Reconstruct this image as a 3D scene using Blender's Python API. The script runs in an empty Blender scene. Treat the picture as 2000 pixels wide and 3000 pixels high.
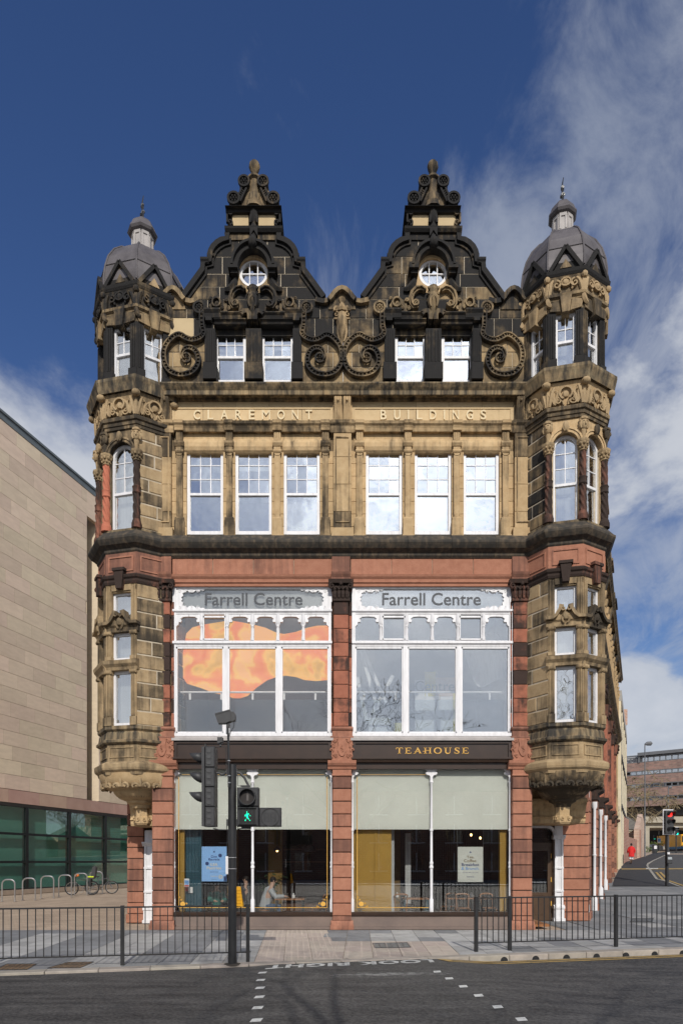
import bpy, bmesh, math, random
from mathutils import Vector, Matrix
random.seed(7)
R = math.radians
sc = bpy.context.scene
COL = sc.collection

# ------------------------------------------------------------------ camera
cam = bpy.data.cameras.new('camera')
cam.sensor_fit = 'VERTICAL'; cam.sensor_height = 36; cam.lens = 24
cam.shift_y = 0.341; cam.clip_end = 3000; cam.clip_start = 0.1
co = bpy.data.objects.new('camera', cam); COL.objects.link(co)
co.location = (0, -20, 2.0); co.rotation_euler = (R(90), 0, 0)
sc.camera = co

# ------------------------------------------------------------------ light
EL, AZ = 33.0, 7.0
sv = Vector((math.cos(R(EL))*math.sin(R(AZ)), -math.cos(R(EL))*math.cos(R(AZ)), math.sin(R(EL))))
sun = bpy.data.lights.new('sun', 'SUN'); sun.energy = 3.8; sun.angle = R(0.5); sun.color = (1, .95, .87)
so = bpy.data.objects.new('sun', sun); COL.objects.link(so)
so.rotation_euler = (-sv).to_track_quat('-Z', 'Y').to_euler(); so.location = (0, -30, 40)

world = bpy.data.worlds.new("World"); sc.world = world; world.use_nodes = True
nt = world.node_tree; nt.nodes.clear()
def nd(nt, t, **k):
    n = nt.nodes.new(t)
    for a, b in k.items():
        if a in n.bl_rna.properties.keys(): setattr(n, a, b)
        else: n.inputs[a].default_value = b
    return n
def lk(nt, a, b): nt.links.new(a, b)
sky = nd(nt, 'ShaderNodeTexSky', sky_type='NISHITA', sun_disc=False, sun_elevation=R(EL), sun_rotation=R(180-AZ),
         air_density=1.0, dust_density=.3, ozone_density=2.5)
bg1 = nd(nt, 'ShaderNodeBackground', Strength=0.1); bg2 = nd(nt, 'ShaderNodeBackground', Strength=1.0)
hs = nd(nt, 'ShaderNodeHueSaturation', Hue=.514, Saturation=1.2, Value=1.0)
lk(nt, sky.outputs[0], hs.inputs['Color']); lk(nt, hs.outputs[0], bg1.inputs[0])
tc = nd(nt, 'ShaderNodeTexCoord'); sx = nd(nt, 'ShaderNodeSeparateXYZ'); lk(nt, tc.outputs['Generated'], sx.inputs[0])
def mth(nt, op, a, b=None, c=None, clamp=False):
    n = nd(nt, 'ShaderNodeMath', operation=op); n.use_clamp = clamp
    for i, q in enumerate((a, b, c)):
        if q is None: continue
        if hasattr(q, 'type') and hasattr(q, 'links'): lk(nt, q, n.inputs[i])
        else: n.inputs[i].default_value = q
    return n.outputs[0]
mx, my, mz = sx.outputs
zden = mth(nt, 'ADD', mth(nt, 'MAXIMUM', mz, 0.0), .28)
px = mth(nt, 'DIVIDE', mx, zden); py = mth(nt, 'DIVIDE', my, zden)
cb = nd(nt, 'ShaderNodeCombineXYZ'); lk(nt, px, cb.inputs[0]); lk(nt, py, cb.inputs[1])
SKA, SKB = (6.0, 6.0, 7.0), (2.95, 1.75, 0.4)
mp = nd(nt, 'ShaderNodeMapping'); mp.inputs['Rotation'].default_value = (0, 0, R(-32)); mp.inputs['Scale'].default_value = (2.0, 1.0, 1); mp.inputs['Location'].default_value = SKA
lk(nt, cb.outputs[0], mp.inputs[0])
nz = nd(nt, 'ShaderNodeTexNoise', Scale=3.2, Detail=10.0, Roughness=.62, Distortion=.5); lk(nt, mp.outputs[0], nz.inputs['Vector'])
nz2 = nd(nt, 'ShaderNodeTexNoise', Scale=1.7, Detail=9.0, Roughness=.58, Distortion=.25)
mp2 = nd(nt, 'ShaderNodeMapping'); mp2.inputs['Location'].default_value = SKB; lk(nt, cb.outputs[0], mp2.inputs[0]); lk(nt, mp2.outputs[0], nz2.inputs['Vector'])
# a bank of thin cloud lies across the east and the whole south; the north-west is clear
east = mth(nt, 'MULTIPLY', mth(nt, 'ADD', mth(nt, 'MULTIPLY_ADD', py, 0.6, px), -0.50), 0.85)
south = mth(nt, 'MULTIPLY', my, -0.32)
bias = mth(nt, 'MINIMUM', mth(nt, 'MAXIMUM', east, south), 0.13)
high = mth(nt, 'ADD', nz.outputs[0], bias)
a1 = nd(nt, 'ShaderNodeMapRange', interpolation_type='SMOOTHSTEP'); a1.inputs[1].default_value = .44; a1.inputs[2].default_value = .78
lk(nt, high, a1.inputs[0])
low0 = mth(nt, 'MULTIPLY_ADD', mz, -0.30, 0.15)
low = mth(nt, 'ADD', mth(nt, 'ADD', nz2.outputs[0], low0), mth(nt, 'MULTIPLY', mth(nt, 'MINIMUM', my, 0.0), -0.16))
a2 = nd(nt, 'ShaderNodeMapRange', interpolation_type='SMOOTHSTEP'); a2.inputs[1].default_value = .465; a2.inputs[2].default_value = .60
lk(nt, low, a2.inputs[0])
a1s = mth(nt, 'MULTIPLY', a1.outputs[0], .58)
a2s = mth(nt, 'MULTIPLY', a2.outputs[0], .90)
am = mth(nt, 'MAXIMUM', a1s, a2s)
cr = nd(nt, 'ShaderNodeValToRGB')
cr.color_ramp.elements[0].color = (.44, .49, .58, 1); cr.color_ramp.elements[1].color = (.74, .76, .80, 1)
cr.color_ramp.elements[0].position = .35; cr.color_ramp.elements[1].position = .7
lk(nt, nz2.outputs[0], cr.inputs[0]); lk(nt, cr.outputs[0], bg2.inputs[0])
# cloud near the sun's direction is brighter (forward scattering)
dt_ = nd(nt, 'ShaderNodeVectorMath', operation='DOT_PRODUCT'); lk(nt, tc.outputs['Generated'], dt_.inputs[0]); dt_.inputs[1].default_value = sv
dpos = mth(nt, 'MAXIMUM', dt_.outputs['Value'], 0.0)
glow = mth(nt, 'ADD', mth(nt, 'MULTIPLY_ADD', mth(nt, 'POWER', dpos, 3.0), 0.8, 1.0), mth(nt, 'MULTIPLY', mth(nt, 'POWER', dpos, 70.0), 2.6))
lk(nt, glow, bg2.inputs['Strength'])
am = mth(nt, 'ADD', am, mth(nt, 'MULTIPLY', mth(nt, 'POWER', dpos, 40.0), 0.5), clamp=True)
mix = nd(nt, 'ShaderNodeMixShader'); lk(nt, am, mix.inputs[0]); lk(nt, bg1.outputs[0], mix.inputs[1]); lk(nt, bg2.outputs[0], mix.inputs[2])
wo = nd(nt, 'ShaderNodeOutputWorld'); lk(nt, mix.outputs[0], wo.inputs[0])
sc.view_settings.view_transform = 'Standard'; sc.view_settings.look = 'None'
sc.view_settings.exposure = -0.12; sc.view_settings.gamma = 1; sc.view_settings.use_curve_mapping = False

# ------------------------------------------------------------------ helpers
CY = 20.0
def X(px, Y=0.0): return (px-1000)/2000*(CY+Y)
def Z(py, Y=0.0): return 2.0+(2523-py)/2000*(CY+Y)

class Fr:
    def __init__(s, o, u):
        s.o = Vector(o); s.u = Vector((u[0], u[1], 0)).normalized(); s.n = Vector((s.u.y, -s.u.x, 0))
    def p(s, u, z, n): return s.o + s.u*u + s.n*n + Vector((0, 0, z))
FF = Fr((0, 0, 0), (1, 0))
def FY(Y): return Fr((0, Y, 0), (1, 0))

WL = {}
class MB:
    def __init__(s): s.v = []; s.f = []; s.sm = []
    def add(s, vs, fs, smooth=False):
        b = len(s.v); s.v += [Vector(q) for q in vs]
        for f in fs: s.f.append([i+b for i in f]); s.sm.append(smooth)
    def box(s, F, u0, u1, z0, z1, n0, n1):
        P = F.p
        s.add([P(u0, z0, n0), P(u1, z0, n0), P(u1, z1, n0), P(u0, z1, n0), P(u0, z0, n1), P(u1, z0, n1), P(u1, z1, n1), P(u0, z1, n1)],
              [(0, 1, 2, 3), (4, 7, 6, 5), (0, 4, 5, 1), (1, 5, 6, 2), (2, 6, 7, 3), (3, 7, 4, 0)]); return s
    def cbox(s, F, u0, u1, z0, z1, n0, n1, c=.02):      # front face chamfered
        P = F.p
        s.add([P(u0, z0, n0), P(u1, z0, n0), P(u1, z1, n0), P(u0, z1, n0), P(u0, z0, n1-c), P(u1, z0, n1-c), P(u1, z1, n1-c), P(u0, z1, n1-c),
               P(u0+c, z0+c, n1), P(u1-c, z0+c, n1), P(u1-c, z1-c, n1), P(u0+c, z1-c, n1)],
              [(0, 1, 2, 3), (8, 11, 10, 9), (0, 4, 5, 1), (1, 5, 6, 2), (2, 6, 7, 3), (3, 7, 4, 0), (4, 8, 9, 5), (5, 9, 10, 6), (6, 10, 11, 7), (7, 11, 8, 4)]); return s
    def poly(s, F, pts, n0, n1):
        n = len(pts)
        s.add([F.p(u, z, n0) for u, z in pts]+[F.p(u, z, n1) for u, z in pts],
              [tuple(range(n))[::-1], tuple(range(n, 2*n))]+[(i, (i+1) % n, n+(i+1) % n, n+i) for i in range(n)]); return s
    def mould(s, F, u0, u1, prof):
        n = len(prof)
        s.add([F.p(u0, z, q) for q, z in prof]+[F.p(u1, z, q) for q, z in prof],
              [tuple(range(n))[::-1], tuple(range(n, 2*n))]+[(i, (i+1) % n, n+(i+1) % n, n+i) for i in range(n)]); return s
    def lathe(s, c, prof, seg=16, ph=0, smooth=True, a0=0, a1=360):
        full = abs(a1-a0) >= 359.9
        m = seg if full else seg+1
        vs = []
        for r, z in prof:
            for i in range(m):
                a = R(ph+a0+(a1-a0)*i/seg); vs.append((c[0]+r*math.cos(a), c[1]+r*math.sin(a), c[2]+z))
        fs = []
        for j in range(len(prof)-1):
            for i in range(seg):
                k = (i+1) % m
                fs.append((j*m+i, j*m+k, (j+1)*m+k, (j+1)*m+i))
        if full:
            if prof[0][0] > 1e-4: fs.append(tuple(range(m))[::-1])
            if prof[-1][0] > 1e-4: fs.append(tuple((len(prof)-1)*m+i for i in range(m)))
        s.add(vs, fs, smooth); return s
    def tube(s, pts, r, seg=6, flat=None, cap=True):
        pts = [Vector(p) for p in pts]; n = len(pts)
        rs = r if isinstance(r, (list, tuple)) else [r]*n
        up = None; vs = []
        for i in range(n):
            t = (pts[min(i+1, n-1)]-pts[max(i-1, 0)])
            t = t.normalized() if t.length > 1e-9 else Vector((0, 0, 1))
            if up is None:
                up = Vector((0, 0, 1)) if abs(t.z) < .9 else Vector((1, 0, 0))
            b = t.cross(up)
            if b.length < 1e-6: b = t.orthogonal()
            b.normalize(); up = b.cross(t).normalized()
            for k in range(seg):
                a = 2*math.pi*k/seg; vs.append(pts[i]+(b*math.cos(a)+up*math.sin(a))*rs[i])
        fs = [(i*seg+k, i*seg+(k+1) % seg, (i+1)*seg+(k+1) % seg, (i+1)*seg+k) for i in range(n-1) for k in range(seg)]
        if cap: fs += [tuple(range(seg))[::-1], tuple((n-1)*seg+k for k in range(seg))]
        s.add(vs, fs, True); return s
    def ribbon(s, F, pts, w, n0, n1, closed=False):
        n = len(pts); ws = w if isinstance(w, (list, tuple)) else [w]*n
        L = []; Rr = []
        for i in range(n):
            if closed: a, b = pts[(i-1) % n], pts[(i+1) % n]
            else: a, b = pts[max(i-1, 0)], pts[min(i+1, n-1)]
            dx, dz = b[0]-a[0], b[1]-a[1]; d = math.hypot(dx, dz) or 1
            ox, oz = -dz/d*ws[i]/2, dx/d*ws[i]/2
            L.append((pts[i][0]+ox, pts[i][1]+oz)); Rr.append((pts[i][0]-ox, pts[i][1]-oz))
        vs = []
        for i in range(n):
            vs += [F.p(*L[i], n0), F.p(*Rr[i], n0), F.p(*Rr[i], n1), F.p(*L[i], n1)]
        fs = []
        for i in range(n if closed else n-1):
            a = i*4; b = ((i+1) % n)*4
            for k in range(4): fs.append((a+k, a+(k+1) % 4, b+(k+1) % 4, b+k))
        if not closed: fs += [(0, 3, 2, 1), (n*4-4, n*4-3, n*4-2, n*4-1)]
        s.add(vs, fs); return s
    def ball(s, c, r, seg=10, rings=6):
        rx, ry, rz = r if isinstance(r, (tuple, list)) else (r, r, r)
        vs = [(c[0], c[1], c[2]-rz)]
        for j in range(1, rings):
            t = -math.pi/2+math.pi*j/rings
            for i in range(seg):
                a = 2*math.pi*i/seg; vs.append((c[0]+rx*math.cos(t)*math.cos(a), c[1]+ry*math.cos(t)*math.sin(a), c[2]+rz*math.sin(t)))
        vs.append((c[0], c[1], c[2]+rz)); fs = []
        for i in range(seg): fs.append((0, 1+(i+1) % seg, 1+i))
        for j in range(rings-2):
            for i in range(seg):
                a = 1+j*seg; fs.append((a+i, a+(i+1) % seg, a+seg+(i+1) % seg, a+seg+i))
        a = 1+(rings-2)*seg
        for i in range(seg): fs.append((a+i, a+(i+1) % seg, len(vs)-1))
        s.add(vs, fs, True); return s
    # carved relief: a curling tapered stem in the plane of a frame
    def curl(s, F, u, z, n, ang, ln, r, bend, k=7, seg=5, r1=None):
        pts = []; a = R(ang); x, y = u, z; st = ln/(k-1)
        for i in range(k):
            pts.append(F.p(x, y, n+.3*r)); x += math.cos(a)*st; y += math.sin(a)*st; a += R(bend)/(k-1)*(1+i*.35)
        rs = [r*(.55+.9*math.sin(math.pi*(.15+.75*i/(k-1)))) for i in range(k)] if r1 is None else [r+(r1-r)*i/(k-1) for i in range(k)]
        s.tube(pts, rs, seg); return s
    def volute(s, F, u, z, r, turns, w, n0, n1, a0=90, sgn=1):
        k = int(16*turns); pts = []
        for i in range(k+1):
            t = i/k; a = R(a0+sgn*360*turns*t); q = r*(1-.86*t); pts.append((u+q*math.cos(a), z+q*math.sin(a)))
        s.ribbon(F, pts, [w*(1-.5*i/k) for i in range(k+1)], n0, n1); return s
    def rosette(s, F, u, z, r, n, petals=6):
        pts = [(u+r*math.cos(2*math.pi*i/16), z+r*math.sin(2*math.pi*i/16)) for i in range(16)]
        s.ribbon(F, pts, r*.36, n-.02, n+.05, closed=True)
        for i in range(petals):
            a = 2*math.pi*i/petals
            c = F.p(u+r*.5*math.cos(a), z+r*.5*math.sin(a), n+.01); s.ball(c, r*.24, 6, 4)
        s.ball(F.p(u, z, n+.02), r*.22, 6, 4); return s
    def build(s, name, m, parent=None, sharp=.6, center=True):
        me = bpy.data.meshes.new(name)
        if center and s.v:
            xs = [v.x for v in s.v]; ys = [v.y for v in s.v]; zs = [v.z for v in s.v]
            c = Vector(((min(xs)+max(xs))/2, (min(ys)+max(ys))/2, min(zs)))
        else: c = Vector((0, 0, 0))
        me.from_pydata([v-c for v in s.v], [], s.f)
        bm = bmesh.new(); bm.from_mesh(me); bmesh.ops.recalc_face_normals(bm, faces=bm.faces); bm.to_mesh(me); bm.free()
        if any(s.sm):
            me.polygons.foreach_set('use_smooth', s.sm); me.set_sharp_from_angle(angle=sharp)
        if m: me.materials.append(m)
        return link(name, me, c, parent)
def link(name, me, c, parent=None):
    o = bpy.data.objects.new(name, me); COL.objects.link(o); WL[o.name] = Vector(c)
    if parent is not None:
        o.parent = parent; o.location = Vector(c)-WL[parent.name]
    else: o.location = c
    return o
def tag(o, label=None, cat=None, group=None, kind=None):
    if label: o['label'] = label
    if cat: o['category'] = cat
    if group: o['group'] = group
    if kind: o['kind'] = kind
    return o
def thing(name, label, cat, loc=(0, 0, 0), group=None):
    return tag(link(name, None, Vector(loc)), label, cat, group)
def emp(name, parent, loc=(0, 0, 0)): return link(name, None, Vector(loc), parent)
def copytree(o, parent=None):
    c = o.copy(); COL.objects.link(c)
    if parent is not None: c.parent = parent
    for ch in list(o.children): copytree(ch, c)
    return c
def text(body, F, u0, u1, z0, z1, n, depth, m, parent, name='lettering', space=1.0, bold=0.0, flip=False):
    cu = bpy.data.curves.new('t', 'FONT'); cu.body = body; cu.space_character = space; cu.offset = bold; cu.resolution_u = 4
    ob = bpy.data.objects.new('t', cu); COL.objects.link(ob)
    dg = bpy.context.evaluated_depsgraph_get(); dg.update()
    me = ob.evaluated_get(dg).to_mesh()
    vs = [v.co.copy() for v in me.vertices]; fs = [list(p.vertices) for p in me.polygons]
    ob.evaluated_get(dg).to_mesh_clear(); bpy.data.objects.remove(ob); bpy.data.curves.remove(cu)
    x0 = min(v.x for v in vs); x1 = max(v.x for v in vs); y0 = min(v.y for v in vs); y1 = max(v.y for v in vs)
    mb = MB(); k = len(vs)
    def mpv(v, nn):
        a = (v.x-x0)/(x1-x0); b = (v.y-y0)/(y1-y0)
        if flip: a, b = 1-a, 1-b
        return F.p(u0+(u1-u0)*a, z0+(z1-z0)*b, nn)
    mb.add([mpv(v, n+depth) for v in vs], fs)
    if depth > .004:
        from collections import Counter
        ec = Counter()
        for f in fs:
            for i in range(len(f)): ec[frozenset((f[i], f[(i+1) % len(f)]))] += 1
        mb.add([mpv(v, n) for v in vs], [])
        for f in fs:
            for i in range(len(f)):
                a, b = f[i], f[(i+1) % len(f)]
                if ec[frozenset((a, b))] == 1: mb.f.append([a, b, k+b, k+a]); mb.sm.append(False)
    return mb.build(name, m, parent)

# ------------------------------------------------------------------ materials
def newmat(name):
    m = bpy.data.materials.new(name); m.use_nodes = True; nt = m.node_tree
    return m, nt, nt.nodes['Principled BSDF']
def col4(c): return (c[0], c[1], c[2], 1)
def pm(name, c1, c2=None, scale=3.0, rough=.7, bump=0.0, bscale=30.0, metal=0.0, rnd=0.0, stretch=(1, 1, 1), spec=.4, lo=.35, hi=.65):
    m, nt, b = newmat(name); b.inputs['Roughness'].default_value = rough; b.inputs['Metallic'].default_value = metal
    b.inputs['Specular IOR Level'].default_value = spec
    c2 = c2 or tuple(x*.82 for x in c1)
    g = nd(nt, 'ShaderNodeNewGeometry'); mp = nd(nt, 'ShaderNodeMapping'); mp.inputs['Scale'].default_value = stretch
    lk(nt, g.outputs['Position'], mp.inputs[0])
    n = nd(nt, 'ShaderNodeTexNoise', Scale=scale, Detail=6.0, Roughness=.6); lk(nt, mp.outputs[0], n.inputs['Vector'])
    r = nd(nt, 'ShaderNodeValToRGB'); r.color_ramp.elements[0].color = col4(c1); r.color_ramp.elements[1].color = col4(c2)
    r.color_ramp.elements[0].position = lo; r.color_ramp.elements[1].position = hi
    lk(nt, n.outputs[0], r.inputs[0]); out = r.outputs[0]
    if rnd:
        oi = nd(nt, 'ShaderNodeObjectInfo'); hv = nd(nt, 'ShaderNodeHueSaturation')
        lk(nt, mth(nt, 'MULTIPLY_ADD', oi.outputs['Random'], rnd*2, 1-rnd), hv.inputs['Value'])
        r2 = nd(nt, 'ShaderNodeMath', operation='FRACT'); lk(nt, mth(nt, 'MULTIPLY', oi.outputs['Random'], 7.3), r2.inputs[0])
        lk(nt, mth(nt, 'MULTIPLY_ADD', r2.outputs[0], .05*rnd/.2, .5-.025*rnd/.2), hv.inputs['Hue'])
        lk(nt, out, hv.inputs['Color']); out = hv.outputs[0]
    lk(nt, out, b.inputs['Base Color'])
    if bump:
        bn = nd(nt, 'ShaderNodeTexNoise', Scale=bscale, Detail=4.0); lk(nt, g.outputs['Position'], bn.inputs['Vector'])
        bp = nd(nt, 'ShaderNodeBump', Strength=bump, Distance=.02); lk(nt, bn.outputs[0], bp.inputs['Height']); lk(nt, bp.outputs[0], b.inputs['Normal'])
    return m
def stone(name, clean, clean2, soot, amt, rnd=.25, soft=.12, streak=.5, bump=.35, scale=.9):
    """weathered stone: clean tint, soot where the noise says so; amt 0 = clean, 1 = black"""
    m, nt, b = newmat(name); b.inputs['Roughness'].default_value = .9; b.inputs['Specular IOR Level'].default_value = .25
    g = nd(nt, 'ShaderNodeNewGeometry'); oi = nd(nt, 'ShaderNodeObjectInfo')
    n1 = nd(nt, 'ShaderNodeTexNoise', Scale=scale, Detail=7.0, Roughness=.65); lk(nt, g.outputs['Position'], n1.inputs['Vector'])
    mp = nd(nt, 'ShaderNodeMapping'); mp.inputs['Scale'].default_value = (7, 7, .55); lk(nt, g.outputs['Position'], mp.inputs[0])
    n2 = nd(nt, 'ShaderNodeTexNoise', Scale=1.0, Detail=5.0, Roughness=.6); lk(nt, mp.outputs[0], n2.inputs['Vector'])
    f = mth(nt, 'ADD', mth(nt, 'MULTIPLY', n1.outputs[0], 1-streak), mth(nt, 'MULTIPLY', n2.outputs[0], streak))
    f = mth(nt, 'ADD', f, mth(nt, 'MULTIPLY_ADD', oi.outputs['Random'], rnd, -rnd/2))
    th = 1-amt                      # noise above (threshold) is soot
    th = .25+.5*th
    mr = nd(nt, 'ShaderNodeMapRange', interpolation_type='SMOOTHSTEP'); mr.inputs[1].default_value = th-soft; mr.inputs[2].default_value = th+soft
    lk(nt, f, mr.inputs[0])
    n3 = nd(nt, 'ShaderNodeTexNoise', Scale=5.0, Detail=6.0, Roughness=.7); lk(nt, g.outputs['Position'], n3.inputs['Vector'])
    r = nd(nt, 'ShaderNodeValToRGB'); r.color_ramp.elements[0].color = col4(clean); r.color_ramp.elements[1].color = col4(clean2)
    r.color_ramp.elements[0].position = .35; r.color_ramp.elements[1].position = .7; lk(nt, n3.outputs[0], r.inputs[0])
    hv = nd(nt, 'ShaderNodeHueSaturation'); lk(nt, r.outputs[0], hv.inputs['Color'])
    lk(nt, mth(nt, 'MULTIPLY_ADD', oi.outputs['Random'], .3, .85), hv.inputs['Value'])
    sr = nd(nt, 'ShaderNodeValToRGB'); sr.color_ramp.elements[0].color = col4(tuple(x*1.5+.004 for x in soot)); sr.color_ramp.elements[1].color = col4(soot); lk(nt, n3.outputs[0], sr.inputs[0])
    mxn = nd(nt, 'ShaderNodeMixRGB'); lk(nt, mr.outputs[0], mxn.inputs[0]); lk(nt, hv.outputs[0], mxn.inputs[1]); lk(nt, sr.outputs[0], mxn.inputs[2])
    lk(nt, mxn.outputs[0], b.inputs['Base Color'])
    n4 = nd(nt, 'ShaderNodeTexNoise', Scale=28.0, Detail=5.0, Roughness=.65); lk(nt, g.outputs['Position'], n4.inputs['Vector'])
    bp = nd(nt, 'ShaderNodeBump', Strength=bump, Distance=.03); lk(nt, mth(nt, 'ADD', n4.outputs[0], n3.outputs[0]), bp.inputs['Height']); lk(nt, bp.outputs[0], b.inputs['Normal'])
    return m
def glass(name, refl, tint=(.95, .96, .95), rough=.0, wav=.0, add=.5):
    """window pane: part mirror, part clear (facing-dependent)"""
    m = bpy.data.materials.new(name); m.use_nodes = True; nt = m.node_tree; nt.nodes.clear()
    tr = nd(nt, 'ShaderNodeBsdfTransparent', Color=col4(tint)); gl = nd(nt, 'ShaderNodeBsdfGlossy', Roughness=rough, Color=(1, 1, 1, 1))
    fr = nd(nt, 'ShaderNodeFresnel', IOR=1.5)
    f = mth(nt, 'ADD', mth(nt, 'MULTIPLY', fr.outputs[0], add), refl, clamp=True)
    mxs = nd(nt, 'ShaderNodeMixShader'); lk(nt, f, mxs.inputs[0]); lk(nt, tr.outputs[0], mxs.inputs[1]); lk(nt, gl.outputs[0], mxs.inputs[2])
    o = nd(nt, 'ShaderNodeOutputMaterial'); lk(nt, mxs.outputs[0], o.inputs[0])
    if wav:
        g = nd(nt, 'ShaderNodeNewGeometry'); n = nd(nt, 'ShaderNodeTexNoise', Scale=1.6, Detail=2.0); lk(nt, g.outputs['Position'], n.inputs['Vector'])
        bp = nd(nt, 'ShaderNodeBump', Strength=wav, Distance=.02); lk(nt, n.outputs[0], bp.inputs['Height']); lk(nt, bp.outputs[0], gl.inputs['Normal'])
    return m
def emit(name, c, s):
    m, nt, b = newmat(name); b.inputs['Base Color'].default_value = col4(c); b.inputs['Emission Color'].default_value = col4(c); b.inputs['Emission Strength'].default_value = s
    return m
TAN = (.52, .375, .21); TAN2 = (.42, .285, .148); SOOT = (.015, .014, .0135)
RED = (.41, .19, .122); RED2 = (.325, .14, .088)
M = {}
M['tant'] = stone('sandstone_turret', (.45, .33, .19), (.36, .25, .135), (.035, .028, .02), .50, rnd=.3, soft=.17, streak=.4)
M['frz'] = stone('sandstone_frieze', (.56, .42, .245), (.50, .365, .205), (.10, .075, .045), .04, rnd=.1, soft=.16, streak=.6)
M['tan'] = stone('sandstone_clean', TAN, TAN2, (.06, .044, .028), .20, rnd=.14, soft=.16, streak=.55)
M['tanm'] = stone('sandstone_weathered', TAN, TAN2, (.045, .034, .022), .40, rnd=.28, soft=.15, streak=.4)
M['soot'] = stone('sandstone_sooted', (.42, .31, .17), TAN2, SOOT, .66, rnd=.2, soft=.17, streak=.4)
M['black'] = stone('sandstone_black', (.38, .28, .155), TAN2, SOOT, .87, rnd=.12, soft=.17, streak=.25)
M['half'] = stone('sandstone_half_sooted', (.44, .325, .18), TAN2, SOOT, .52, rnd=.2, soft=.2, streak=.35)
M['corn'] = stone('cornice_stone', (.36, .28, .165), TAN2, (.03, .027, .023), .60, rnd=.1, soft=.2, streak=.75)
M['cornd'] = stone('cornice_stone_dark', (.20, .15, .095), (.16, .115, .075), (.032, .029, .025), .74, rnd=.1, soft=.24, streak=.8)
M['new'] = pm('sandstone_replaced', (.50, .385, .225), (.45, .34, .195), 2.0, .9, .2)
M['red'] = stone('red_sandstone', RED, RED2, (.12, .058, .042), .32, rnd=.5, soft=.2, streak=.5)
M['redm'] = stone('red_sandstone_dark', (.38, .145, .09), (.30, .11, .068), (.035, .022, .018), .52, rnd=.45, soft=.12, streak=.25, scale=1.6)
M['redk'] = stone('red_sandstone_carved', (.30, .115, .075), RED2, (.03, .02, .016), .72, rnd=.1, soft=.12)
M['redn'] = pm('red_sandstone_new', (.46, .15, .09), (.40, .13, .075), 3, .9, .2)
M['mortar'] = pm('mortar', (.50, .43, .33), (.36, .30, .22), 4, .95)
M['mortard'] = pm('dark_mortar', (.30, .25, .18), (.12, .10, .08), 4, .95)
M['white'] = pm('white_paint', (.70, .69, .70), (.50, .49, .49), 2.2, .5, spec=.4, stretch=(5, 5, .8), lo=.45, hi=.85)
M['brown'] = pm('brown_paint', (.042, .024, .016), (.032, .019, .013), 3, .28, spec=.5)
M['gold'] = pm('gold_paint', (.70, .40, .08), (.6, .33, .06), 8, .4)
M['lead'] = pm('lead', (.135, .122, .124), (.085, .076, .078), 2.2, .55, .15, 6, metal=.15)
M['leadl'] = pm('pale_lead', (.40, .37, .35), (.3, .28, .27), 3, .6)
M['slate'] = pm('slate', (.07, .07, .075), (.045, .045, .05), 3, .7, .3, 12)
M['glass'] = glass('window_glass', .37, wav=.3)
M['glasst'] = glass('tower_glass', .36, wav=.25)
M['glassb'] = glass('bay_glass', .095, wav=.10); M['glassr'] = glass('bay_glass_glare', .25, wav=.12)  # same glass twice: a stronger mirror puts the right bay's glare into the material
M['glasss'] = glass('shop_glass', .085, wav=.01)
M['glassg'] = glass('green_glass', .05, tint=(.32, .52, .47))
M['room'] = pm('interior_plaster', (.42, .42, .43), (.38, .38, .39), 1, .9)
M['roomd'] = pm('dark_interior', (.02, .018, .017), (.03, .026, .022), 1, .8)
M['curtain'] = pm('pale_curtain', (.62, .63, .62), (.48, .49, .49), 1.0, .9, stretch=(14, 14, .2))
M['blind'] = pm('roller_blind', (.66, .66, .61), (.56, .56, .52), .9, .9, .25, 9, lo=.3, hi=.8)
M['mustard'] = pm('mustard_paint', (.36, .205, .028), (.32, .18, .024), 2, .6)
M['teal'] = pm('teal_paint', (.015, .07, .10), (.012, .055, .08), 3, .5)
M['wood'] = pm('chair_wood', (.30, .13, .05), (.22, .09, .03), 3, .45, stretch=(8, 8, 1))
M['blackm'] = pm('black_metal', (.014, .014, .015), (.022, .022, .023), 6, .38, spec=.5)
M['plast'] = pm('black_plastic', (.032, .032, .034), (.042, .042, .044), 10, .5, .1, 80)
M['steel'] = pm('steel', (.62, .61, .60), (.5, .5, .5), 5, .28, metal=.9)
M['asph'] = pm('asphalt', (.040, .039, .038), (.062, .060, .058), 9, .85, .6, 60)
M['line_w'] = pm('white_line_paint', (.60, .60, .57), (.36, .36, .34), 12, .7, lo=.5, hi=.7)
M['line_y'] = pm('yellow_line_paint', (.42, .28, .09), (.20, .155, .08), 8, .7, lo=.5, hi=.75)
# ================================================================== the corner building
B = thing('corner_building', 'ornate red and sooted tan stone corner building with twin gables and domed turrets', 'building', (0, 5, 0))
def part(mb, name, m, parent=None, **k): return mb.build(name, M[m] if isinstance(m, str) else m, parent or B, **k)

def stones(F, u0, u1, z0, z1, n0, n1, name, m, parent, joint=.014, holes=(), splits=None, c=.012, back=None):
    """one course, cut at splits, skipping holes [(a,b)]"""
    cuts = [(u0, u1)]
    for a, b in holes:
        nc = []
        for p, q in cuts:
            if b <= p or a >= q: nc.append((p, q)); continue
            if a > p+.03: nc.append((p, a))
            if b < q-.03: nc.append((b, q))
        cuts = nc
    for p, q in cuts:
        xs = [p]+[s for s in sorted(splits or []) if p+.08 < s < q-.08]+[q]
        for a, b in zip(xs[:-1], xs[1:]):
            part(MB().cbox(F, a+joint/2, b-joint/2, z0+joint/2, z1-joint/2, n0, n1+random.uniform(-.004, .004), c), name, m, parent)
            if back is not None: back.box(F, a, b, z0, z1, n0-.01, n1-.02)

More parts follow.
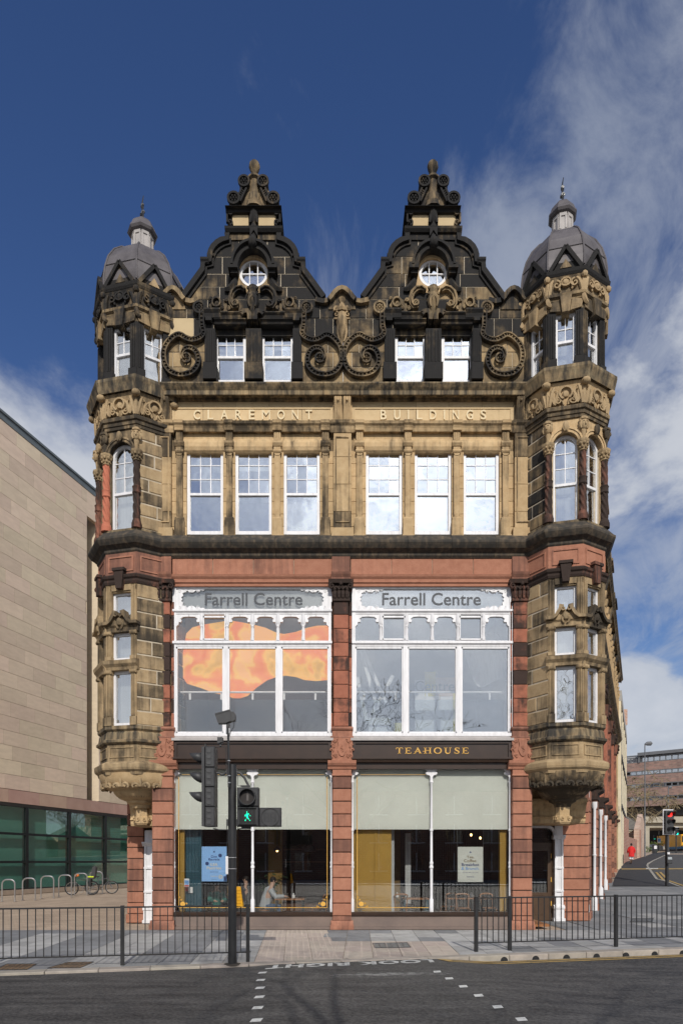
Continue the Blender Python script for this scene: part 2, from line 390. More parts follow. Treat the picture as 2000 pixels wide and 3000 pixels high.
def window(F, u0, u1, z0, z1, n, rows=3, cols=3, meet=.5, gl='glass', fr=.07, bar=.022, arch=False, name='window', parent=None, curtain=None):
    """white sash window: a frame with its bars, every pane a sub-part"""
    f = MB(); w = u1-u0
    def arcz(u):     # head height at u for arched heads
        if not arch: return z1
        r = w/2; t = (u-(u0+u1)/2)/r
        return z1-r+r*math.sqrt(max(0, 1-t*t))
    zt = z1-(w/2 if arch else 0)
    f.box(F, u0, u0+fr, z0, zt, n-.05, n+.05); f.box(F, u1-fr, u1, z0, zt, n-.05, n+.05); f.box(F, u0+fr, u1-fr, z0, z0+fr*1.2, n-.05, n+.045)
    if arch:
        k = 12; uc = (u0+u1)/2
        f.ribbon(F, [(uc+(w/2-fr/2)*math.cos(math.pi*i/k), zt+(w/2-fr/2)*math.sin(math.pi*i/k)) for i in range(k+1)], fr, n-.05, n+.05)
    else: f.box(F, u0+fr, u1-fr, z1-fr, z1, n-.05, n+.045)
    zm = z0+(z1-z0)*meet
    if meet > 0: f.box(F, u0+fr, u1-fr, zm-.035, zm+.035, n-.04, n+.035)
    a0, a1, b0, b1 = u0+fr, u1-fr, (zm+.035 if meet > 0 else z0+fr*1.2), z1-fr
    for i in range(1, cols): uu = a0+(a1-a0)*i/cols; f.box(F, uu-bar/2, uu+bar/2, b0, arcz(uu)-fr*.6, n-.015, n+.02)
    for j in range(1, rows): zz = b0+(b1-b0)*j/rows; f.box(F, a0, a1, zz-bar/2, zz+bar/2, n-.012, n+.017)
    W = part(f, name, 'white', parent)
    def pane(pa, pb, qa, qb, nn, top=False):
        g = MB()
        if arch and qb > zt:
            pts = [(pa, qa), (pb, qa)]+[(pb+(pa-pb)*i/6, min(qb, arcz(pb+(pa-pb)*i/6)-fr*.7)) for i in range(7)]
            g.poly(F, pts, nn-.003, nn+.003)
        else:
            P = F.p; a_, b_ = random.uniform(-.004, .004), random.uniform(-.005, .005)
            h4 = [(pa, qa, -a_-b_), (pb, qa, a_-b_), (pb, qb, a_+b_), (pa, qb, -a_+b_)]
            g.add([P(u, z, nn-.003+t) for u, z, t in h4]+[P(u, z, nn+.003+t) for u, z, t in h4], [(0, 1, 2, 3), (4, 7, 6, 5), (0, 4, 5, 1), (1, 5, 6, 2), (2, 6, 7, 3), (3, 7, 4, 0)])
        part(g, 'pane', gl, W)
    if meet > 0: pane(a0, a1, z0+fr*1.2, zm-.035, n-.02)
    for i in range(cols):
        for j in range(rows):
            pane(a0+(a1-a0)*i/cols+bar/2, a0+(a1-a0)*(i+1)/cols-bar/2, b0+(b1-b0)*j/rows+bar/2, b0+(b1-b0)*(j+1)/rows-bar/2, n)
    if curtain:
        part(MB().box(F, u0+.02, u1-.02, z0+(z1-z0)*curtain, z1-.02, n-.16, n-.15), 'window_blind_or_glare', 'curtain', W)
    return W

# ---------- carcass: rooms, floors, back walls, roof
ms = MB()
for z0, z1 in ((4.75, 5.45), (10.3, 11.2), (15.0, 15.9)): ms.box(FF, -5.4, 6.2, z0, z1, -7.0, -.75)
ms.box(FF, -5.4, 6.2, 5.45, 10.3, -7.0, -6.8); ms.box(FF, -5.4, 6.2, 11.2, 15.0, -5.0, -4.8); ms.box(FF, -5.4, 6.2, 15.9, 20, -4.2, -4.0)
ms.box(FF, -.2, .25, 5.45, 10.3, -6.8, -.8); ms.box(FF, -.2, .25, 11.2, 15.0, -4.8, -.8)
ms.box(FF, -5.4, -5.2, 5.45, 15.0, -6.8, -.8); ms.box(FF, 5.3, 5.5, 5.45, 15.0, -6.8, -.8)
part(ms, 'interior_wall', 'room')
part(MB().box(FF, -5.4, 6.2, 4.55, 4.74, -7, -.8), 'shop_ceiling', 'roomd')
part(MB().box(FF, -5.4, 6.2, .05, .12, -7, -.32), 'shop_floor', 'wood')
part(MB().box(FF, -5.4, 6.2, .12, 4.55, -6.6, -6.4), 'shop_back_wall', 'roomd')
rf = MB()
for gx in (-2.6, 2.67):
    rf.poly(FF, [(gx-2.6, 18.2), (gx+2.6, 18.2), (gx+1.0, 20.6), (gx-1.0, 20.6)], -12, -.55)
rf.box(FF, -5.3, 5.6, 15.95, 18.2, -12, -4.3)
part(rf, 'roof', 'slate')

# ---------- ground floor: rusticated piers
PIER = [(445.5, 506), (974, 1029), (1501, 1558)]
for a, b in PIER:
    P = part(MB().box(FF, X(a)+.02, X(b)-.02, 0, 4.5, -.5, -.035), 'pier', 'redk')
    part(MB().box(FF, X(a)-.07, X(b)+.07, 0, .13, -.5, .09).mould(FF, X(a)-.05, X(b)+.05, [(-.4, .13), (.07, .13), (.06, .2), (.02, .26), (-.4, .26)]), 'plinth_block', 'red', P)
    part(MB().cbox(FF, X(a), X(b), .265, .385, -.45, .0, .01), 'rusticated_block', 'red', P)
    for k in range(11):
        z0 = .39+.3735*k
        part(MB().cbox(FF, X(a), X(b), z0+.012, z0+.3735-.012, -.45, .0, .02), 'rusticated_block', 'red', P)
    nk = MB().mould(FF, X(a)-.02, X(b)+.02, [(-.4, 4.49), (.03, 4.49), (.05, 4.52), (.03, 4.555), (-.4, 4.555)]).box(FF, X(a), X(b), 4.555, 4.72, -.4, .0)
    nk.mould(FF, X(a)-.14, X(b)+.14, [(-.4, 4.70), (.03, 4.70), (.05, 4.76), (.10, 4.80), (.14, 4.86), (.15, 4.94), (-.4, 4.95)])
    part(nk, 'pier_cap', 'red', P)
    # carved panel
    cv = MB().box(FF, X(a)-.03, X(b)+.03, 4.95, 5.61, -.4, .04); uc = (X(a)+X(b))/2
    sh = [(uc+s*.135*w, zz) for s, seq in ((1, ((.2, 5.07), (.55, 5.11), (1, 5.25), (.75, 5.38), (.9, 5.5), (.4, 5.54))), (-1, ((.4, 5.54), (.9, 5.5), (.75, 5.38), (1, 5.25), (.55, 5.11), (.2, 5.07)))) for w, zz in seq]
    cv.poly(FF, sh, .04, .075)
    for s in (1, -1):
        for (du, z, an, ln, bd) in ((.27, 5.02, 60, .22, 160), (.26, 5.2, 100, .2, -150), (.23, 5.38, 80, .2, -220), (.2, 5.03, 140, .2, -170), (.27, 5.5, 130, .2, 200), (.12, 5.56, 20, .14, -160), (.26, 5.3, 60, .15, 200)):
            cv.curl(FF, uc+s*du, z, .045, an if s > 0 else 180-an, ln, .022, bd*s)
        cv.ball(FF.p(uc+s*.17, 5.12, .06), .035, 6, 4)
    cv.volute(FF, uc, 5.33, .05, .9, .02, .07, .10, 90); cv.volute(FF, uc, 5.25, .05, .9, .02, .07, .10, 270)
    part(cv, 'carved_panel', 'red', P)
    sx0, sx1 = X(a)+.03, X(b)-.09
    part(MB().box(FF, sx0-.04, sx1+.12, 5.61, 5.95, -.4, -.01).mould(FF, sx0-.09, sx1+.15, [(-.4, 5.61), (.05, 5.61), (.04, 5.66), (-.4, 5.68)])
         .mould(FF, sx0-.07, sx1+.14, [(-.4, 5.84), (.02, 5.84), (.05, 5.88), (.03, 5.93), (-.4, 5.95)]), 'shaft_base', 'red', P)
    S = part(MB().box(FF, sx0+.02, sx1-.02, 5.95, 9.64, -.5, -.055), 'pilaster_shaft', 'mortar')
    sd = MB()
    for k in range(9):
        z0 = 5.955+k*.41
        part(MB().cbox(FF, sx0, sx1, z0+.008, z0+.41-.008, -.45, -.02, .012), 'shaft_block', 'redm', S)
        for ua, ub in ((X(a)-.04, sx0-.03), (sx1+.025, X(b)+.015)):
            if ub > ua+.02: part(MB().cbox(FF, ua, ub, z0+.008, z0+.41-.008, -.45, -.10, .01), 'jamb_block', 'redm', S)
    # capital
    cp = MB(); z0, z1 = 9.64, 10.22; ua, ub = sx0-.02, sx1+.02; w = ub-ua
    cp.mould(FF, ua-.03, ub+.03, [(-.4, 9.62), (.03, 9.62), (.04, 9.65), (.03, 9.69), (-.4, 9.69)])
    cp.poly(FF, [(ua, 9.69), (ub, 9.69), (ub+.06, 10.1), (ua-.06, 10.1)], -.4, .0)
    cp.mould(FF, ua-.13, ub+.13, [(-.4, 10.12), (.10, 10.12), (.12, 10.17), (.14, 10.22), (-.4, 10.22)])
    for i in range(4):
        u = ua+w*(i+.5)/4
        cp.curl(FF, u, 9.70, .01, 90, .26, .045, 0); cp.ball(FF.p(u, 9.95, .06), (.05, .05, .035), 6, 4); cp.ball(FF.p(u, 9.80, .05), (.045, .04, .03), 6, 4)
    for s in (1, -1):
        um = (ua+ub)/2
        cp.curl(FF, um+s*.05, 9.92, .05, 70 if s > 0 else 110, .3, .03, -150*s); cp.volute(FF, um+s*(w/2+.03), 10.04, .085, 1.4, .04, .02, .12, 90, -s)
        cp.curl(FF, um+s*.06, 9.98, .05, 90, .16, .022, 200*s)
    cp.ball(FF.p(um, 10.1, .1), .06, 6, 4)
    part(cp, 'capital', 'redk', P)
    part(MB().mould(FF, ua-.05, ub+.05, [(-.4, 10.22), (.04, 10.22), (.05, 10.3), (.10, 10.38), (.12, 10.44), (-.4, 10.45)]).box(FF, ua-.03, ub+.03, 10.45, 11.05, -.4, .02), 'impost_block', 'red', P)

BAY = [(506, 974), (1029, 1501)]
# ---------- shop fronts
for bi, (a, b) in enumerate(BAY):
    u0, u1 = X(a), X(b); Y0 = .25; F = FF
    part(MB().box(F, u0-.02, u1+.02, 0, .40, -.5, -.12).box(F, u0-.05, u1+.05, 0, .07, -.5, .03), 'stall_riser', pm('riser_stone', (.20, .15, .125), (.15, .115, .10), 1.2, .8, .2))
    part(MB().mould(F, u0-.02, u1+.02, [(-.5, .40), (-.06, .40), (-.05, .44), (-.09, .46), (-.09, .5), (-.5, .5)]), 'shop_sill', 'brown')
    # white iron frame
    xs = [(506.5, 513), (735, 745), (968, 973.5)] if bi == 0 else [(1029.5, 1035), (1258, 1268), (1489, 1496)]
    fr = MB(); zt = Z(2250, .25)
    fr.box(F, u0, u1, zt-.03, zt+.06, -.33, -.2)
    for i, (p, q) in enumerate(xs):
        c = (X(p, .25)+X(q, .25))/2; r = max(.032, (X(q, .25)-X(p, .25))/2*.8)
        fr.lathe((c, .25, 0), [(r*1.5, .5), (r*1.5, .86), (r*1.05, .9), (r, 1.0), (r, 1.78), (r*1.45, 1.8), (r*1.5, 1.84), (r, 1.88), (r*1.35, 1.94), (r*1.35, 1.97), (r*.9, 2.0), (r*.85, 2.88), (r*1.3, 2.9), (r*1.3, 2.95), (r*.85, 2.98), (r*.8, 4.3), (r*1.5, 4.34), (r*1.1, 4.4), (r*1.0, 4.68)], 10)
        for s in ((1,) if i == 0 else (-1, 1) if i == 1 else (-1,)):
            fr.poly(F, [(c, zt-.02), (c, zt-.34), (c+s*.06, zt-.22), (c+s*.14, zt-.2), (c+s*.16, zt-.13), (c+s*.12, zt-.10), (c+s*.2, zt-.03)], -.29, -.21)
            fr.ball(F.p(c+s*.15, zt-.16, -.24), .03, 6, 4)
    W = part(fr, 'shop_window', 'white')
    for (p, q) in ((xs[0][1], xs[1][0]), (xs[1][1], xs[2][0])):
        part(MB().box(F, X(p, .27)-.02, X(q, .27)+.02, .5, zt-.02, -.285, -.275), 'pane', 'glasss', W)
        part(MB().box(F, X(p, .34)-.02, X(q, .34)+.02, Z(2430, .36), zt+.05, -.37, -.36), 'roller_blind', 'blind', W)
    # gold line and corner ornaments on the glass
    gl = MB(); n = -.272; c0, c1 = X(xs[0][1], .27)+.11, X(xs[2][0], .27)-.10
    for uu in ((c0, c1) if bi == 0 else (c0,)): gl.box(F, uu-.008, uu+.008, .62, 4.5, n, n+.002)
    gl.box(F, c0, c1 if bi == 0 else X(1256, .27), .615, .63, n, n+.002); gl.box(F, c0+.1, (c1 if bi == 0 else X(1256, .27))-.1, 4.565, 4.575, n, n+.002)
    for cc, s in (((c0, 1), (c1, -1)) if bi == 0 else ((c0, 1),)):
        gl.poly(F, [(cc+s*(.12+.075*math.cos(t*.524)), .73+.07*math.sin(t*.524)) for t in range(12)], n, n+.003)
        for (du, z, an, ln, bd) in ((.05, .82, 100, .2, -300), (.2, .75, 30, .16, -260), (.24, .64, 60, .15, -300), (.03, .9, 60, .15, 300), (.3, .64, 30, .12, 300)):
            gl.curl(F, cc+s*du, z, n, an if s > 0 else 180-an, ln, .007, bd*s, k=9, seg=4)
    part(gl, 'gilded_border', 'gold', W)
    # fascia
    fa = MB().box(F, u0+.0, u1-.0, Z(2231, .05), Z(2169, .05), -.4, -.06)
    z0, z1 = Z(2219, 0), Z(2178, 0)
    for p in ((u0+.02, u1-.02, z1, z1+.05), (u0+.02, u1-.02, z0-.02, z0+.02), (u0+.02, u0+.12, z0+.02, z1), (u1-.12, u1-.02, z0+.02, z1)): fa.box(F, *p, -.07, -.01)
    fa.mould(F, u0+.02, u1-.02, [(-.1, Z(2233, 0)), (.02, Z(2233, 0)), (.04, Z(2228, 0)), (.09, Z(2224, 0)), (.09, Z(2220, 0)), (-.1, Z(2218, 0))])
    fa.box(F, u0, u1, Z(2252, .05), Z(2232, .05), -.4, -.08)
    part(fa, 'shop_fascia', 'brown')
    part(MB().mould(F, u0-.02, u1+.02, [(-.3, Z(2170, 0)), (.06, Z(2170, 0)), (.06, Z(2163, 0)), (-.05, Z(2156, 0)), (-.3, Z(2156, 0))]), 'lead_flashing', 'leadl')
# TEAHOUSE lettering
def serif(body, F, u0, z0, h, wid, gap, n, d):
    mb = MB(); u = u0; t = h*.2; th = h*.09
    for ch, w in zip(body, wid):
        def bx(a, b, c, e): mb.box(F, u+a*w, u+b*w, z0+c*h, z0+e*h, n, n+d)
        st = t/w; tt = th/w
        def stem(x, c=0, e=1): bx(x-st/2, x+st/2, c, e)
        def foot(x, z, q=.19): bx(x-q, x+q, z, z+.075)
        if ch == 'T': stem(.5); foot(.5, 0, .22); bx(0, 1, .91, 1); bx(0, .07, .72, 1); bx(.93, 1, .72, 1)
        elif ch == 'E':
            stem(.22); bx(0, .95, 0, .09); bx(0, .92, .91, 1); bx(.2, .7, .46, .55); bx(.90, .97, 0, .28); bx(.86, .93, .74, 1); bx(.66, .72, .36, .64)
        elif ch == 'A':
            mb.poly(F, [(u+.42*w, z0+h), (u+.56*w, z0+h), (u+.98*w, z0), (u+.74*w, z0)], n, n+d); mb.poly(F, [(u+.46*w, z0+.93*h), (u+.52*w, z0+.80*h), (u+.2*w, z0), (u+.1*w, z0)], n, n+d)
            bx(.12, .75, .3, .38); foot(.12, 0, .15); foot(.86, 0, .16)
        elif ch == 'H': stem(.2); stem(.8); bx(.2, .8, .5, .58); [foot(x, z, .2) for x in (.2, .8) for z in (0, .925)]; bx(-.15, .1, .36, .43)
        elif ch == 'O':
            k = 24; pts = [(u+w*(.5+.42*math.cos(2*math.pi*i/k)), z0+h*(.5+.46*math.sin(2*math.pi*i/k))) for i in range(k)]
            mb.ribbon(F, pts, [th+(t-th)*abs(math.cos(2*math.pi*i/k)) for i in range(k)], n, n+d, closed=True)
        elif ch == 'U':
            stem(.22, .3, 1); bx(.78-tt/2, .78+tt/2, .3, 1); foot(.22, .925, .2); foot(.8, .925, .17)
            pts = [(u+w*(.5-.28*math.cos(math.pi*i/10)), z0+h*(.32-.28*math.sin(math.pi*i/10))) for i in range(11)]
            mb.ribbon(F, pts, [t+(th-t)*i/10 for i in range(11)], n, n+d)
        elif ch == 'S':
            pts = [(.88, .78), (.75, .93), (.5, .96), (.25, .88), (.2, .72), (.35, .58), (.62, .46), (.82, .32), (.78, .13), (.52, .04), (.25, .07), (.1, .24)]
            pts = [(u+w*a, z0+h*b) for a, b in pts]
            mb.ribbon(F, pts, [th, th, th, t*.7, t, t, t, t, t*.7, th, th, th], n, n+d); bx(.84, .9, .68, .98); bx(.06, .12, .03, .32)
        u += w+gap
    return mb
zz0 = Z(2208, .05); hh = Z(2190, .05)-zz0
wd = [.205, .19, .235, .23, .235, .23, .18, .19]; tot = X(1372, .05)-X(1159, .05); gp_ = (tot-sum(wd))/7
part(serif('TEAHOUSE', FF, X(1159, .05), zz0, hh, wd, gp_, -.06, .012), 'sign_lettering', 'gold')

# ---------- first floor: the two big display windows
for bi, (a, b) in enumerate(BAY):
    Yw = .18; F = FF; n = -Yw
    u0, u1 = X(a+1.5, Yw), X(b-1.5, Yw)
    zs = [Z(p, Yw) for p in (2158, 2149, 1896, 1878, 1801, 1786, 1726, 1714)]
    f = MB()
    f.box(F, u0, u1, zs[0], zs[1], n-.1, n+.1)
    f.mould(F, u0, u1, [(n-.1, zs[2]), (n+.04, zs[2]), (n+.05, zs[2]+.05), (n+.1, zs[2]+.09), (n+.1, zs[3]-.03), (n+.04, zs[3]), (n-.1, zs[3])])
    f.mould(F, u0, u1, [(n-.1, zs[4]), (n+.04, zs[4]), (n+.05, zs[4]+.04), (n+.1, zs[4]+.08), (n+.1, zs[5]-.02), (n+.04, zs[5]), (n-.1, zs[5])])
    f.box(F, u0, u1, zs[6], zs[7], n-.1, n+.06)
    for s0, s1 in ((u0, u0+.10), (u1-.10, u1)): f.box(F, s0, s1, zs[0], zs[7], n-.1, n+.055)
    w = u1-u0; mu = [u0+.0*w, u0+w*.333, u0+w*.667, u1]
    for q in mu[1:3]: f.box(F, q-.07, q+.07, zs[1], zs[2], n-.1, n+.06); f.box(F, q-.02, q+.02, zs[1], zs[2], n+.06, n+.075)
    W = part(f, 'display_window', 'white')
    for i in range(3):
        p, q = mu[i]+(.1 if i == 0 else .07), mu[i+1]-(.1 if i == 2 else .07)
        cs = MB()
        for bx in ((p, p+.035, zs[1], zs[2]), (q-.035, q, zs[1], zs[2]), (p, q, zs[2]-.05, zs[2]), (p, q, zs[1], zs[1]+.05)): cs.box(F, *bx, n-.06, n+.03)
        part(cs, 'casement', 'white', W)
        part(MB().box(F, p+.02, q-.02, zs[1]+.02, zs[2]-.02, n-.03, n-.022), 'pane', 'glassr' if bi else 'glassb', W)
    # six small lights on turned balusters
    for i in range(6):
        p, q = u0+.1+(w-.2)*i/6, u0+.1+(w-.2)*(i+1)/6
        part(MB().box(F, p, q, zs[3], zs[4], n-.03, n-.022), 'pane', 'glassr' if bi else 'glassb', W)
        tr = MB()
        if i < 5:
            h = zs[4]-zs[3]
            tr.lathe((q, -n-.02 if False else Yw-.03, zs[3]), [(.055, 0), (.055, h*.1), (.04, h*.2), (.033, h*.5), (.05, h*.53), (.05, h*.56), (.035, h*.6), (.055, h*.66), (.06, h*.75), (.045, h)], 8)
            tr.box(F, q-.045, q+.045, zs[3], zs[4], n-.06, n-.0)
        if i in (1,) or (bi == 1 and i == 4):
            for bx in ((p+.045, p+.075, zs[3], zs[4]), (q-.075, q-.045, zs[3], zs[4]), (p, q, zs[4]-.1, zs[4]-.05), (p, q, zs[3]+.02, zs[3]+.06)): tr.box(F, *bx, n-.04, n+.05)
        else:
            for s, e in ((1, p), (-1, q)):
                z = zs[4]
                tr.poly(F, [(e, z), (e, z-.36), (e+s*.06, z-.3), (e+s*.075, z-.22), (e+s*.14, z-.23), (e+s*.16, z-.17), (e+s*.12, z-.13), (e+s*.2, z-.07), (e+s*.38, z-.06), (e+s*.38, z)], n-.04, n+.03)
        if tr.v: part(tr, 'turned_baluster', 'white', W)
    # sign light with corner fretwork
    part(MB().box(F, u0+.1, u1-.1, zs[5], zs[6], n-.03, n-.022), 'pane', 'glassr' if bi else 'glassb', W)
    part(MB().box(F, u0+.1, u1-.1, zs[5]-.02, zs[6]+.02, n-.12, n-.11), 'sign_backing', pm('sign_backing', (.26, .26, .265), (.24, .24, .245), 1, .6), W)
    for s, e in ((1, u0+.1), (-1, u1-.1)):
        fw = MB()
        pts = [(0, zs[5]), (0, zs[6])]
        top = [(.86, 0), (.8, .05), (.7, .03), (.68, .09), (.58, .04), (.5, .1), (.38, .1), (.32, .04), (.25, .1), (.18, .12), (.2, .2), (.14, .25), (.18, .3)]
        pl = [(0, zs[6])]+[(x, zs[6]-d) for x, d in top]+[(x, zs[5]+d) for x, d in top[::-1]]+[(0, zs[5])]
        fw.poly(F, [(e+s*x, z) for x, z in (pl if s > 0 else pl[::-1])], n-.02, n+.02)
        for z, sg in ((zs[6]-.03, -1), (zs[5]+.03, 1)):
            for x in (.12, .3, .46, .64): fw.volute(F, e+s*x, z+sg*.02, .05, 1.1, .018, n+.02, n+.035, 90*sg, s*sg)
        part(fw, 'fretwork', 'white', W)
    um = (u0+u1)/2 if bi == 0 else (u0+u1)/2-.03
    text('Farrell Centre', F, X(600 if bi == 0 else 1119, Yw), X(886 if bi == 0 else 1408, Yw), Z(1773, Yw), Z(1736, Yw), n-.02, .006, pm('grey_lettering', (.055, .06, .07), None, 2, .6), W, 'sign_lettering', bold=.012)
    # hand rail inside
    rl = MB().tube([F.p(u0+.1, Z(2028, .7), -.7), F.p(u1-.1, Z(2028, .7), -.7)], .03, 8)
    for i in range(5): rl.box(F, u0+.35+i*.95, u0+.41+i*.95, Z(2050, .7), Z(2028, .7), -.73, -.70)
    part(rl, 'inner_rail', 'white')
    part(MB().box(F, u0+.1, u1-.1, zs[0], Z(2050, .75), -.76, -.75), 'inner_balustrade_glass', glass('balustrade_glass', .02, (.8, .85, .88)))

# ---------- red frieze between the orders
for bi, (a, b) in enumerate(BAY):
    u0, u1 = X(a)-.02, X(b)+.05
    am = MB().mould(FF, u0, u1, [(-.5, Z(1715)), (-.06, Z(1715)), (-.06, Z(1706)), (-.02, Z(1705)), (-.02, Z(1696)), (.03, Z(1690)), (.05, Z(1684)), (-.5, Z(1682))])
    part(am, 'architrave', 'red')
    bk = MB().box(FF, u0, u1, 10.4, 11.1, -.5, -.07); part(bk, 'frieze_backing', 'mortar')
    n = 4
    for i in range(n): part(MB().cbox(FF, u0+(u1-u0)*i/n+.006, u0+(u1-u0)*(i+1)/n-.006, Z(1681), Z(1610), -.45, -.04, .008), 'frieze_block', 'red')
# ---------- cornice over the red floors
def cprof(z, k=1.0, base=-.6):
    return [(base, z-.18), (-.02, z-.18), (.04, z-.12), (.05, z-.05), (.13, z+.0), (.20, z+.03), (.26, z+.1), (.30, z+.16), (.30, z+.22), (.26, z+.24), (.10, z+.42), (.02, z+.48), (base, z+.48)]
def cutcourse(F, u0, u1, prof, k, name, m, parent=None):
    for i in range(k): part(MB().mould(F, u0+(u1-u0)*i/k+(.004 if i else 0), u0+(u1-u0)*(i+1)/k-(.004 if i < k-1 else 0), prof), name, m, parent)
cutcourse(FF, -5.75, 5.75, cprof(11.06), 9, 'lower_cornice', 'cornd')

# ---------- second floor
F = FF; Zs = 11.5
WL2 = [(550, 656), (691, 797), (832, 937)]; WR2 = [(1071, 1177), (1213, 1320), (1355, 1459)]
CL2 = [525, 671, 812, 953]; CR2 = [1053, 1195, 1338, 1481]
for wins, cols in ((WL2, CL2), (WR2, CR2)):
    ys = .28
    we = [(X(p, ys), X(q, ys)) for p, q in wins]
    for wi, (p, q) in enumerate(we):
        w_ = window(F, p, q, Z(1568, ys), Z(1316, ys), -ys, rows=3, cols=3, meet=.47, fr=.085)
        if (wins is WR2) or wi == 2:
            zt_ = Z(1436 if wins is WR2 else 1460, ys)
            part(MB().box(F, p+.03, q-.03, Z(1568, ys), zt_, -ys-.2, -ys-.19), 'window_blind_or_glare', 'curtain', w_)  # added pale sheet, stands in for bright cloud mirrored in the lower sash
        else: part(MB().box(F, p+.03, q-.03, Z(1400-30*wi, ys), Z(1316, ys), -ys-.2, -ys-.19), 'window_blind_or_glare', 'curtain', w_)
    ed = [X(cols[0])-.3]+[e for w in we for e in w]+[X(cols[-1])+.3]
    for i in range(0, 8, 2):        # piers between the windows, in blocks
        for k in range(7):
            z0 = Zs+k*.372
            part(MB().cbox(F, ed[i], ed[i+1], z0+.004, z0+.368, -.6, -.14, .006), 'jamb_stone', 'tan')
    lz0, lz1 = Z(1322, .1), Z(1264, .0)
    lp = [(-.6, lz0-.02), (-.16, lz0-.02), (-.10, lz0+.03), (-.06, lz0+.12), (-.06, lz0+.24), (-.10, lz0+.34), (-.13, lz0+.38), (-.13, lz1), (-.6, lz1)]
    for i in range(3): part(MB().mould(F, X(cols[i])+.05, X(cols[i+1])-.05, lp), 'roll_lintel', 'tan')
    for c in cols:
        u = X(c); cs = MB()
        cs.box(F, u-.145, u+.145, Zs-.02, 12.0, -.3, .0); cs.box(F, u-.165, u+.165, 11.5, 11.58, -.3, .02)
        cs.mould(F, u-.13, u+.13, [(-.2, 12.0), (.0, 12.0), (-.0, 12.05), (-.03, 12.1), (-.2, 12.12)])
        cs.box(F, u-.085, u+.085, 12.1, Z(1326), -.2, -.035)
        for s in (-1, 1): cs.box(F, u+s*.075-.012, u+s*.075+.012, 12.16, Z(1330), -.1, -.02)
        cs.box(F, u-.085, u+.085, Z(1332), Z(1326), -.2, -.02)
        cs.mould(F, u-.12, u+.12, [(-.2, Z(1325)), (-.01, Z(1325)), (.02, Z(1321)), (.0, Z(1316)), (-.2, Z(1315))]); cs.box(F, u-.10, u+.10, Z(1316), Z(1305), -.2, -.02)
        cs.mould(F, u-.14, u+.14, [(-.2, Z(1306)), (.0, Z(1306)), (.05, Z(1299)), (.05, Z(1293)), (-.2, Z(1292))])
        cs.box(F, u-.10, u+.10, Z(1292), Z(1262), -.2, -.03)
        for j in (-.07, -.023, .023, .07): cs.box(F, u+j-.015, u+j+.015, Z(1289), Z(1266), -.05, .0)
        part(cs, 'colonnette', 'tanm')
    e0, e1 = X(cols[0])-.28, X(cols[-1])+.28
    part(MB().box(F, e0, e1, Z(1316), 15.6, -.6, -.16), 'frieze_backing', 'tanm')
    part(MB().mould(F, e0, e1, [(-.3, Z(1264)), (.0, Z(1264)), (.02, Z(1256)), (.05, Z(1250)), (.10, Z(1246)), (.12, Z(1239)), (-.3, Z(1235))]), 'string_course', 'tanm')
    for c in cols: part(MB().mould(F, X(c)-.13, X(c)+.13, [(-.1, Z(1262)), (.05, Z(1262)), (.06, Z(1256)), (.09, Z(1250)), (.14, Z(1246)), (.155, Z(1238)), (-.1, Z(1236))]), 'string_break', 'tanm')
    # frieze with the raised border
    z0, z1 = Z(1236), Z(1170); ns = 5
    for i in range(ns): part(MB().cbox(F, e0+(e1-e0)*i/ns+.004, e0+(e1-e0)*(i+1)/ns-.004, z0, z1+.15, -.2, -.065, .004), 'frieze_stone', 'frz')
    bd = MB(); b0, b1, bz0, bz1 = e0+.14, e1-.14, Z(1232), Z(1195)
    for q in ((e0+.02, e1-.02, bz1, bz1+.06), (e0+.02, e1-.02, z0, bz0), (e0+.02, b0, bz0, bz1), (b1, e1-.02, bz0, bz1)): bd.box(F, *q, -.08, -.045)
    part(bd, 'frieze_border', 'frz')
m_let = pm('cut_letters', (.70, .58, .38), (.64, .52, .33), 2, .9)
for word, x0, x1 in (('CLAREMONT', 567, 914), ('BUILDINGS', 1114, 1424)):
    wds = {'C': .82, 'L': .72, 'A': .9, 'R': .78, 'E': .72, 'M': 1.0, 'O': .9, 'N': .8, 'T': .78, 'B': .75, 'U': .78, 'I': .16, 'D': .8, 'G': .82, 'S': .7}
    hgt = Z(1199)-Z(1227); tot = X(x1)-X(x0); sw = sum(wds[c]*.24 for c in word); gap = (tot-sw)/(len(word)-1); u = X(x0)
    for ch in word:
        w = wds[ch]*.24; text(ch, F, u, u+w, Z(1227), Z(1199), -.066, .045, m_let, B, 'letter', bold=0.0 if ch in 'MN' else .014); u += w+gap
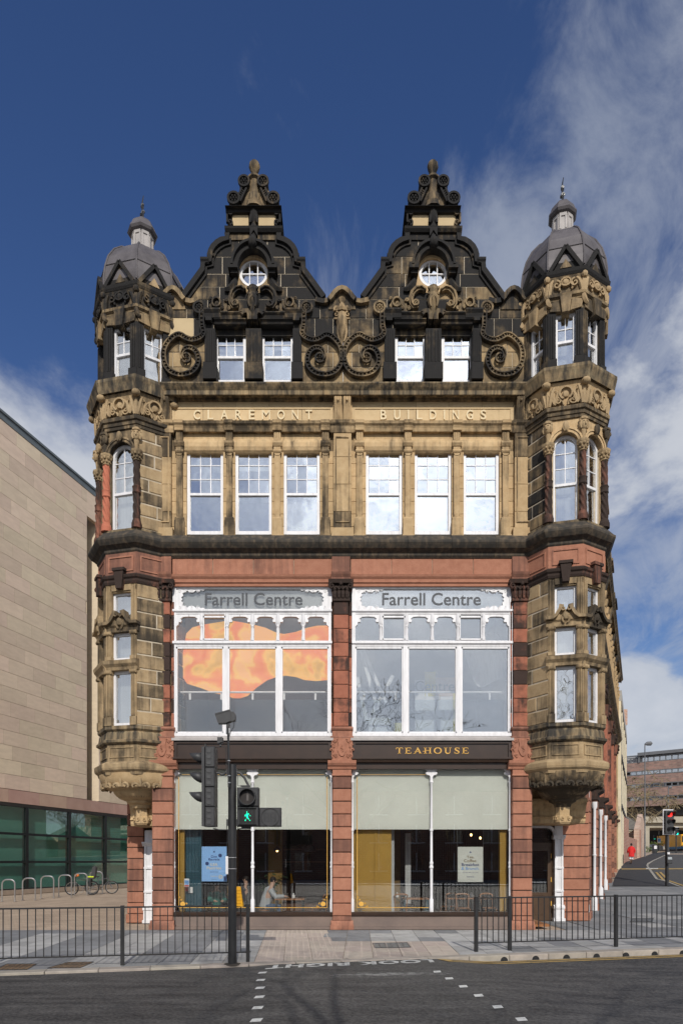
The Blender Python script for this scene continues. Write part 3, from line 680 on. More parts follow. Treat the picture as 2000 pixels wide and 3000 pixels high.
# wide pilasters
for a, b in ((447, 501), (977, 1029), (1507, 1560)):
    u0, u1 = X(a), X(b)
    P = part(MB().box(F, u0-.06, u1+.06, 11.5, 11.75, -.6, .06).box(F, u0+.01, u1-.01, 11.75, 15.6, -.6, -.03), 'wide_pilaster', 'tanm')
    mm = 'tanm'
    for k, (z0, z1) in enumerate(((11.75, 12.25), (12.25, 13.05), (13.05, 13.85), (13.85, Z(1268)))):
        part(MB().cbox(F, u0, u1, z0+.005, z1-.005, -.3, .0, .006), 'shaft_stone', mm, P)
    fr = MB()
    for s in (u0+.05, u1-.08): fr.box(F, s, s+.03, 11.95, 14.4, -.01, .03)
    fr.box(F, u0+.05, u1-.05, 11.92, 11.95, -.01, .03); fr.box(F, u0+.05, u1-.05, 14.4, 14.43, -.01, .03)
    part(fr, 'shaft_border', mm, P)
    part(MB().mould(F, u0-.08, u1+.08, [(-.3, Z(1268)), (.02, Z(1268)), (.05, Z(1258)), (.05, Z(1250)), (.11, Z(1244)), (.13, Z(1237)), (-.3, Z(1235))]), 'pilaster_cap', mm, P)
    br = MB().box(F, u0-.02, u1+.02, Z(1235), 15.62, -.3, .0); w = u1-u0
    for j in (0, 1):
        c0 = u0+w*(.04+.5*j); c1 = c0+w*.42
        pf = [(-.1, Z(1234)), (.05, Z(1234)), (.09, Z(1222)), (.10, Z(1205)), (.17, Z(1194)), (.22, Z(1183)), (.22, Z(1176)), (-.1, Z(1174))]
        br.mould(F, c0, c1, pf)
        for q in (.2, .5, .8):
            uu = c0+(c1-c0)*q; br.mould(F, uu-.012, uu+.012, [(a_+.02, z_) for a_, z_ in pf])
        br.ball(F.p((c0+c1)/2, Z(1186), .23), .04, 6, 4)
    part(br, 'console_bracket', 'tanm', P)
# ---------- main cornice
def mprof(b=-.6):
    return [(b, 15.5), (.0, 15.5), (.02, 15.56), (.18, 15.57), (.21, 15.50), (.24, 15.51), (.25, 15.62), (.31, 15.68), (.37, 15.75), (.37, 15.79), (.31, 15.81), (.05, 15.97), (-.05, 16.0), (b, 16.0)]
cutcourse(FF, -5.75, 5.75, mprof(), 11, 'main_cornice', 'corn')
# ================================================================== attic: twin gables
def tx(v): return 200+.5102*v          # measured positions of the left gable
def ty(v): return 440+.5102*v
GX = (742.3, 1267.0)
OUT = [(650, 850), (765, 692), (768, 650), (806, 640), (806, 612), (812, 588), (826, 562), (848, 540), (875, 524), (905, 517), (905, 487), (902, 450), (912, 445), (914, 358)]
def oedge(y):
    for (x0, y0), (x1, y1) in zip(OUT[:-1], OUT[1:]):
        if min(y0, y1) <= y <= max(y0, y1) and y0 != y1: return x0+(x1-x0)*(y-y0)/(y1-y0)
    return OUT[0][0]
for gi, cx in enumerate(GX):
    Yg = .1
    def U(x, Y=Yg): return X(tx(x)-742.3+cx, Y)
    def ZZ(y, Y=Yg): return Z(ty(y), Y)
    FG = FF; n0, n1 = -.6, -Yg
    mir = lambda x: 2126-x
    back = MB()
    # courses of the gable proper: outer stones follow the outline
    for (ya, yb, js, hole) in ((520, 612, (980, 1143), None), (612, 710, (885, 1243), (983, 1143)), (710, 785, (905, 1220), (983, 1143)), (785, 857, (870, 1070, 1255), None)):
        xs = [None]+sorted(js)+[None]
        ysr = sorted([y for _, y in OUT if ya < y < yb])
        def stonepoly(xa, xb, name):
            L = [(oedge(y)+6, y) for y in [ya]+ysr+[yb]] if xa is None else [(xa, ya), (xa, yb)]
            Rr = [(mir(oedge(y)+6), y) for y in [yb]+ysr[::-1]+[ya]] if xb is None else [(xb, yb), (xb, ya)]
            pts = [(U(x), ZZ(y)) for x, y in L+Rr]
            cxm = sum(p[0] for p in pts)/len(pts); czm = sum(p[1] for p in pts)/len(pts)
            back.poly(FG, pts, n0, n1-.012)
            sp = [(p[0]+(.011 if p[0] < cxm else -.011), p[1]+(.011 if p[1] < czm else -.011)) for p in pts]
            part(MB().poly(FG, sp, n0+.02, n1+random.uniform(-.005, .005)), name, 'black' if random.random() < .86 else 'soot')
        for xa, xb in zip(xs[:-1], xs[1:]):
            if hole and not ((xb or 9e9) <= hole[0] or (xa or -9e9) >= hole[1]):
                stonepoly(xa, hole[0], 'gable_stone'); stonepoly(hole[1], xb, 'gable_stone')
            else: stonepoly(xa, xb, 'gable_stone')
    # wall below the gable, running from the turret to the middle
    xl, xr = (515, 1576) if gi == 0 else (550, 1600)
    for (ya, yb, js, ho) in ((857, 965, (680, 800, 1326, 1445), ()), (965, 1070, (585, 720, 785, 1340, 1415, 1520), ((836, 1294),)), (1070, 1160, (640, 1490), ((836, 1294),)), (1160, 1245, (600, 1520), ((836, 1294),)), (1245, 1335, (555, 690, 1440), ((836, 1294),))):
        stones(FG, U(xl), U(xr), ZZ(yb), ZZ(ya), n0+.02, n1, 'gable_stone', 'half' if ya > 1000 else 'black', B, splits=[U(j) for j in js], holes=[(U(p), U(q)) for p, q in ho], back=back)
    if gi == 0: part(MB().cbox(FG, U(549), U(719), ZZ(1072), ZZ(965), -.3, n1+.006, .005), 'gable_stone', 'new')
    part(back, 'gable_backing', 'mortar')
    # coping along the outline
    for s in (1, -1):
        pl = [(U(x+10 if s > 0 else mir(x+10)), ZZ(y)-.04) for x, y in OUT[:11]]
        part(MB().ribbon(FG, pl, .15, -.75, .03), 'coping', 'black')
        pl2 = [(U(x+27 if s > 0 else mir(x+27)), ZZ(y)-.14) for x, y in OUT[:11]]
        part(MB().ribbon(FG, pl2, .06, -.3, -.05), 'coping_roll', 'black')
        part(MB().mould(FG, *sorted((U(764 if s > 0 else mir(764)), U(812 if s > 0 else mir(812)))), [(-.75, ZZ(668)), (.0, ZZ(668)), (.07, ZZ(652)), (.07, ZZ(640)), (-.75, ZZ(640))]), 'kneeler', 'black')
        a, b = sorted((U(800 if s > 0 else mir(800)), U(840 if s > 0 else mir(840))))
        part(MB().box(FG, a, b, ZZ(622), ZZ(608), -.5, .0), 'coping_band', 'black')
    # block under the pediment
    um = U(1066, 0)
    part(MB().box(FG, U(903), U(1226), ZZ(521), ZZ(462), -.75, -.06), 'gable_block', 'soot')
    part(MB().mould(FG, U(900, 0), U(1230, 0), [(-.8, ZZ(470, 0)), (.0, ZZ(470, 0)), (.06, ZZ(458, 0)), (.08, ZZ(447, 0)), (-.8, ZZ(444, 0))]), 'gable_string', 'black')
    part(MB().box(FG, U(916), U(1216), ZZ(446), ZZ(352), -.75, -.08), 'gable_block', 'black')
    for a, b in ((944, 1036), (1092, 1192)): part(MB().box(FG, U(a), U(b), ZZ(445), ZZ(372), -.3, -.055), 'tan_panel', 'new')
    part(MB().mould(FG, U(902, -.1), U(1224, -.1), [(-.85, ZZ(362, 0)), (.03, ZZ(362, 0)), (.05, ZZ(350, 0)), (.15, ZZ(344, 0)), (.17, ZZ(330, -.1)), (-.85, ZZ(326, -.1))]), 'gable_cornice', 'black')
    for s in (1, -1):
        e = U(932 if s > 0 else 1200); sc_ = MB()
        sc_.volute(FG, e, ZZ(378), .085, 1.1, .045, -.06, .03, 90, -s); sc_.volute(FG, e, ZZ(432), .085, 1.1, .045, -.06, .03, -90, s)
        sc_.box(FG, e-s*.085-.025, e-s*.085+.025, ZZ(432), ZZ(378), -.06, .02); part(sc_, 'console_scroll', 'black')
    # crowning pediment with four volutes
    pd = [(925, 326), (928, 290), (950, 268), (968, 262), (984, 228), (988, 196), (1000, 180), (1042, 186), (1042, 152)]
    pts = [(U(x), ZZ(y)) for x, y in pd]+[(U(2132-x), ZZ(y)) for x, y in pd[::-1]]
    part(MB().poly(FG, pts, -.65, -.1), 'pediment', 'soot')
    vo = MB()
    for s in (0, 1):
        q = lambda x: x if s == 0 else 2132-x
        sg = 1 if s == 0 else -1
        for (x, y, r) in ((953, 297, .165), (1012, 200, .15)):
            vo.lathe((0, 0, 0), [(0, 0)], 3) if False else None
            c = [(U(q(x))+r*math.cos(t*.3927), ZZ(y)+r*math.sin(t*.3927)) for t in range(16)]
            vo.poly(FG, c, -.7, -.02); vo.rosette(FG, U(q(x)), ZZ(y), r, .0)
        pa = [(1000, 232), (988, 262), (972, 285)]
        vo.ribbon(FG, [(U(q(x)), ZZ(y)) for x, y in pa], .05, -.65, .02)
        pb = [(1026, 236), (1010, 270), (990, 312)]
        vo.ribbon(FG, [(U(q(x)), ZZ(y)) for x, y in pb], .05, -.65, .02)
        for t in (.2, .4, .6, .8):
            x0 = 1000-28*t; y0 = 232+53*t; vo.ribbon(FG, [(U(q(x0)), ZZ(y0)), (U(q(x0+24)), ZZ(y0+12))], .03, -.3, .0)
    part(vo, 'pediment_volute', 'black')
    fi = MB(); yc = .12
    fi.lathe((um, yc, 0), [(.30, ZZ(352)), (.27, ZZ(340)), (.24, ZZ(330)), (.24, ZZ(312)), (.17, ZZ(300)), (.17, ZZ(262)), (.13, ZZ(250)), (.13, ZZ(180)), (.2, ZZ(172)), (.2, ZZ(162)), (.13, ZZ(148)), (.07, ZZ(142)), (.09, ZZ(130)), (.12, ZZ(118)), (.145, ZZ(108)), (.165, ZZ(95)), (.155, ZZ(80)), (.11, ZZ(68)), (.04, ZZ(64)), (0, ZZ(63))], 10)
    part(fi, 'finial', 'soot')
    # spine below the finial with shield
    sp = MB(); sp.lathe((um, .02, 0), [(.02, ZZ(440)), (.1, ZZ(420)), (.13, ZZ(390)), (.12, ZZ(365)), (.06, ZZ(352))], 8)
    for s in (-1, 1): sp.curl(FG, um+s*.1, ZZ(440), .02, 90, .42, .035, 40*s)
    sp.poly(FG, [(um-.11, ZZ(470)), (um, ZZ(436)), (um+.11, ZZ(470)), (um+.11, ZZ(520)), (um, ZZ(486)), (um-.11, ZZ(520))], -.1, .07)
    sp.box(FG, um-.06, um+.06, ZZ(535), ZZ(470), -.1, .02); part(sp, 'spine_carving', 'black')
    # round window under its hood
    uo, zo = U(1065, .2), ZZ(712, .2); r = .42
    ring = MB(); k = 32
    ring.ribbon(FG, [(U(1064)+.53*math.cos(2*math.pi*i/k), ZZ(704)+.53*math.sin(2*math.pi*i/k)) for i in range(k)], .2, -.5, -.085, closed=True)
    part(ring, 'oculus_surround', 'tanm')
    hd = MB(); uh, zh = U(1063, 0), ZZ(692, 0)
    hd.ribbon(FG, [(uh+.50*math.cos(math.pi*i/18), zh+.60*math.sin(math.pi*i/18)) for i in range(19)], .13, -.4, .16)
    hd.ribbon(FG, [(uh+.60*math.cos(math.pi*i/18), zh+.70*math.sin(math.pi*i/18)) for i in range(19)], .07, -.4, .26)
    for s in (-1, 1):
        hd.box(FG, uh+s*.57-.14, uh+s*.57+.14, zh-.10, zh+.06, -.3, .24); hd.box(FG, uh+s*.55-.1, uh+s*.55+.1, zh-.18, zh-.1, -.3, .14)
        hd.curl(FG, uh+s*.52, zh-.2, -.06, -75 if s > 0 else -105, .5, .07, 50*s)
    hd.ball(FG.p(uh, zh+.66, .2), (.14, .14, .16), 8, 6); hd.ball(FG.p(uh, zh+.84, .15), .08, 8, 6)
    part(hd, 'oculus_hood', 'black')
    ow = MB(); ow.ribbon(FG, [(uo+(r-.035)*math.cos(2*math.pi*i/k), zo+(r-.035)*math.sin(2*math.pi*i/k)) for i in range(k)], .08, -.27, -.17, closed=True)
    for q in (-.12, .12): ow.box(FG, uo+q-.014, uo+q+.014, zo-.36, zo+.36, -.245, -.19)
    ow.box(FG, uo-.38, uo+.38, zo-.014, zo+.014, -.243, -.192)
    OW = part(ow, 'round_window', 'white')
    part(MB().poly(FG, [(uo+(r-.05)*math.cos(2*math.pi*i/k), zo+(r-.05)*math.sin(2*math.pi*i/k)) for i in range(k)], -.23, -.224), 'pane', 'glass', OW)
    part(MB().box(FG, uo-.5, uo+.5, zo-.5, zo+.5, -.66, -.65), 'oculus_lining', 'mustard', OW)
    # pair of sash windows and their black piers
    Yw = .42
    for wi, (a, b) in enumerate(((845, 1022), (1112, 1294))):
        window(FG, U(a, Yw), U(b, Yw), ZZ(1345, Yw), ZZ(1042, Yw), -Yw, rows=2, cols=3, meet=.50, fr=.085, curtain=.55 if wi == 0 else .72)
    for a, b in ((786, 846), (1022, 1110), (1290, 1340)):
        p = MB(); z0, z1 = ZZ(1330), ZZ(1035); ua, ub = U(a), U(b)
        p.box(FG, ua, ub, z0, z1, -.7, -.02); p.box(FG, ua-.04, ub+.04, z0, ZZ(1235), -.7, .05)
        for q in (.18, .4, .62, .84): uu = ua+(ub-ua)*q; p.box(FG, uu-.02, uu+.02, ZZ(1228), ZZ(1045), -.1, .015)
        part(p, 'window_pier', 'black')
    # entablature over the windows
    hx = lambda v: (560+.2296*v-200)/.5102; hy = lambda v: (840+.2296*v-440)/.5102
    en = MB()
    for (a, b, c, d, nn) in ((300, 705, 487, 440, .02), (895, 1300, 487, 440, .02), (180, 390, 440, 345, .13), (1200, 1420, 440, 345, .13), (385, 660, 440, 378, .09), (920, 1200, 440, 378, .09)):
        en.mould(FG, U(hx(a)), U(hx(b)), [(-.7, ZZ(hy(c))), (nn-.09, ZZ(hy(c))), (nn-.06, ZZ(hy(c-(c-d)*.5))), (nn, ZZ(hy(d+(c-d)*.2))), (nn, ZZ(hy(d))), (-.7, ZZ(hy(d)))])
    for s in (-1, 1):
        c0 = U(hx(790))
        en.ribbon(FG, [(c0+s*.33, ZZ(hy(400))), (c0+s*.26, ZZ(hy(370))), (c0+s*.14, ZZ(hy(365))), (c0+s*.08, ZZ(hy(410))), (c0+s*.08, ZZ(hy(475)))], .13, -.5, .09)
        en.box(FG, c0+s*1.28-.09, c0+s*1.28+.09, ZZ(hy(482)), ZZ(hy(430)), -.5, .07)
    en.box(FG, U(hx(300)), U(hx(1300)), ZZ(hy(560)), ZZ(hy(487)), -.7, -.3)
    part(en, 'window_entablature', 'soot')
    # carved crest over it
    cr_ = MB(); c0 = U(1063)
    for s in (-1, 1):
        P_ = [(690, 85), (640, 50), (580, 60), (530, 110), (508, 180), (515, 250), (545, 295), (585, 290), (595, 250), (570, 235)]
        pl = [(c0+s*(790-x)*.2296/100*1.005, ZZ(hy(y))) for x, y in P_]
        cr_.ribbon(FG, pl, [.1, .13, .15, .15, .14, .13, .12, .1, .08, .05], -.3, .03); cr_.ribbon(FG, [(u+s*.0, z) for u, z in pl], .035, -.3, .09)
        cr_.volute(FG, c0+s*.5, ZZ(hy(262)), .1, 1.3, .05, -.1, .08, 180, s)
        # foliage at the outer ends
        e = c0+s*(790-325)*.2296/100
        cr_.poly(FG, [(c0+s*.7, ZZ(hy(345))), (c0+s*1.2, ZZ(hy(345))), (c0+s*1.27, ZZ(hy(260))), (c0+s*1.2, ZZ(hy(185))), (c0+s*1.0, ZZ(hy(170))), (c0+s*.8, ZZ(hy(200)))], -.3, -.04)
        cr_.ribbon(FG, [(e+.12*math.cos(t*.524), ZZ(hy(240))+.13*math.sin(t*.524)) for t in range(12)], .05, -.1, .06, closed=True)
        for (dx, dy, an, ln, bd) in ((0, 265, 60, .2, 260), (0, 230, 200, .18, 260), (.14, 300, 20, .18, 200), (-.14, 310, 150, .2, -220), (-.25, 220, 100, .22, 200), (.18, 200, 60, .14, 200), (-.32, 320, 170, .18, -200)):
            cr_.curl(FG, e+s*dx, ZZ(hy(dy)), -.02, an if s > 0 else 180-an, ln, .032, bd*s)
        # rosette and drop by the pier
        e = c0+s*(790-110)*.2296/100*1.005; cr_.poly(FG, [(e+.17*math.cos(t*.3927), ZZ(hy(303))+.17*math.sin(t*.3927)) for t in range(16)], -.3, -.05); cr_.rosette(FG, e, ZZ(hy(303)), .16, .0, 8)
    cr_.lathe((c0, .02, 0), [(.02, ZZ(hy(440))), (.06, ZZ(hy(400))), (.1, ZZ(hy(330))), (.15, ZZ(hy(250))), (.18, ZZ(hy(190))), (.13, ZZ(hy(130))), (.16, ZZ(hy(90))), (.13, ZZ(hy(55))), (.14, ZZ(hy(40))), (.08, ZZ(hy(28)))], 8)
    for s in (-1, 1):
        cr_.curl(FG, c0+s*.08, ZZ(hy(330)), .12, 75 if s > 0 else 105, .42, .03, 60*s); cr_.ball(FG.p(c0+s*.13, ZZ(hy(80)), .08), .05, 6, 4); cr_.ball(FG.p(c0+s*.13, ZZ(hy(150)), .08), .045, 6, 4)
    part(cr_, 'crest_carving', 'soot')
    # great ribbed scrolls each side
    G7 = [(1440, 600), (1440, 850), (1470, 985), (1430, 1055), (1350, 1100), (1250, 1115), (1150, 1080), (1065, 1030), (980, 1040), (890, 1110), (815, 1200), (772, 1320), (772, 1450), (812, 1570), (890, 1668), (1000, 1716), (1130, 1722), (1260, 1680), (1345, 1590), (1382, 1470), (1358, 1352), (1290, 1278), (1200, 1255), (1115, 1295), (1085, 1380), (1110, 1450)]
    # smooth it
    def cat(P, k=4):
        o = []
        for i in range(len(P)-1):
            p0, p1, p2, p3 = P[max(i-1, 0)], P[i], P[i+1], P[min(i+2, len(P)-1)]
            for j in range(k):
                t = j/k
                o.append(tuple(.5*((2*p1[a])+(-p0[a]+p2[a])*t+(2*p0[a]-5*p1[a]+4*p2[a]-p3[a])*t*t+(-p0[a]+3*p1[a]-3*p2[a]+p3[a])*t**3) for a in (0, 1)))
        return o+[P[-1]]
    for s in (1, -1):
        P_ = [(c0+s*((880+.1658*x)-1267)/100*1.005, Z(820+.1658*y, .1)) for x, y in cat(G7)]
        sc2 = MB(); wid = [.125*(1 if i < len(P_)-20 else .55+.45*(len(P_)-i)/20) for i in range(len(P_))]
        sc2.ribbon(FG, P_, wid, -.3, -.0)
        for sd in (-1, 1):
            q = []
            for i in range(len(P_)):
                a, b = P_[max(i-1, 0)], P_[min(i+1, len(P_)-1)]; dx, dz = b[0]-a[0], b[1]-a[1]; d = math.hypot(dx, dz) or 1
                q.append((P_[i][0]-sd*dz/d*wid[i]*.46, P_[i][1]+sd*dx/d*wid[i]*.46))
            sc2.ribbon(FG, q, .035, -.3, .06)
        acc = 0
        for i in range(1, len(P_)-8):
            a, b = P_[i-1], P_[i]; acc += math.hypot(b[0]-a[0], b[1]-a[1])
            if acc > .062:
                acc = 0; d = math.hypot(b[0]-a[0], b[1]-a[1]) or 1; ox, oz = -(b[1]-a[1])/d*.05, (b[0]-a[0])/d*.05
                sc2.ribbon(FG, [(b[0]-ox, b[1]-oz), (b[0]+ox, b[1]+oz)], .026, -.1, .04)
        cc = (c0+s*((880+.1658*1160)-1267)/100*1.005, Z(820+.1658*1420, .1))
        sc2.rosette(FG, cc[0], cc[1], .13, -.02, 4)
        part(sc2, 'ribbed_scroll', 'soot')
# parapet humps and the carving between the gables
um = X(1001.5)
for (xc, w) in ((X(1001.5), .40), (X(506), .36), (X(1504), .36)):
    hp = MB(); zb = Z(880)
    hp.ribbon(FF, [(xc-w*.95, zb+.0), (xc-w*.8, zb+.06), (xc-w*.55, zb+.2), (xc-w*.25, zb+.30), (xc, zb+.33), (xc+w*.25, zb+.30), (xc+w*.55, zb+.2), (xc+w*.8, zb+.06), (xc+w*.95, zb)], .12, -.8, .08)
    hp.poly(FF, [(xc-w, zb-.2), (xc+w, zb-.2), (xc+w*.8, zb+.05), (xc+w*.5, zb+.2), (xc, zb+.29), (xc-w*.5, zb+.2), (xc-w*.8, zb+.05)], -.6, -.07)
    part(hp, 'parapet_hump', 'soot')
    for s in (-1, 1):
        L = .38
        part(MB().ribbon(FF, [(xc+s*(w+.02), zb+.0), (xc+s*(w+.16), zb-.03), (xc+s*(w+L), zb+.02+.0)], .13, -.75, .03), 'coping', 'soot')
cv = MB(); z1 = Z(890); z0 = Z(1012)
cv.lathe((um, .03, 0), [(.02, z0), (.05, z0+.25), (.14, z0+.5), (.17, z0+.75), (.12, z0+.95), (.06, z0+1.0)], 8)
cv.lathe((um, .03, 0), [(.12, z0+1.0), (.14, z0+1.08), (.06, z0+1.25), (.0, z0+1.32)], 8)
for s in (-1, 1):
    cv.curl(FF, um+s*.06, z0+.1, .0, 90-s*20, .9, .035, 60*s, k=9); cv.curl(FF, um+s*.22, z0+1.0, .0, 90, .3, .04, 200*s); cv.volute(FF, um+s*.17, z0+.88, .08, 1.1, .04, -.1, .06, 90, s)
for a in (50, 70, 90, 110, 130): cv.curl(FF, um, z1+.04, -.06, a, .22, .02, (90-a))
part(cv, 'carved_drop', 'tanm')

# ================================================================== corner turrets
PH = -81
def ring(c, r, prof, seg=8, ph=PH, smooth=False): return MB().lathe((c[0], c[1], 0), [(r+dr, z) for dr, z in prof], seg, ph, smooth)
def turret(side, c, S):
    Rb = 1.2*S; ap = Rb*math.cos(R(22.5)); hw = Rb*math.sin(R(22.5))
    cen = Vector((c[0], c[1], 0))
    faces = {}
    for a in (-148.5, -103.5, -58.5, -13.5):
        nv = Vector((math.cos(R(a)), math.sin(R(a)), 0)); faces[a] = Fr(cen+nv*ap, (-nv.y, nv.x))
    right = side == 'right'
    win_or = (-103.5, -58.5) if right else (-103.5, -148.5)
    win_2 = win_or; win_3 = (-148.5, -103.5, -58.5)
    tp = lambda mb, name, m, parent=None: part(mb, name, m, parent)
    # cores seen through the panes
    tp(MB().lathe((c[0], c[1], 0), [(Rb-.5, 4.2), (Rb-.5, 18.0)], 8, PH, False), 'turret_lining', 'curtain')
    RbL = Rb-.10
    # ---- corbel bowl and pendant
    tp(ring(c, RbL, [(-.4, 4.52), (.06, 4.56), (.05, 4.45), (-.02, 4.28), (-.14, 4.17), (-.34, 4.11), (-.36, 4.05), (-.42, 3.98), (-.55, 3.88), (-.72, 3.82), (-.74, 3.76), (-.86, 3.70), (-.9, 3.60), (-.98, 3.6)], 24, PH, True), 'corbel_bowl', 'tanm')
    lv = MB()
    for i in range(24):
        a = R(-190+i*9.5); nv = Vector((math.cos(a), math.sin(a), 0)); fr = Fr(cen+nv*(RbL-.06), (-nv.y, nv.x))
        if i % 3 == 0:
            for d in (-1, 0, 1): lv.curl(fr, d*.03, 4.16, .03, 90-d*32, .34, .035, -d*120)
        else: lv.curl(fr, 0, 4.2, .03, 90+(40 if i % 3 == 1 else -40), .24, .03, 200 if i % 3 == 1 else -200); lv.ball(fr.p(0, 4.18, -.02), .05, 6, 4)
    for i in range(36):
        a = R(-190+i*6); nv = Vector((math.cos(a), math.sin(a), 0)); lv.tube([cen+nv*(RbL-.40)+Vector((0, 0, 4.04)), cen+nv*(RbL-.53)+Vector((0, 0, 3.92)), cen+nv*(RbL-.7)+Vector((0, 0, 3.84))], [.024, .026, .016], 5)
    tp(lv, 'corbel_foliage', 'tant')
    pn = MB().lathe((c[0], c[1], 0), [(.22, 3.62), (.21, 3.36), (.25, 3.34), (.25, 3.16), (.2, 3.1)], 8, PH, False)
    for i in range(8):
        a = R(PH+45*i+22); nv = Vector((math.cos(a), math.sin(a), 0)); fr = Fr(cen+nv*.24, (-nv.y, nv.x)); pn.volute(fr, 0, 3.26, .06, 1.2, .03, -.02, .03, 90, 1)
    tp(pn, 'pendant', 'tan')
    # ---- panelled apron
    tp(ring(c, RbL, [(-.3, 4.5), (.1, 4.5), (.12, 4.58), (.2, 4.64), (.22, 4.7), (.22, 4.8), (.18, 4.84), (.05, 4.9), (-.3, 4.9)]), 'apron_cornice', 'tant')
    tp(ring(c, RbL, [(-.3, 4.9), (.04, 4.9), (.04, 5.42), (-.3, 5.42)]), 'apron', 'tant')
    for a, f in faces.items():
        b = MB(); w = hw+.02; n = .046-.092; o = .016
        for q in ((-w+.12, w-.12, 5.28, 5.31), (-w+.12, w-.12, 5.0, 5.03), (-w+.12, -w+.15, 5.03, 5.28), (w-.15, w-.12, 5.03, 5.28)): b.box(f, *q, n-.03, n+o)
        tp(b, 'apron_panel', 'tant')
    tp(ring(c, RbL, [(-.3, 5.4), (.1, 5.4), (.16, 5.44), (.17, 5.5), (.10, 5.54), (.08, 5.7), (.04, 5.76), (.12, 5.82), (.12, 5.92), (-.3, 5.92)]), 'apron_sill', 'corn')
    # ---- oriel storey
    for a, f in faces.items():
        if a in win_or:
            jw = .17*S
            J = MB()
            for s in (-1, 1):
                e0, e1 = sorted((s*hw, s*(hw-jw)))
                J.box(f, e0, e1, 5.92, 10.0, -.3, .0)
                for q in (.3, .55, .8): uu = s*(hw-jw*q); J.box(f, uu-.014, uu+.014, 6.2, 9.95, -.05, .028)
                J.box(f, *sorted((s*(hw+.0), s*(hw-jw-.01))), 5.92, 6.17, -.2, .045)
                for z in (7.48, 8.6):
                    J.box(f, *sorted((s*(hw+.02), s*(hw-jw-.02))), z-.06, z+.04, -.2, .06)
                    for q in (.1, .3, .5, .7, .9): J.ball(f.p(s*(hw-jw*q), z-.01, .06), (.028, .028, .045), 6, 4)
                J.box(f, *sorted((s*(hw+.01), s*(hw-jw-.01))), 7.82, 7.92, -.2, .04)
            J.box(f, -hw, hw, 9.82, 10.0, -.3, .0); J.box(f, -(hw-jw), hw-jw, 9.78, 9.83, -.3, -.04)
            tp(J, 'oriel_jamb', 'tant')
            mc = MB().mould(f, -hw-.06, hw+.06, [(-.3, 7.52), (.03, 7.52), (.05, 7.6), (.12, 7.68), (.14, 7.78), (.0, 7.82), (-.3, 7.82)])
            tp(mc, 'oriel_cornice', 'tant')
            pc = MB().mould(f, -hw-.06, hw+.06, [(-.3, 8.62), (.03, 8.62), (.04, 8.74), (.08, 8.78), (-.3, 8.8)])
            pts = [(-hw-.08, 8.84), (-hw*.75, 8.85), (-hw*.55, 8.92), (-hw*.35, 9.08), (-.16, 9.17), (-.07, 9.14)]
            for s in (1, -1):
                pl = [(s*u, z) for u, z in pts]; pc.ribbon(f, pl, .085, -.1, .17); pc.volute(f, -s*.07, 9.08, .07, 1.1, .05, -.05, .18, 90, s)
            pc.poly(f, [(-hw*.8, 8.8), (hw*.8, 8.8), (hw*.5, 8.93), (.25, 9.05), (0, 9.08), (-.25, 9.05), (-hw*.5, 8.93)], -.2, .06)
            pc.ball(f.p(0, 8.9, .08), (.1, .07, .12), 8, 5)
            for s in (-1, 1): pc.curl(f, s*.04, 8.7, .07, 90-s*40, .34, .026, 130*s)
            tp(pc, 'swan_neck_pediment', 'tant')
            for z0, z1 in ((5.93, 7.52), (7.82, 8.62), (8.95, 9.8)):
                window(f, -(hw-jw)-.01, hw-jw+.01, z0, z1, -.17, rows=1, cols=1, meet=0, gl='glasst', fr=.075)
        else:
            bk = MB()
            for k in range(10): stones(f, -hw, hw, 5.92+k*.408, 5.92+(k+1)*.408, -.3, .0, 'rock_faced_stone', 'tant', B, splits=[random.uniform(-.2, .2)] if k % 2 else [], c=.03, back=bk)
            tp(bk, 'stone_backing', 'mortar')
    tp(ring(c, Rb, [(-.3, 10.0), (.02, 10.0), (.05, 10.06), (.05, 10.12), (.1, 10.16), (.12, 10.22), (.03, 10.28), (-.3, 10.28)]), 'red_string', 'redk')
    tp(ring(c, Rb, [(-.3, 10.28), (-.0, 10.28), (-.0, 10.92), (-.3, 10.92)]), 'red_band', 'red')
    for a, f in faces.items():
        b = MB()
        for q in ((-hw+.1, hw-.1, 10.76, 10.8), (-hw+.1, hw-.1, 10.36, 10.4), (-hw+.1, -hw+.14, 10.4, 10.76), (hw-.14, hw-.1, 10.4, 10.76)): b.box(f, *q, -.03, .025)
        tp(b, 'red_panel', 'red')
        if a in win_or:
            tp(MB().poly(f, [(-.09, 9.84), (.09, 9.84), (.15, 10.34), (-.15, 10.34)], -.1, .15).box(f, -.19, .19, 10.34, 10.42, -.1, .18), 'keystone', 'redk')
    for i, (z, rr, nm) in enumerate(((11.06, .30, 'lower_cornice'),)):
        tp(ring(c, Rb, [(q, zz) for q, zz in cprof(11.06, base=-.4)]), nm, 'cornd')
    # ---- second storey with twisted columns
    tp(ring(c, Rb, [(-.3, 11.5), (.05, 11.5), (.06, 11.56), (.0, 11.6), (-.3, 11.6)]), 'turret_plinth', 'corn')
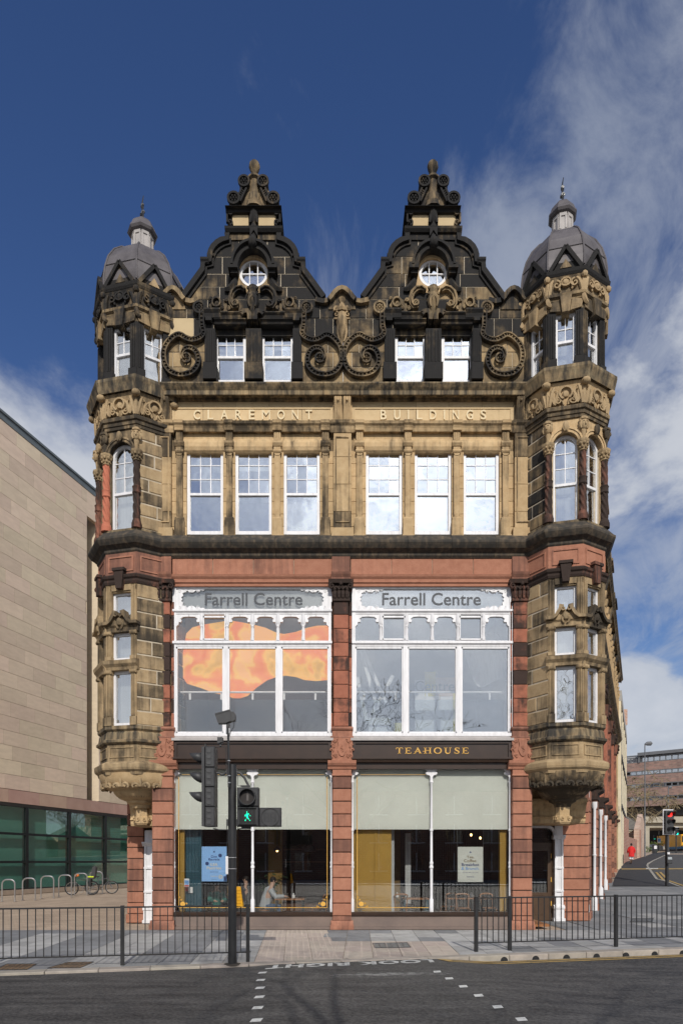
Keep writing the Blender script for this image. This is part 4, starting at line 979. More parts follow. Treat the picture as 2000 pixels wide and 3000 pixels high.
    for a, f in faces.items():
        if a in win_2:
            J = MB(); cw = .12*S; ww = hw-cw
            for s in (-1, 1): J.box(f, *sorted((s*hw*.98, s*ww)), 11.6, 13.74, -.3, -.08)
            r = ww; zc = 13.74
            k = 12; arc = [(r*math.cos(math.pi*i/k), zc+r*math.sin(math.pi*i/k)) for i in range(k+1)]
            J.poly(f, [(hw, zc), (hw, 14.52), (-hw, 14.52), (-hw, zc)]+[(-x, z) for x, z in arc][0:], -.3, -.02)
            for rr, w_, nn in ((r+.035, .07, .03), (r+.10, .05, .055)):
                J.ribbon(f, [(rr*math.cos(math.pi*i/k), zc+rr*math.sin(math.pi*i/k)) for i in range(k+1)], w_, -.15, nn)
            tp(J, 'arched_surround', 'tan' if right else 'tant')
            kb = MB(); kb.ball(f.p(0, zc+r+.12, .1), (.09, .07, .14), 8, 6)
            for s in (-1, 1): kb.curl(f, s*.02, zc+r-.02, .1, 90-s*35, .3, .024, 110*s)
            tp(kb, 'arch_keystone', 'tant')
            window(f, -ww-.01, ww+.01, 11.52, zc+r+.0, -.2, rows=3, cols=2, meet=.46, gl='glasst', fr=.075, arch=True)
        else:
            bk = MB()
            for k in range(8): stones(f, -hw, hw, 11.6+k*.365, 11.6+(k+1)*.365, -.3, .0, 'rock_faced_stone', 'tant' if not right else 'soot', B, splits=[random.uniform(-.2, .2)] if k % 2 else [], c=.03, back=bk)
            tp(bk, 'stone_backing', 'mortar')
    for i, a in enumerate((-171, -126, -81, -36)):
        if right and i == 0: continue
        if not right and i == 3: continue
        va = Vector((math.cos(R(a)), math.sin(R(a)), 0)); q = cen+va*(Rb-.02); fr = Fr(q, (-va.y, va.x))
        new = (not right) and i == 1
        cm = M['redn'] if new else M['redk']
        sh = MB()
        # twisted shaft: a lathe whose radius is cut by spiral grooves
        segs, rows = 28, 54; z0, z1 = 11.82, 13.5; vs = []; fs = []
        for j in range(rows+1):
            z = z0+(z1-z0)*j/rows
            for s_ in range(segs):
                an = 2*math.pi*s_/segs
                rad = (.098-.012*j/rows)*(1+.17*math.sin(5*an+z*24)); vs.append((q.x+rad*math.cos(an), q.y+rad*math.sin(an), z))
        fs = [(j*segs+k, j*segs+(k+1) % segs, (j+1)*segs+(k+1) % segs, (j+1)*segs+k) for j in range(rows) for k in range(segs)]
        sh.add(vs, fs, True)
        CO = tp(sh, 'twisted_column', cm)
        bs = MB().lathe((q.x, q.y, 0), [(.15, 11.56), (.15, 11.7), (.135, 11.72), (.13, 11.76), (.105, 11.82)], 12)
        b2 = MB().lathe((q.x, q.y, 0), [(.10, 12.55), (.125, 12.58), (.115, 12.61), (.115, 12.72), (.13, 12.75), (.10, 12.78)], 12)
        tp(bs, 'column_base', 'redn' if new else 'redk', CO); tp(b2, 'column_band', 'redn' if new else 'redk', CO)
        cp = MB().lathe((q.x, q.y, 0), [(.09, 13.48), (.12, 13.5), (.095, 13.53), (.11, 13.62), (.17, 13.72), (.18, 13.74), (.18, 13.79), (.12, 13.8)], 8, PH)
        for t in range(8):
            an = 2*math.pi*t/8; cp.ball((q.x+.13*math.cos(an), q.y+.13*math.sin(an), 13.68), .045, 6, 4); cp.ball((q.x+.115*math.cos(an+.4), q.y+.115*math.sin(an+.4), 13.58), .035, 6, 4)
        tp(cp, 'column_capital', 'tant', CO)
        # mask corbel above
        mk = MB(); w0 = .0
        mk.ball(fr.p(0, 14.22, .06), (.11, .11, .17), 10, 7); mk.ball(fr.p(0, 14.36, .05), (.14, .13, .08), 8, 5); mk.ball(fr.p(0, 14.2, .17), (.03, .03, .05), 6, 4)
        for s in (-1, 1): mk.ball(fr.p(s*.045, 14.27, .16), .022, 6, 4); mk.curl(fr, s*.08, 14.1, .06, 90-s*30, .3, .035, 120*s); mk.ball(fr.p(s*.1, 14.3, .06), .05, 6, 4)
        mk.lathe((q.x+va.x*.03, q.y+va.y*.03, 0), [(.05, 13.8), (.06, 13.95), (.08, 14.08)], 8)
        tp(mk, 'carved_mask', 'tant', CO)
    tp(ring(c, Rb, [(-.3, 14.46), (.03, 14.46), (.04, 14.54), (.07, 14.55), (.08, 14.64), (.13, 14.66), (.14, 14.74), (.1, 14.78), (-.3, 14.78)]), 'architrave', 'tant')
    # carved frieze flaring outward
    tp(ring(c, Rb, [(-.3, 14.78), (.0, 14.78), (.02, 15.0), (.06, 15.2), (.15, 15.42), (-.3, 15.42)]), 'frieze', 'tan' if right else 'tant')
    cf = MB()
    for a, f in faces.items():
        cf.ribbon(f, [(.17*math.cos(R(t)), 15.13+.17*math.sin(R(t))) for t in range(-60, 250, 22)], .05, .0, .14); cf.ball(f.p(0, 15.13, .05), (.1, .05, .1), 8, 5)
        for s in (-1, 1):
            cf.volute(f, s*.22, 14.93, .12, 1.3, .04, .0, .11, 180, s); cf.curl(f, s*.06, 14.82, .05, 90-s*10, .3, .03, -90*s)
            for d, (an, ln) in enumerate(((100, .5), (82, .45), (66, .4), (118, .4))): cf.curl(f, s*(hw-.16), 14.84, .06, an if s > 0 else 180-an, ln, .036, (30-20*d)*s)
            cf.curl(f, s*.3, 15.2, .09, 60 if s > 0 else 120, .2, .03, -200*s)
    for a in (-171, -126, -81, -36, 9):
        va = Vector((math.cos(R(a)), math.sin(R(a)), 0)); q = cen+va*(Rb+.08); fr = Fr(q, (-va.y, va.x))
        cf.ball(fr.p(0, 15.36, .08), (.13, .12, .1), 8, 6)
        for s in (-1, 0, 1): cf.curl(fr, s*.05, 14.8, -.04, 90-s*8, .52, .045, -10*s)
    tp(cf, 'frieze_carving', 'tant')
    tp(ring(c, Rb, [(q, zz) for q, zz in [(-.4, 15.4)]+mprof(-.4)[2:-2]+[(.1, 15.93), (-.1, 15.96), (-.4, 15.96)]] if False else [(-.4, 15.42), (.10, 15.42), (.12, 15.46), (.22, 15.46), (.24, 15.42), (.27, 15.5), (.30, 15.6), (.34, 15.7), (.34, 15.78), (.28, 15.8), (.05, 15.95), (-.4, 15.96)]), 'main_cornice', 'corn')
    # ---- top storey
    for a, f in faces.items():
        if a in win_3:
            jw = .2*S; J = MB()
            for s in (-1, 1):
                J.box(f, *sorted((s*hw, s*(hw-jw))), 15.9, 17.52, -.3, .0); J.box(f, *sorted((s*hw*1.02, s*(hw-jw-.03))), 15.9, 16.18, -.2, .04)
                for q in (.35, .65): J.box(f, s*(hw-jw*q)-.018, s*(hw-jw*q)+.018, 16.2, 17.45, -.05, .03)
            tp(J, 'turret_pier', 'black')
            window(f, -(hw-jw)-.01, hw-jw+.01, 15.95, 17.5, -.16, rows=2, cols=2, meet=.5, gl='glasst', fr=.07)
        else: tp(MB().box(f, -hw, hw, 15.9, 17.52, -.3, .0), 'turret_pier', 'soot')
        L = MB()
        L.poly(f, [(-hw, 17.5), (hw, 17.5), (hw, 17.86), (-hw, 17.86)], -.3, -.01)
        for s in (-1, 1): L.poly(f, [(s*.12, 17.48), (s*hw*.9, 17.52), (s*hw, 17.74), (s*.17, 17.8)], -.1, .05)
        L.poly(f, [(-.1, 17.4), (.1, 17.4), (.16, 17.86), (-.16, 17.86)], -.2, .13)
        tp(L, 'turret_lintel', 'tant' if right else 'soot')
    tp(ring(c, Rb, [(-.3, 17.8), (.02, 17.8), (.03, 17.84), (.1, 17.88), (.11, 17.95), (.03, 18.0), (-.3, 18.0)]), 'turret_string', 'soot')
    tp(ring(c, Rb, [(-.3, 18.0), (.02, 18.0), (.03, 18.3), (.1, 18.46), (-.3, 18.46)]), 'top_frieze', 'tant' if right else 'soot')
    tf = MB()
    for a, f in faces.items():
        tf.ball(f.p(0, 18.26, .07), (.1, .06, .09), 8, 5); tf.ribbon(f, [(.13*math.cos(R(t)), 18.26+.11*math.sin(R(t))) for t in range(0, 360, 30)], .04, .0, .11, closed=True)
        for s in (-1, 1):
            tf.volute(f, s*.24, 18.2, .12, 1.2, .045, .0, .11, 90, s); tf.curl(f, s*.16, 18.05, .05, 90-s*20, .34, .03, 100*s); tf.curl(f, s*(hw-.05), 18.02, .05, 95, .36, .045, 30*s)
    for a in (-171, -126, -81, -36, 9):
        va = Vector((math.cos(R(a)), math.sin(R(a)), 0)); fr = Fr(cen+va*(Rb+.03), (-va.y, va.x))
        for s in (-1, 0, 1): tf.curl(fr, s*.06, 17.9, -.01, 90+s*8, .46, .05, 0)
        tf.ball(fr.p(0, 18.38, .06), .09, 8, 5); tf.curl(fr, 0, 17.88, .0, -90, .3, .05, 40)
    tp(tf, 'frieze_carving', 'soot' if not right else 'tant')
    tp(ring(c, Rb, [(-.3, 18.44), (.1, 18.44), (.14, 18.5), (.16, 18.58), (.1, 18.62), (-.3, 18.64)]), 'turret_coping', 'black')
    for a, f in faces.items():
        g = MB().poly(f, [(-.36*S, 18.62), (.36*S, 18.62), (0, 19.2)], -.3, .04)
        for s in (-1, 1): g.ribbon(f, [(s*.42*S, 18.6), (0, 19.26)], .1, -.5, .13)
        tp(g, 'gablet', 'black'); tp(MB().poly(f, [(-.16, 18.68), (.16, 18.68), (0, 18.93)], -.1, .06), 'gablet_carving', 'tant')
    # ---- lead dome, lantern and finial
    D = tp(MB().lathe((c[0], c[1], 0), [(1.24*S, 18.5), (1.2*S, 18.62), (1.24*S, 18.8), (1.25*S, 19.0), (1.21*S, 19.3), (1.11*S, 19.66), (.93*S, 20.0), (.7*S, 20.25), (.42*S, 20.41), (.36*S, 20.5)], 8, PH, False), 'lead_dome', 'lead')
    rb = MB()
    prof = [(1.255*S, 18.7), (1.26*S, 19.0), (1.22*S, 19.3), (1.12*S, 19.66), (.94*S, 20.0), (.71*S, 20.25), (.44*S, 20.41)]
    for i in range(8):
        a = R(PH+45*i); rb.tube([(c[0]+r*math.cos(a), c[1]+r*math.sin(a), z) for r, z in prof], .026, 6)
        b = R(PH+45*(i+1)); rb.tube([(c[0]+1.222*S*math.cos(a), c[1]+1.222*S*math.sin(a), 19.3), (c[0]+1.222*S*math.cos(b), c[1]+1.222*S*math.sin(b), 19.3)], .012, 4)
    tp(rb, 'dome_roll', 'lead', D)
    la = MB().lathe((c[0], c[1], 0), [(.36*S, 20.48), (.36*S, 20.54), (.29*S, 20.58), (.29*S, 21.08)], 8, PH, False)
    for i in range(8):
        a = R(PH+45*i+22.5); nv = Vector((math.cos(a), math.sin(a), 0)); f = Fr(cen+nv*.29*S*.924, (-nv.y, nv.x))
        for q in ((-.1, -.055), (.055, .1)): la.box(f, q[0]*S, q[1]*S, 20.6, 21.05, -.02, .025)
        la.box(f, -.1*S, .1*S, 20.97, 21.06, -.02, .027)
    tp(la, 'lantern', 'leadl', D)
    tp(MB().lathe((c[0], c[1], 0), [(.3*S, 21.06), (.38*S, 21.1), (.42*S, 21.16), (.4*S, 21.22), (.37*S, 21.26), (.33*S, 21.38), (.24*S, 21.5), (.1*S, 21.57), (.06, 21.62)], 8, PH, False), 'lantern_cap', 'lead', D)
    fn = MB().tube([(c[0], c[1], 21.56), (c[0]+.02, c[1], 21.8), (c[0]-.02, c[1], 22.05), (c[0]+.03, c[1], 22.36)], [.035, .03, .025, .012], 6)
    ff = Fr((c[0], c[1], 0), (1, 0))
    for z, an, ln, bd in ((21.7, 60, .26, 200), (21.78, 120, .26, -200), (21.95, 50, .22, 220), (22.02, 130, .2, -220)): fn.curl(ff, 0, z, 0, an, ln, .02, bd)
    fn.ball((c[0], c[1], 21.66), .055, 8, 5)
    tp(fn, 'dome_finial', 'blackm', D)
CR_, CL_ = (6.57, .335), (-6.08, .89)
turret('right', CR_, 1.02); turret('left', CL_, 1.08)
# ================================================================== corner entrances and side walls
def zg(d, x=99):
    P = [(-50, 0), (28, 0), (52, 1.44), (60, 1.85), (71, 2.3), (92, 3.0), (110, 3.4), (130, 4.2), (170, 5.7), (260, 8.5), (900, 12)]
    z = 0
    for (a, b), (c, e) in zip(P[:-1], P[1:]):
        if a <= d <= c: z = b+(e-b)*(d-a)/(c-a)
    t = min(1, max(0, (x-1)/6)); return z*t*t*(3-2*t)
def gp(px, py, dz=0.0):           # where the line of sight meets the ground
    lo, hi = 5.0, 400.0
    d = lo
    while d < hi:
        x = (px-1000)/2000*d
        if 2-(py-2523)/2000*d <= zg(d, x)+dz: break
        d += .02 if d < 60 else .2
    x = (px-1000)/2000*d
    return Vector((x, d-20, zg(d, x)+dz))
# right: recessed door under the turret, rusticated pier, iron column
def rpier(F, u0, u1, z0, z1, n0, n1, name='pier', h=.3735, top=True):
    P = part(MB().box(F, u0+.03, u1-.03, z0, z1, n0, n1-.03), name, 'redk')
    k = int(round((z1-z0-.3)/h))
    part(MB().cbox(F, u0-.03, u1+.03, z0, z0+.28, n0, n1+.04, .02), 'plinth_block', 'red', P)
    for i in range(k):
        a = z0+.29+(z1-z0-.3)*i/k; b = z0+.29+(z1-z0-.3)*(i+1)/k
        part(MB().cbox(F, u0, u1, a+.012, b-.012, n0+.02, n1, .018), 'rusticated_block', 'red', P)
    return P
FD = FY(2.9)
rpier(FD, 7.38, 8.3, 0, 4.75, -1.2, 0)
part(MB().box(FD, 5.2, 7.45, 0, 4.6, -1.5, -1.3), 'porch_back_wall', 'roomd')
def iron_col(F, u, z1, n, name='iron_column'):
    m = MB()
    m.box(F, u-.16, u+.16, 0, .42, n-.12, n+.14); m.box(F, u-.19, u+.19, 0, .1, n-.14, n+.17); m.mould(F, u-.18, u+.18, [(n-.1, .42), (n+.17, .42), (n+.17, .48), (n+.1, .54), (n-.1, .54)])
    m.box(F, u-.11, u+.11, .54, z1-.5, n-.1, n+.08)
    for s in (-.11, .11): m.box(F, u+s-.03, u+s+.03, .54, z1-.5, n-.05, n+.11)
    for z in (.98, 1.75): m.box(F, u-.15, u+.15, z, z+.06, n-.05, n+.13)
    m.mould(F, u-.2, u+.2, [(n-.1, z1-.52), (n+.1, z1-.52), (n+.19, z1-.42), (n+.19, z1-.38), (n-.1, z1-.38)])
    m.box(F, u-.13, u+.13, z1-.38, z1, n-.1, n+.08); return m
ic = iron_col(FD, 7.24, 3.25, .05)
ic.ribbon(FD, [(7.12, 2.8), (7.1, 2.98), (7.02, 3.1), (6.88, 3.16), (6.2, 3.17)], .1, -.02, .12); ic.box(FD, 5.6, 7.3, 3.2, 3.3, -.05, .14)
part(ic, 'iron_column', 'white')
dr = MB()
for q in ((6.0, 6.14, 0, 2.5), (6.92, 7.08, 0, 2.5), (6.14, 6.92, .0, .95), (6.14, 6.92, 2.35, 2.5)): dr.box(FD, *q, -.12, -.05)
for q in ((6.25, 6.82, .85, .88), (6.25, 6.82, .2, .23), (6.25, 6.28, .23, .85), (6.79, 6.82, .23, .85)): dr.box(FD, *q, -.06, -.035)
dr.box(FD, 5.6, 7.12, 2.5, 2.62, -.2, -.02); dr.box(FD, 7.06, 7.14, 0, 3.2, -.2, .0); dr.box(FD, 5.5, 6.0, 0, 2.5, -.15, -.08)
DR = part(dr, 'entrance_door', pm('door_brown', (.075, .042, .022), (.055, .03, .016), 3, .4))
part(MB().box(FD, 6.12, 6.94, .93, 2.37, -.1, -.09), 'pane', 'glasss', DR); part(MB().box(FD, 5.6, 7.06, 2.62, 3.15, -.1, -.09), 'pane', 'glasss', DR)
hg = MB()
for z in (.5, 1.3, 2.1): hg.box(FD, 7.02, 7.05, z, z+.16, -.05, -.035)
part(hg, 'hinge', 'gold', DR)
FDc = FY(1.2)
cove = [(-1.6, 3.18), (.0, 3.18), (.03, 3.24), (.04, 3.32), (.10, 3.36), (.04, 3.42), (.05, 3.55), (.14, 3.75), (.22, 3.84), (.22, 3.92), (.12, 3.96), (.04, 3.97), (.04, 4.75), (-1.6, 4.75)]
part(MB().mould(FDc, 5.5, 7.55, cove), 'coved_lintel', 'tan')
part(MB().box(FDc, 5.4, 7.55, 4.75, 5.9, -2.0, .0), 'corner_wall', 'tanm')
# left
FE = FY(2.15)
rpier(FE, -6.95, -6.42, 0, 4.6, -.8, 0)
icl = iron_col(FE, -6.22, 3.0, .0); part(icl, 'iron_column', 'white')
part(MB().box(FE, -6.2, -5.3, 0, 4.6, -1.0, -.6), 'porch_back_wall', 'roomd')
FEc = FY(.95); part(MB().mould(FEc, -6.45, -5.45, [(a, z-.1) for a, z in cove]), 'coved_lintel', 'tan')
part(MB().box(FEc, -6.6, -5.4, 4.65, 5.9, -2.0, .0), 'corner_wall', 'tanm')
lw = Fr((-6.95, 15.5, 0), (.0, -1)); part(MB().box(lw, .0, 13.0, 0, 16.0, -.6, 0), 'side_wall', 'tanm')
# ---- right-hand street front, seen edge-on
FS = Fr((8.3, 3.0, 0), (.402, .916)); LS = 31.6
part(MB().box(FS, .3, LS, 0, 4.8, -.6, -.35), 'street_shopfront', 'roomd')
part(MB().box(FS, -1.2, LS, 4.8, 11.0, -.8, -.35), 'street_wall', 'redm'); part(MB().box(FS, -1.4, LS, 11.0, 16.0, -.8, -.3), 'street_wall', 'tanm')
part(MB().box(FS, 0, LS, 0, 16.0, -9.0, -8.7), 'court_wall', 'tanm')
part(MB().poly(Fr(FS.p(LS, 0, 0), (-FS.n.x, -FS.n.y)), [(0, 0), (9, 0), (9, 16), (4.5, 20), (0, 16)], -.5, 0), 'end_wall', 'tanm')
part(MB().mould(FS, -1.2, LS, [(q, z) for q, z in cprof(11.06, base=-.5)]), 'street_cornice', 'corn')
part(MB().mould(FS, -1.4, LS, mprof(-.5)), 'street_cornice', 'corn')
nb = 7
for i in range(nb):
    t = .6+i*4.55; zb = zg(20+FS.p(t, 0, 0).y, FS.p(t, 0, 0).x)
    if t > LS-1: break
    P = rpier(FS, t, t+.95, zb-.05, 4.5+.0, -.3, .0)
    part(MB().mould(FS, t-.1, t+1.05, [(-.3, 4.5), (.03, 4.5), (.05, 4.6), (.03, 4.66), (.03, 4.74), (.12, 4.8), (.22, 4.86), (.24, 4.95), (-.3, 5.0)]), 'pier_cap', 'redk', P)
    part(MB().box(FS, t+.1, t+.85, 5.0, 9.6, -.3, -.02).box(FS, t+.06, t+.89, 5.0, 5.6, -.3, .03), 'pilaster_shaft', 'redm', P)
    cp = MB().mould(FS, t-.02, t+.97, [(-.2, 9.6), (.02, 9.6), (.12, 10.15), (.2, 10.25), (-.2, 10.3)])
    for j in range(4):
        cp.ball(FS.p(t+.15+j*.22, 9.8, .07), .08, 6, 4); cp.ball(FS.p(t+.15+j*.22, 10.02, .12), .09, 6, 4)
    part(cp, 'capital', 'redk', P)
    ic = MB()
    for tt in ((t-.10,) if i < 4 else ()):
        q = FS.p(tt, 0, -.1)
        ic.lathe((q.x, q.y, 0), [(.12, zb), (.12, zb+.5), (.06, zb+.6), (.06, 2.2), (.085, 2.24), (.06, 2.3), (.06, 4.1), (.11, 4.2), (.11, 4.4)], 8)
    if ic.v: part(ic, 'iron_column', 'white')
    # bay windows above, and second-floor mullions
    wn = MB().box(FS, t+1.1, t+4.4, 5.6, 10.0, -.36, -.33); W = part(wn, 'street_window', 'glass')
    wf = MB()
    for uu in (t+1.1, t+2.2, t+3.3, t+4.4): wf.box(FS, uu-.06, uu+.06, 5.5, 10.05, -.38, -.28)
    part(wf, 'window_frame', 'white', W)
    cm = MB()
    for j in range(4):
        uu = t+.4+j*1.14; cm.box(FS, uu-.12, uu+.12, 11.5, 14.4, -.2, .06); cm.mould(FS, uu-.18, uu+.18, [(-.2, 14.4), (.08, 14.4), (.16, 14.7), (-.2, 14.8)]); cm.box(FS, uu-.17, uu+.17, 11.5, 12.0, -.2, .1)
    part(cm, 'street_mullion', 'tanm')
    br = MB()
    for j in (0, 1): br.mould(FS, t+.2+j*.4, t+.5+j*.4, [(-.1, 14.85), (.08, 14.85), (.2, 15.3), (.26, 15.45), (-.1, 15.45)])
    part(br, 'console_bracket', 'soot')
for t, w, h in ((6.0, 4.4, 3.6), (12.5, 4.0, 3.9), (19.5, 4.4, 3.6), (26.2, 4.0, 3.6)):
    g = MB().poly(FS, [(t-w/2, 16), (t+w/2, 16), (t+w/2-.3, 17.4), (t+.9, 18.4), (t+.8, 16+h), (t-.8, 16+h), (t-.9, 18.4), (t-w/2+.3, 17.4)], -.5, .0)
    g.box(FS, t-.95, t+.95, 16+h, 16+h+.15, -.6, .12); g.box(FS, t-.6, t+.6, 16+h+.15, 16+h+.7, -.4, .0); q = FS.p(t, 0, -.2); g.lathe((q.x, q.y, 0), [(.12, 16+h+.7), (.06, 16+h+.8), (.14, 16+h+.95), (.12, 16+h+1.1), (0, 16+h+1.2)], 8)
    for s in (-1, 1): g.box(FS, t+s*1.1-.3, t+s*1.1+.3, 16.0, 17.6, -.3, .06)
    part(g, 'street_gable', 'soot')
rs = MB().poly(Fr(FS.p(LS, 0, 0), (-FS.n.x, -FS.n.y)), [(.6, 15.9), (8.4, 15.9), (4.5, 19.2)], -30, -.3); part(rs, 'roof', 'slate')

# ---- interior furniture of the cafe, seen through the shop windows
part(MB().box(FF, X(1035), X(1150), .12, 4.5, -.75, -.55).box(FF, X(1100), X(1106), .12, 4.5, -.55, -.51), 'mustard_panelling', 'mustard')
for q_ in ((X(1475), X(1496), .12, 4.5, -.7, -.5), (X(514), X(529), .12, 4.5, -.6, -.5)): part(MB().box(FF, *q_), 'mustard_panelling', 'mustard')
tl = MB().box(FF, X(529), X(576), .12, 4.5, -.9, -.7)
for k in range(4): tl.box(FF, X(535+k*10), X(537+k*10), .12, 4.5, -.7, -.68)
part(tl, 'teal_panelling', 'teal')
for q_ in ((X(1138), X(1161), .3, 3.05, -1.0, -.85), (X(1205), X(1223), .3, 2.9, -2.2, -2.0)): part(MB().box(FF, *q_), 'white_post', 'room')
m_dkmus = pm('mustard_dark', (.16, .09, .015), (.13, .07, .01), 2, .7)
for q_ in ((X(760), X(806), .12, 4.5, -2.6, -2.4), (X(1165), X(1196), .12, 4.5, -3, -2.8), (X(614), X(650), .12, 4.5, -3.3, -3.1)): part(MB().box(FF, *q_), 'mustard_panelling', m_dkmus)
sl = MB()
for k in range(40): sl.box(FF, 1.9+k*.075, 1.93+k*.075, .12, 4.5, -4.0, -3.95)
part(sl, 'slatted_screen', pm('dark_slat', (.035, .022, .016), None, 3, .6))
part(MB().box(FF, -2.2, -.5, 1.2, 1.3, -4.6, -4.0).box(FF, -2.2, -.5, .12, 1.2, -4.5, -4.1).box(FF, -2.1, -.5, 1.95, 2.0, -4.9, -4.7).box(FF, -2.1, -.5, 2.4, 2.45, -4.9, -4.7), 'bar_counter', pm('counter_wood', (.10, .05, .03), None, 3, .5))
for q_ in ((5.3, 5.35, .1, 4.5, -6, -.5), (-5.25, -5.2, .1, 4.5, -6, -.5), (-.15, .2, .1, 4.5, -6, -.45)): part(MB().box(FF, *q_), 'shop_partition', 'roomd')
# upstairs interior
for q_ in ((.35, 5.1, 5.45, 5.5, -6.8, -.4), (-5.1, -.3, 5.45, 5.5, -6.8, -.4)): part(MB().box(FF, *q_), 'gallery_floor', 'room')

def bentwood(loc, rz, label):
    t = thing('bentwood_chair', label, 'chair', loc, 'bentwood chairs inside the cafe')
    o = WL[t.name]; F = Fr(o, (1, 0))
    seat = MB().lathe((o.x, o.y, o.z), [(.02, .44), (.19, .44), (.205, .455), (.19, .47), (.02, .47)], 14); seat.build('seat', M['wood'], t)
    for s in (-1, 1):
        MB().tube([F.p(s*.17, .44, .14), F.p(s*.2, 0, .2)], .016, 6).build('leg', M['wood'], t)
        MB().tube([F.p(s*.2, 0, -.2), F.p(s*.17, .45, -.16), F.p(s*.19, .7, -.2), F.p(s*.2, .86, -.24)], .016, 6).build('leg', M['wood'], t)
    MB().tube([F.p(-.21, .84, -.24), F.p(-.12, .87, -.27), F.p(0, .88, -.28), F.p(.12, .87, -.27), F.p(.21, .84, -.24)], [.02, .028, .03, .028, .02], 8).build('backrest', M['wood'], t)
    MB().tube([F.p(-.19, .8, -.24), F.p(.15, .47, -.17)], .012, 5).tube([F.p(.19, .8, -.24), F.p(-.15, .47, -.17)], .012, 5).build('cross_brace', M['blackm'], t)
    MB().tube([F.p(-.185, .02, .19), F.p(-.16, .25, .16), F.p(0, .34, .15), F.p(.16, .25, .16), F.p(.185, .02, .19)], .011, 5).tube([F.p(-.185, .02, -.19), F.p(-.16, .25, -.16), F.p(0, .34, -.15), F.p(.16, .25, -.16), F.p(.185, .02, -.19)], .011, 5).build('stretcher', M['wood'], t)
    t.rotation_euler.z = R(rz); return t
bentwood((X(1172, 1.0), 1.0, .12), 180, 'bentwood chair beside the tall white post in the right shop window')
bentwood((X(1357, .75), .75, .12), 0, 'bentwood chair below the white tea poster, seen through the glass')
bentwood((X(1432, .85), .85, .12), 10, 'bentwood chair at the right end of the window, nearest the door')
bentwood((X(1312, 1.6), 1.6, .12), 200, 'bentwood chair at the left of the long table behind the poster')
bentwood((X(934, .8), .8, .12), 250, 'bentwood chair by the golden corner ornament of the left window')
def table(loc, w, d, label, m):
    t = thing('cafe_table', label, 'table', loc, 'cafe tables'); F = Fr(WL[t.name], (1, 0))
    MB().box(F, -w/2, w/2, .70, .74, -d/2, d/2).build('table_top', M['wood'], t)
    for a in (-1, 1):
        for b in (-1, 1): MB().box(F, a*(w/2-.05)-.025, a*(w/2-.05)+.025, 0, .70, b*(d/2-.06)-.025, b*(d/2-.06)+.025).build('leg', m, t)
    return t
table((X(1215, 1.3), 1.3, .12), .8, .7, 'small wooden table with teal legs beside the white posts', M['teal'])
table((X(1385, 1.5), 1.5, .12), 1.7, .7, 'long wooden table behind the white tea poster', M['blackm'])
table((X(850, 1.0), 1.0, .12), .9, .65, 'dark table where the person in the grey hoodie sits', M['blackm'])
table((X(640, 1.9), 1.9, .12), .8, .65, 'dark table behind the blue poster in the left window', M['blackm'])
for px, Y, z, kind in ((1380, 1.5, .86, 'w'), (1163, 1.3, .86, 'w'), (860, 1.0, .86, 'w'), (842, 1.0, .86, 'g')):
    o = thing('condiment_pot', {1380: 'white pot of cutlery on the long table behind the tea poster', 1163: 'white pot on the small table next to the white post', 860: 'white sugar pot on the table before the seated person in grey', 842: 'small glass tumbler on the table before the seated person in grey'}[px], 'pot', (X(px, Y), Y, z))
    MB().lathe(tuple(WL[o.name]), [(.03, 0), (.05, .02), (.05, .10), (.04, .11), (.0, .11)], 10).build('pot_body', M['white'] if kind == 'w' else M['glass'], o)
    MB().lathe(tuple(WL[o.name]), [(.012, .11), (.03, .14), (.0, .17)], 8).build('pot_lid', M['white'] if kind == 'w' else M['steel'], o)
lampm = emit('warm_bulb', (1, .62, .25), 7)
for px, py, Y, lab in ((1379, 2446, 2.2, 'left one of two bare glowing bulbs above the tea poster'), (1406, 2455, 2.2, 'right one of two bare glowing bulbs above the tea poster'), (812, 2492, 1.8, 'small black wall lamp with glowing bulb in the left window')):
    t = thing('pendant_lamp', lab, 'lamp', (X(px, Y), Y, Z(py, Y)), 'glowing lamps in the cafe'); o = WL[t.name]
    MB().ball((o.x, o.y, o.z), (.035, .035, .045), 10, 8).build('bulb', lampm, t); MB().tube([(o.x, o.y, o.z+.05), (o.x, o.y, 4.5)], .008, 5).lathe((o.x, o.y, o.z), [(.02, .04), (.03, .06), (.02, .1)], 8).build('flex', M['blackm'], t)
    if px == 812: MB().lathe((o.x, o.y, o.z), [(.13, .0), (.12, .03), (.05, .11), (.02, .14)], 12).build('lamp_shade', M['blackm'], t)
t = thing('dome_pendant_lamp', 'large black dome pendant lamp at the right of the left window', 'lamp', (X(905, 2.4), 2.4, Z(2494, 2.4))); o = WL[t.name]
MB().lathe(tuple(o), [(.24, 0), (.235, .05), (.19, .16), (.1, .23), (.03, .26)], 16).build('lamp_shade', M['blackm'], t); MB().tube([(o.x, o.y, o.z+.25), (o.x, o.y, 4.5)], .01, 5).build('flex', M['blackm'], t)

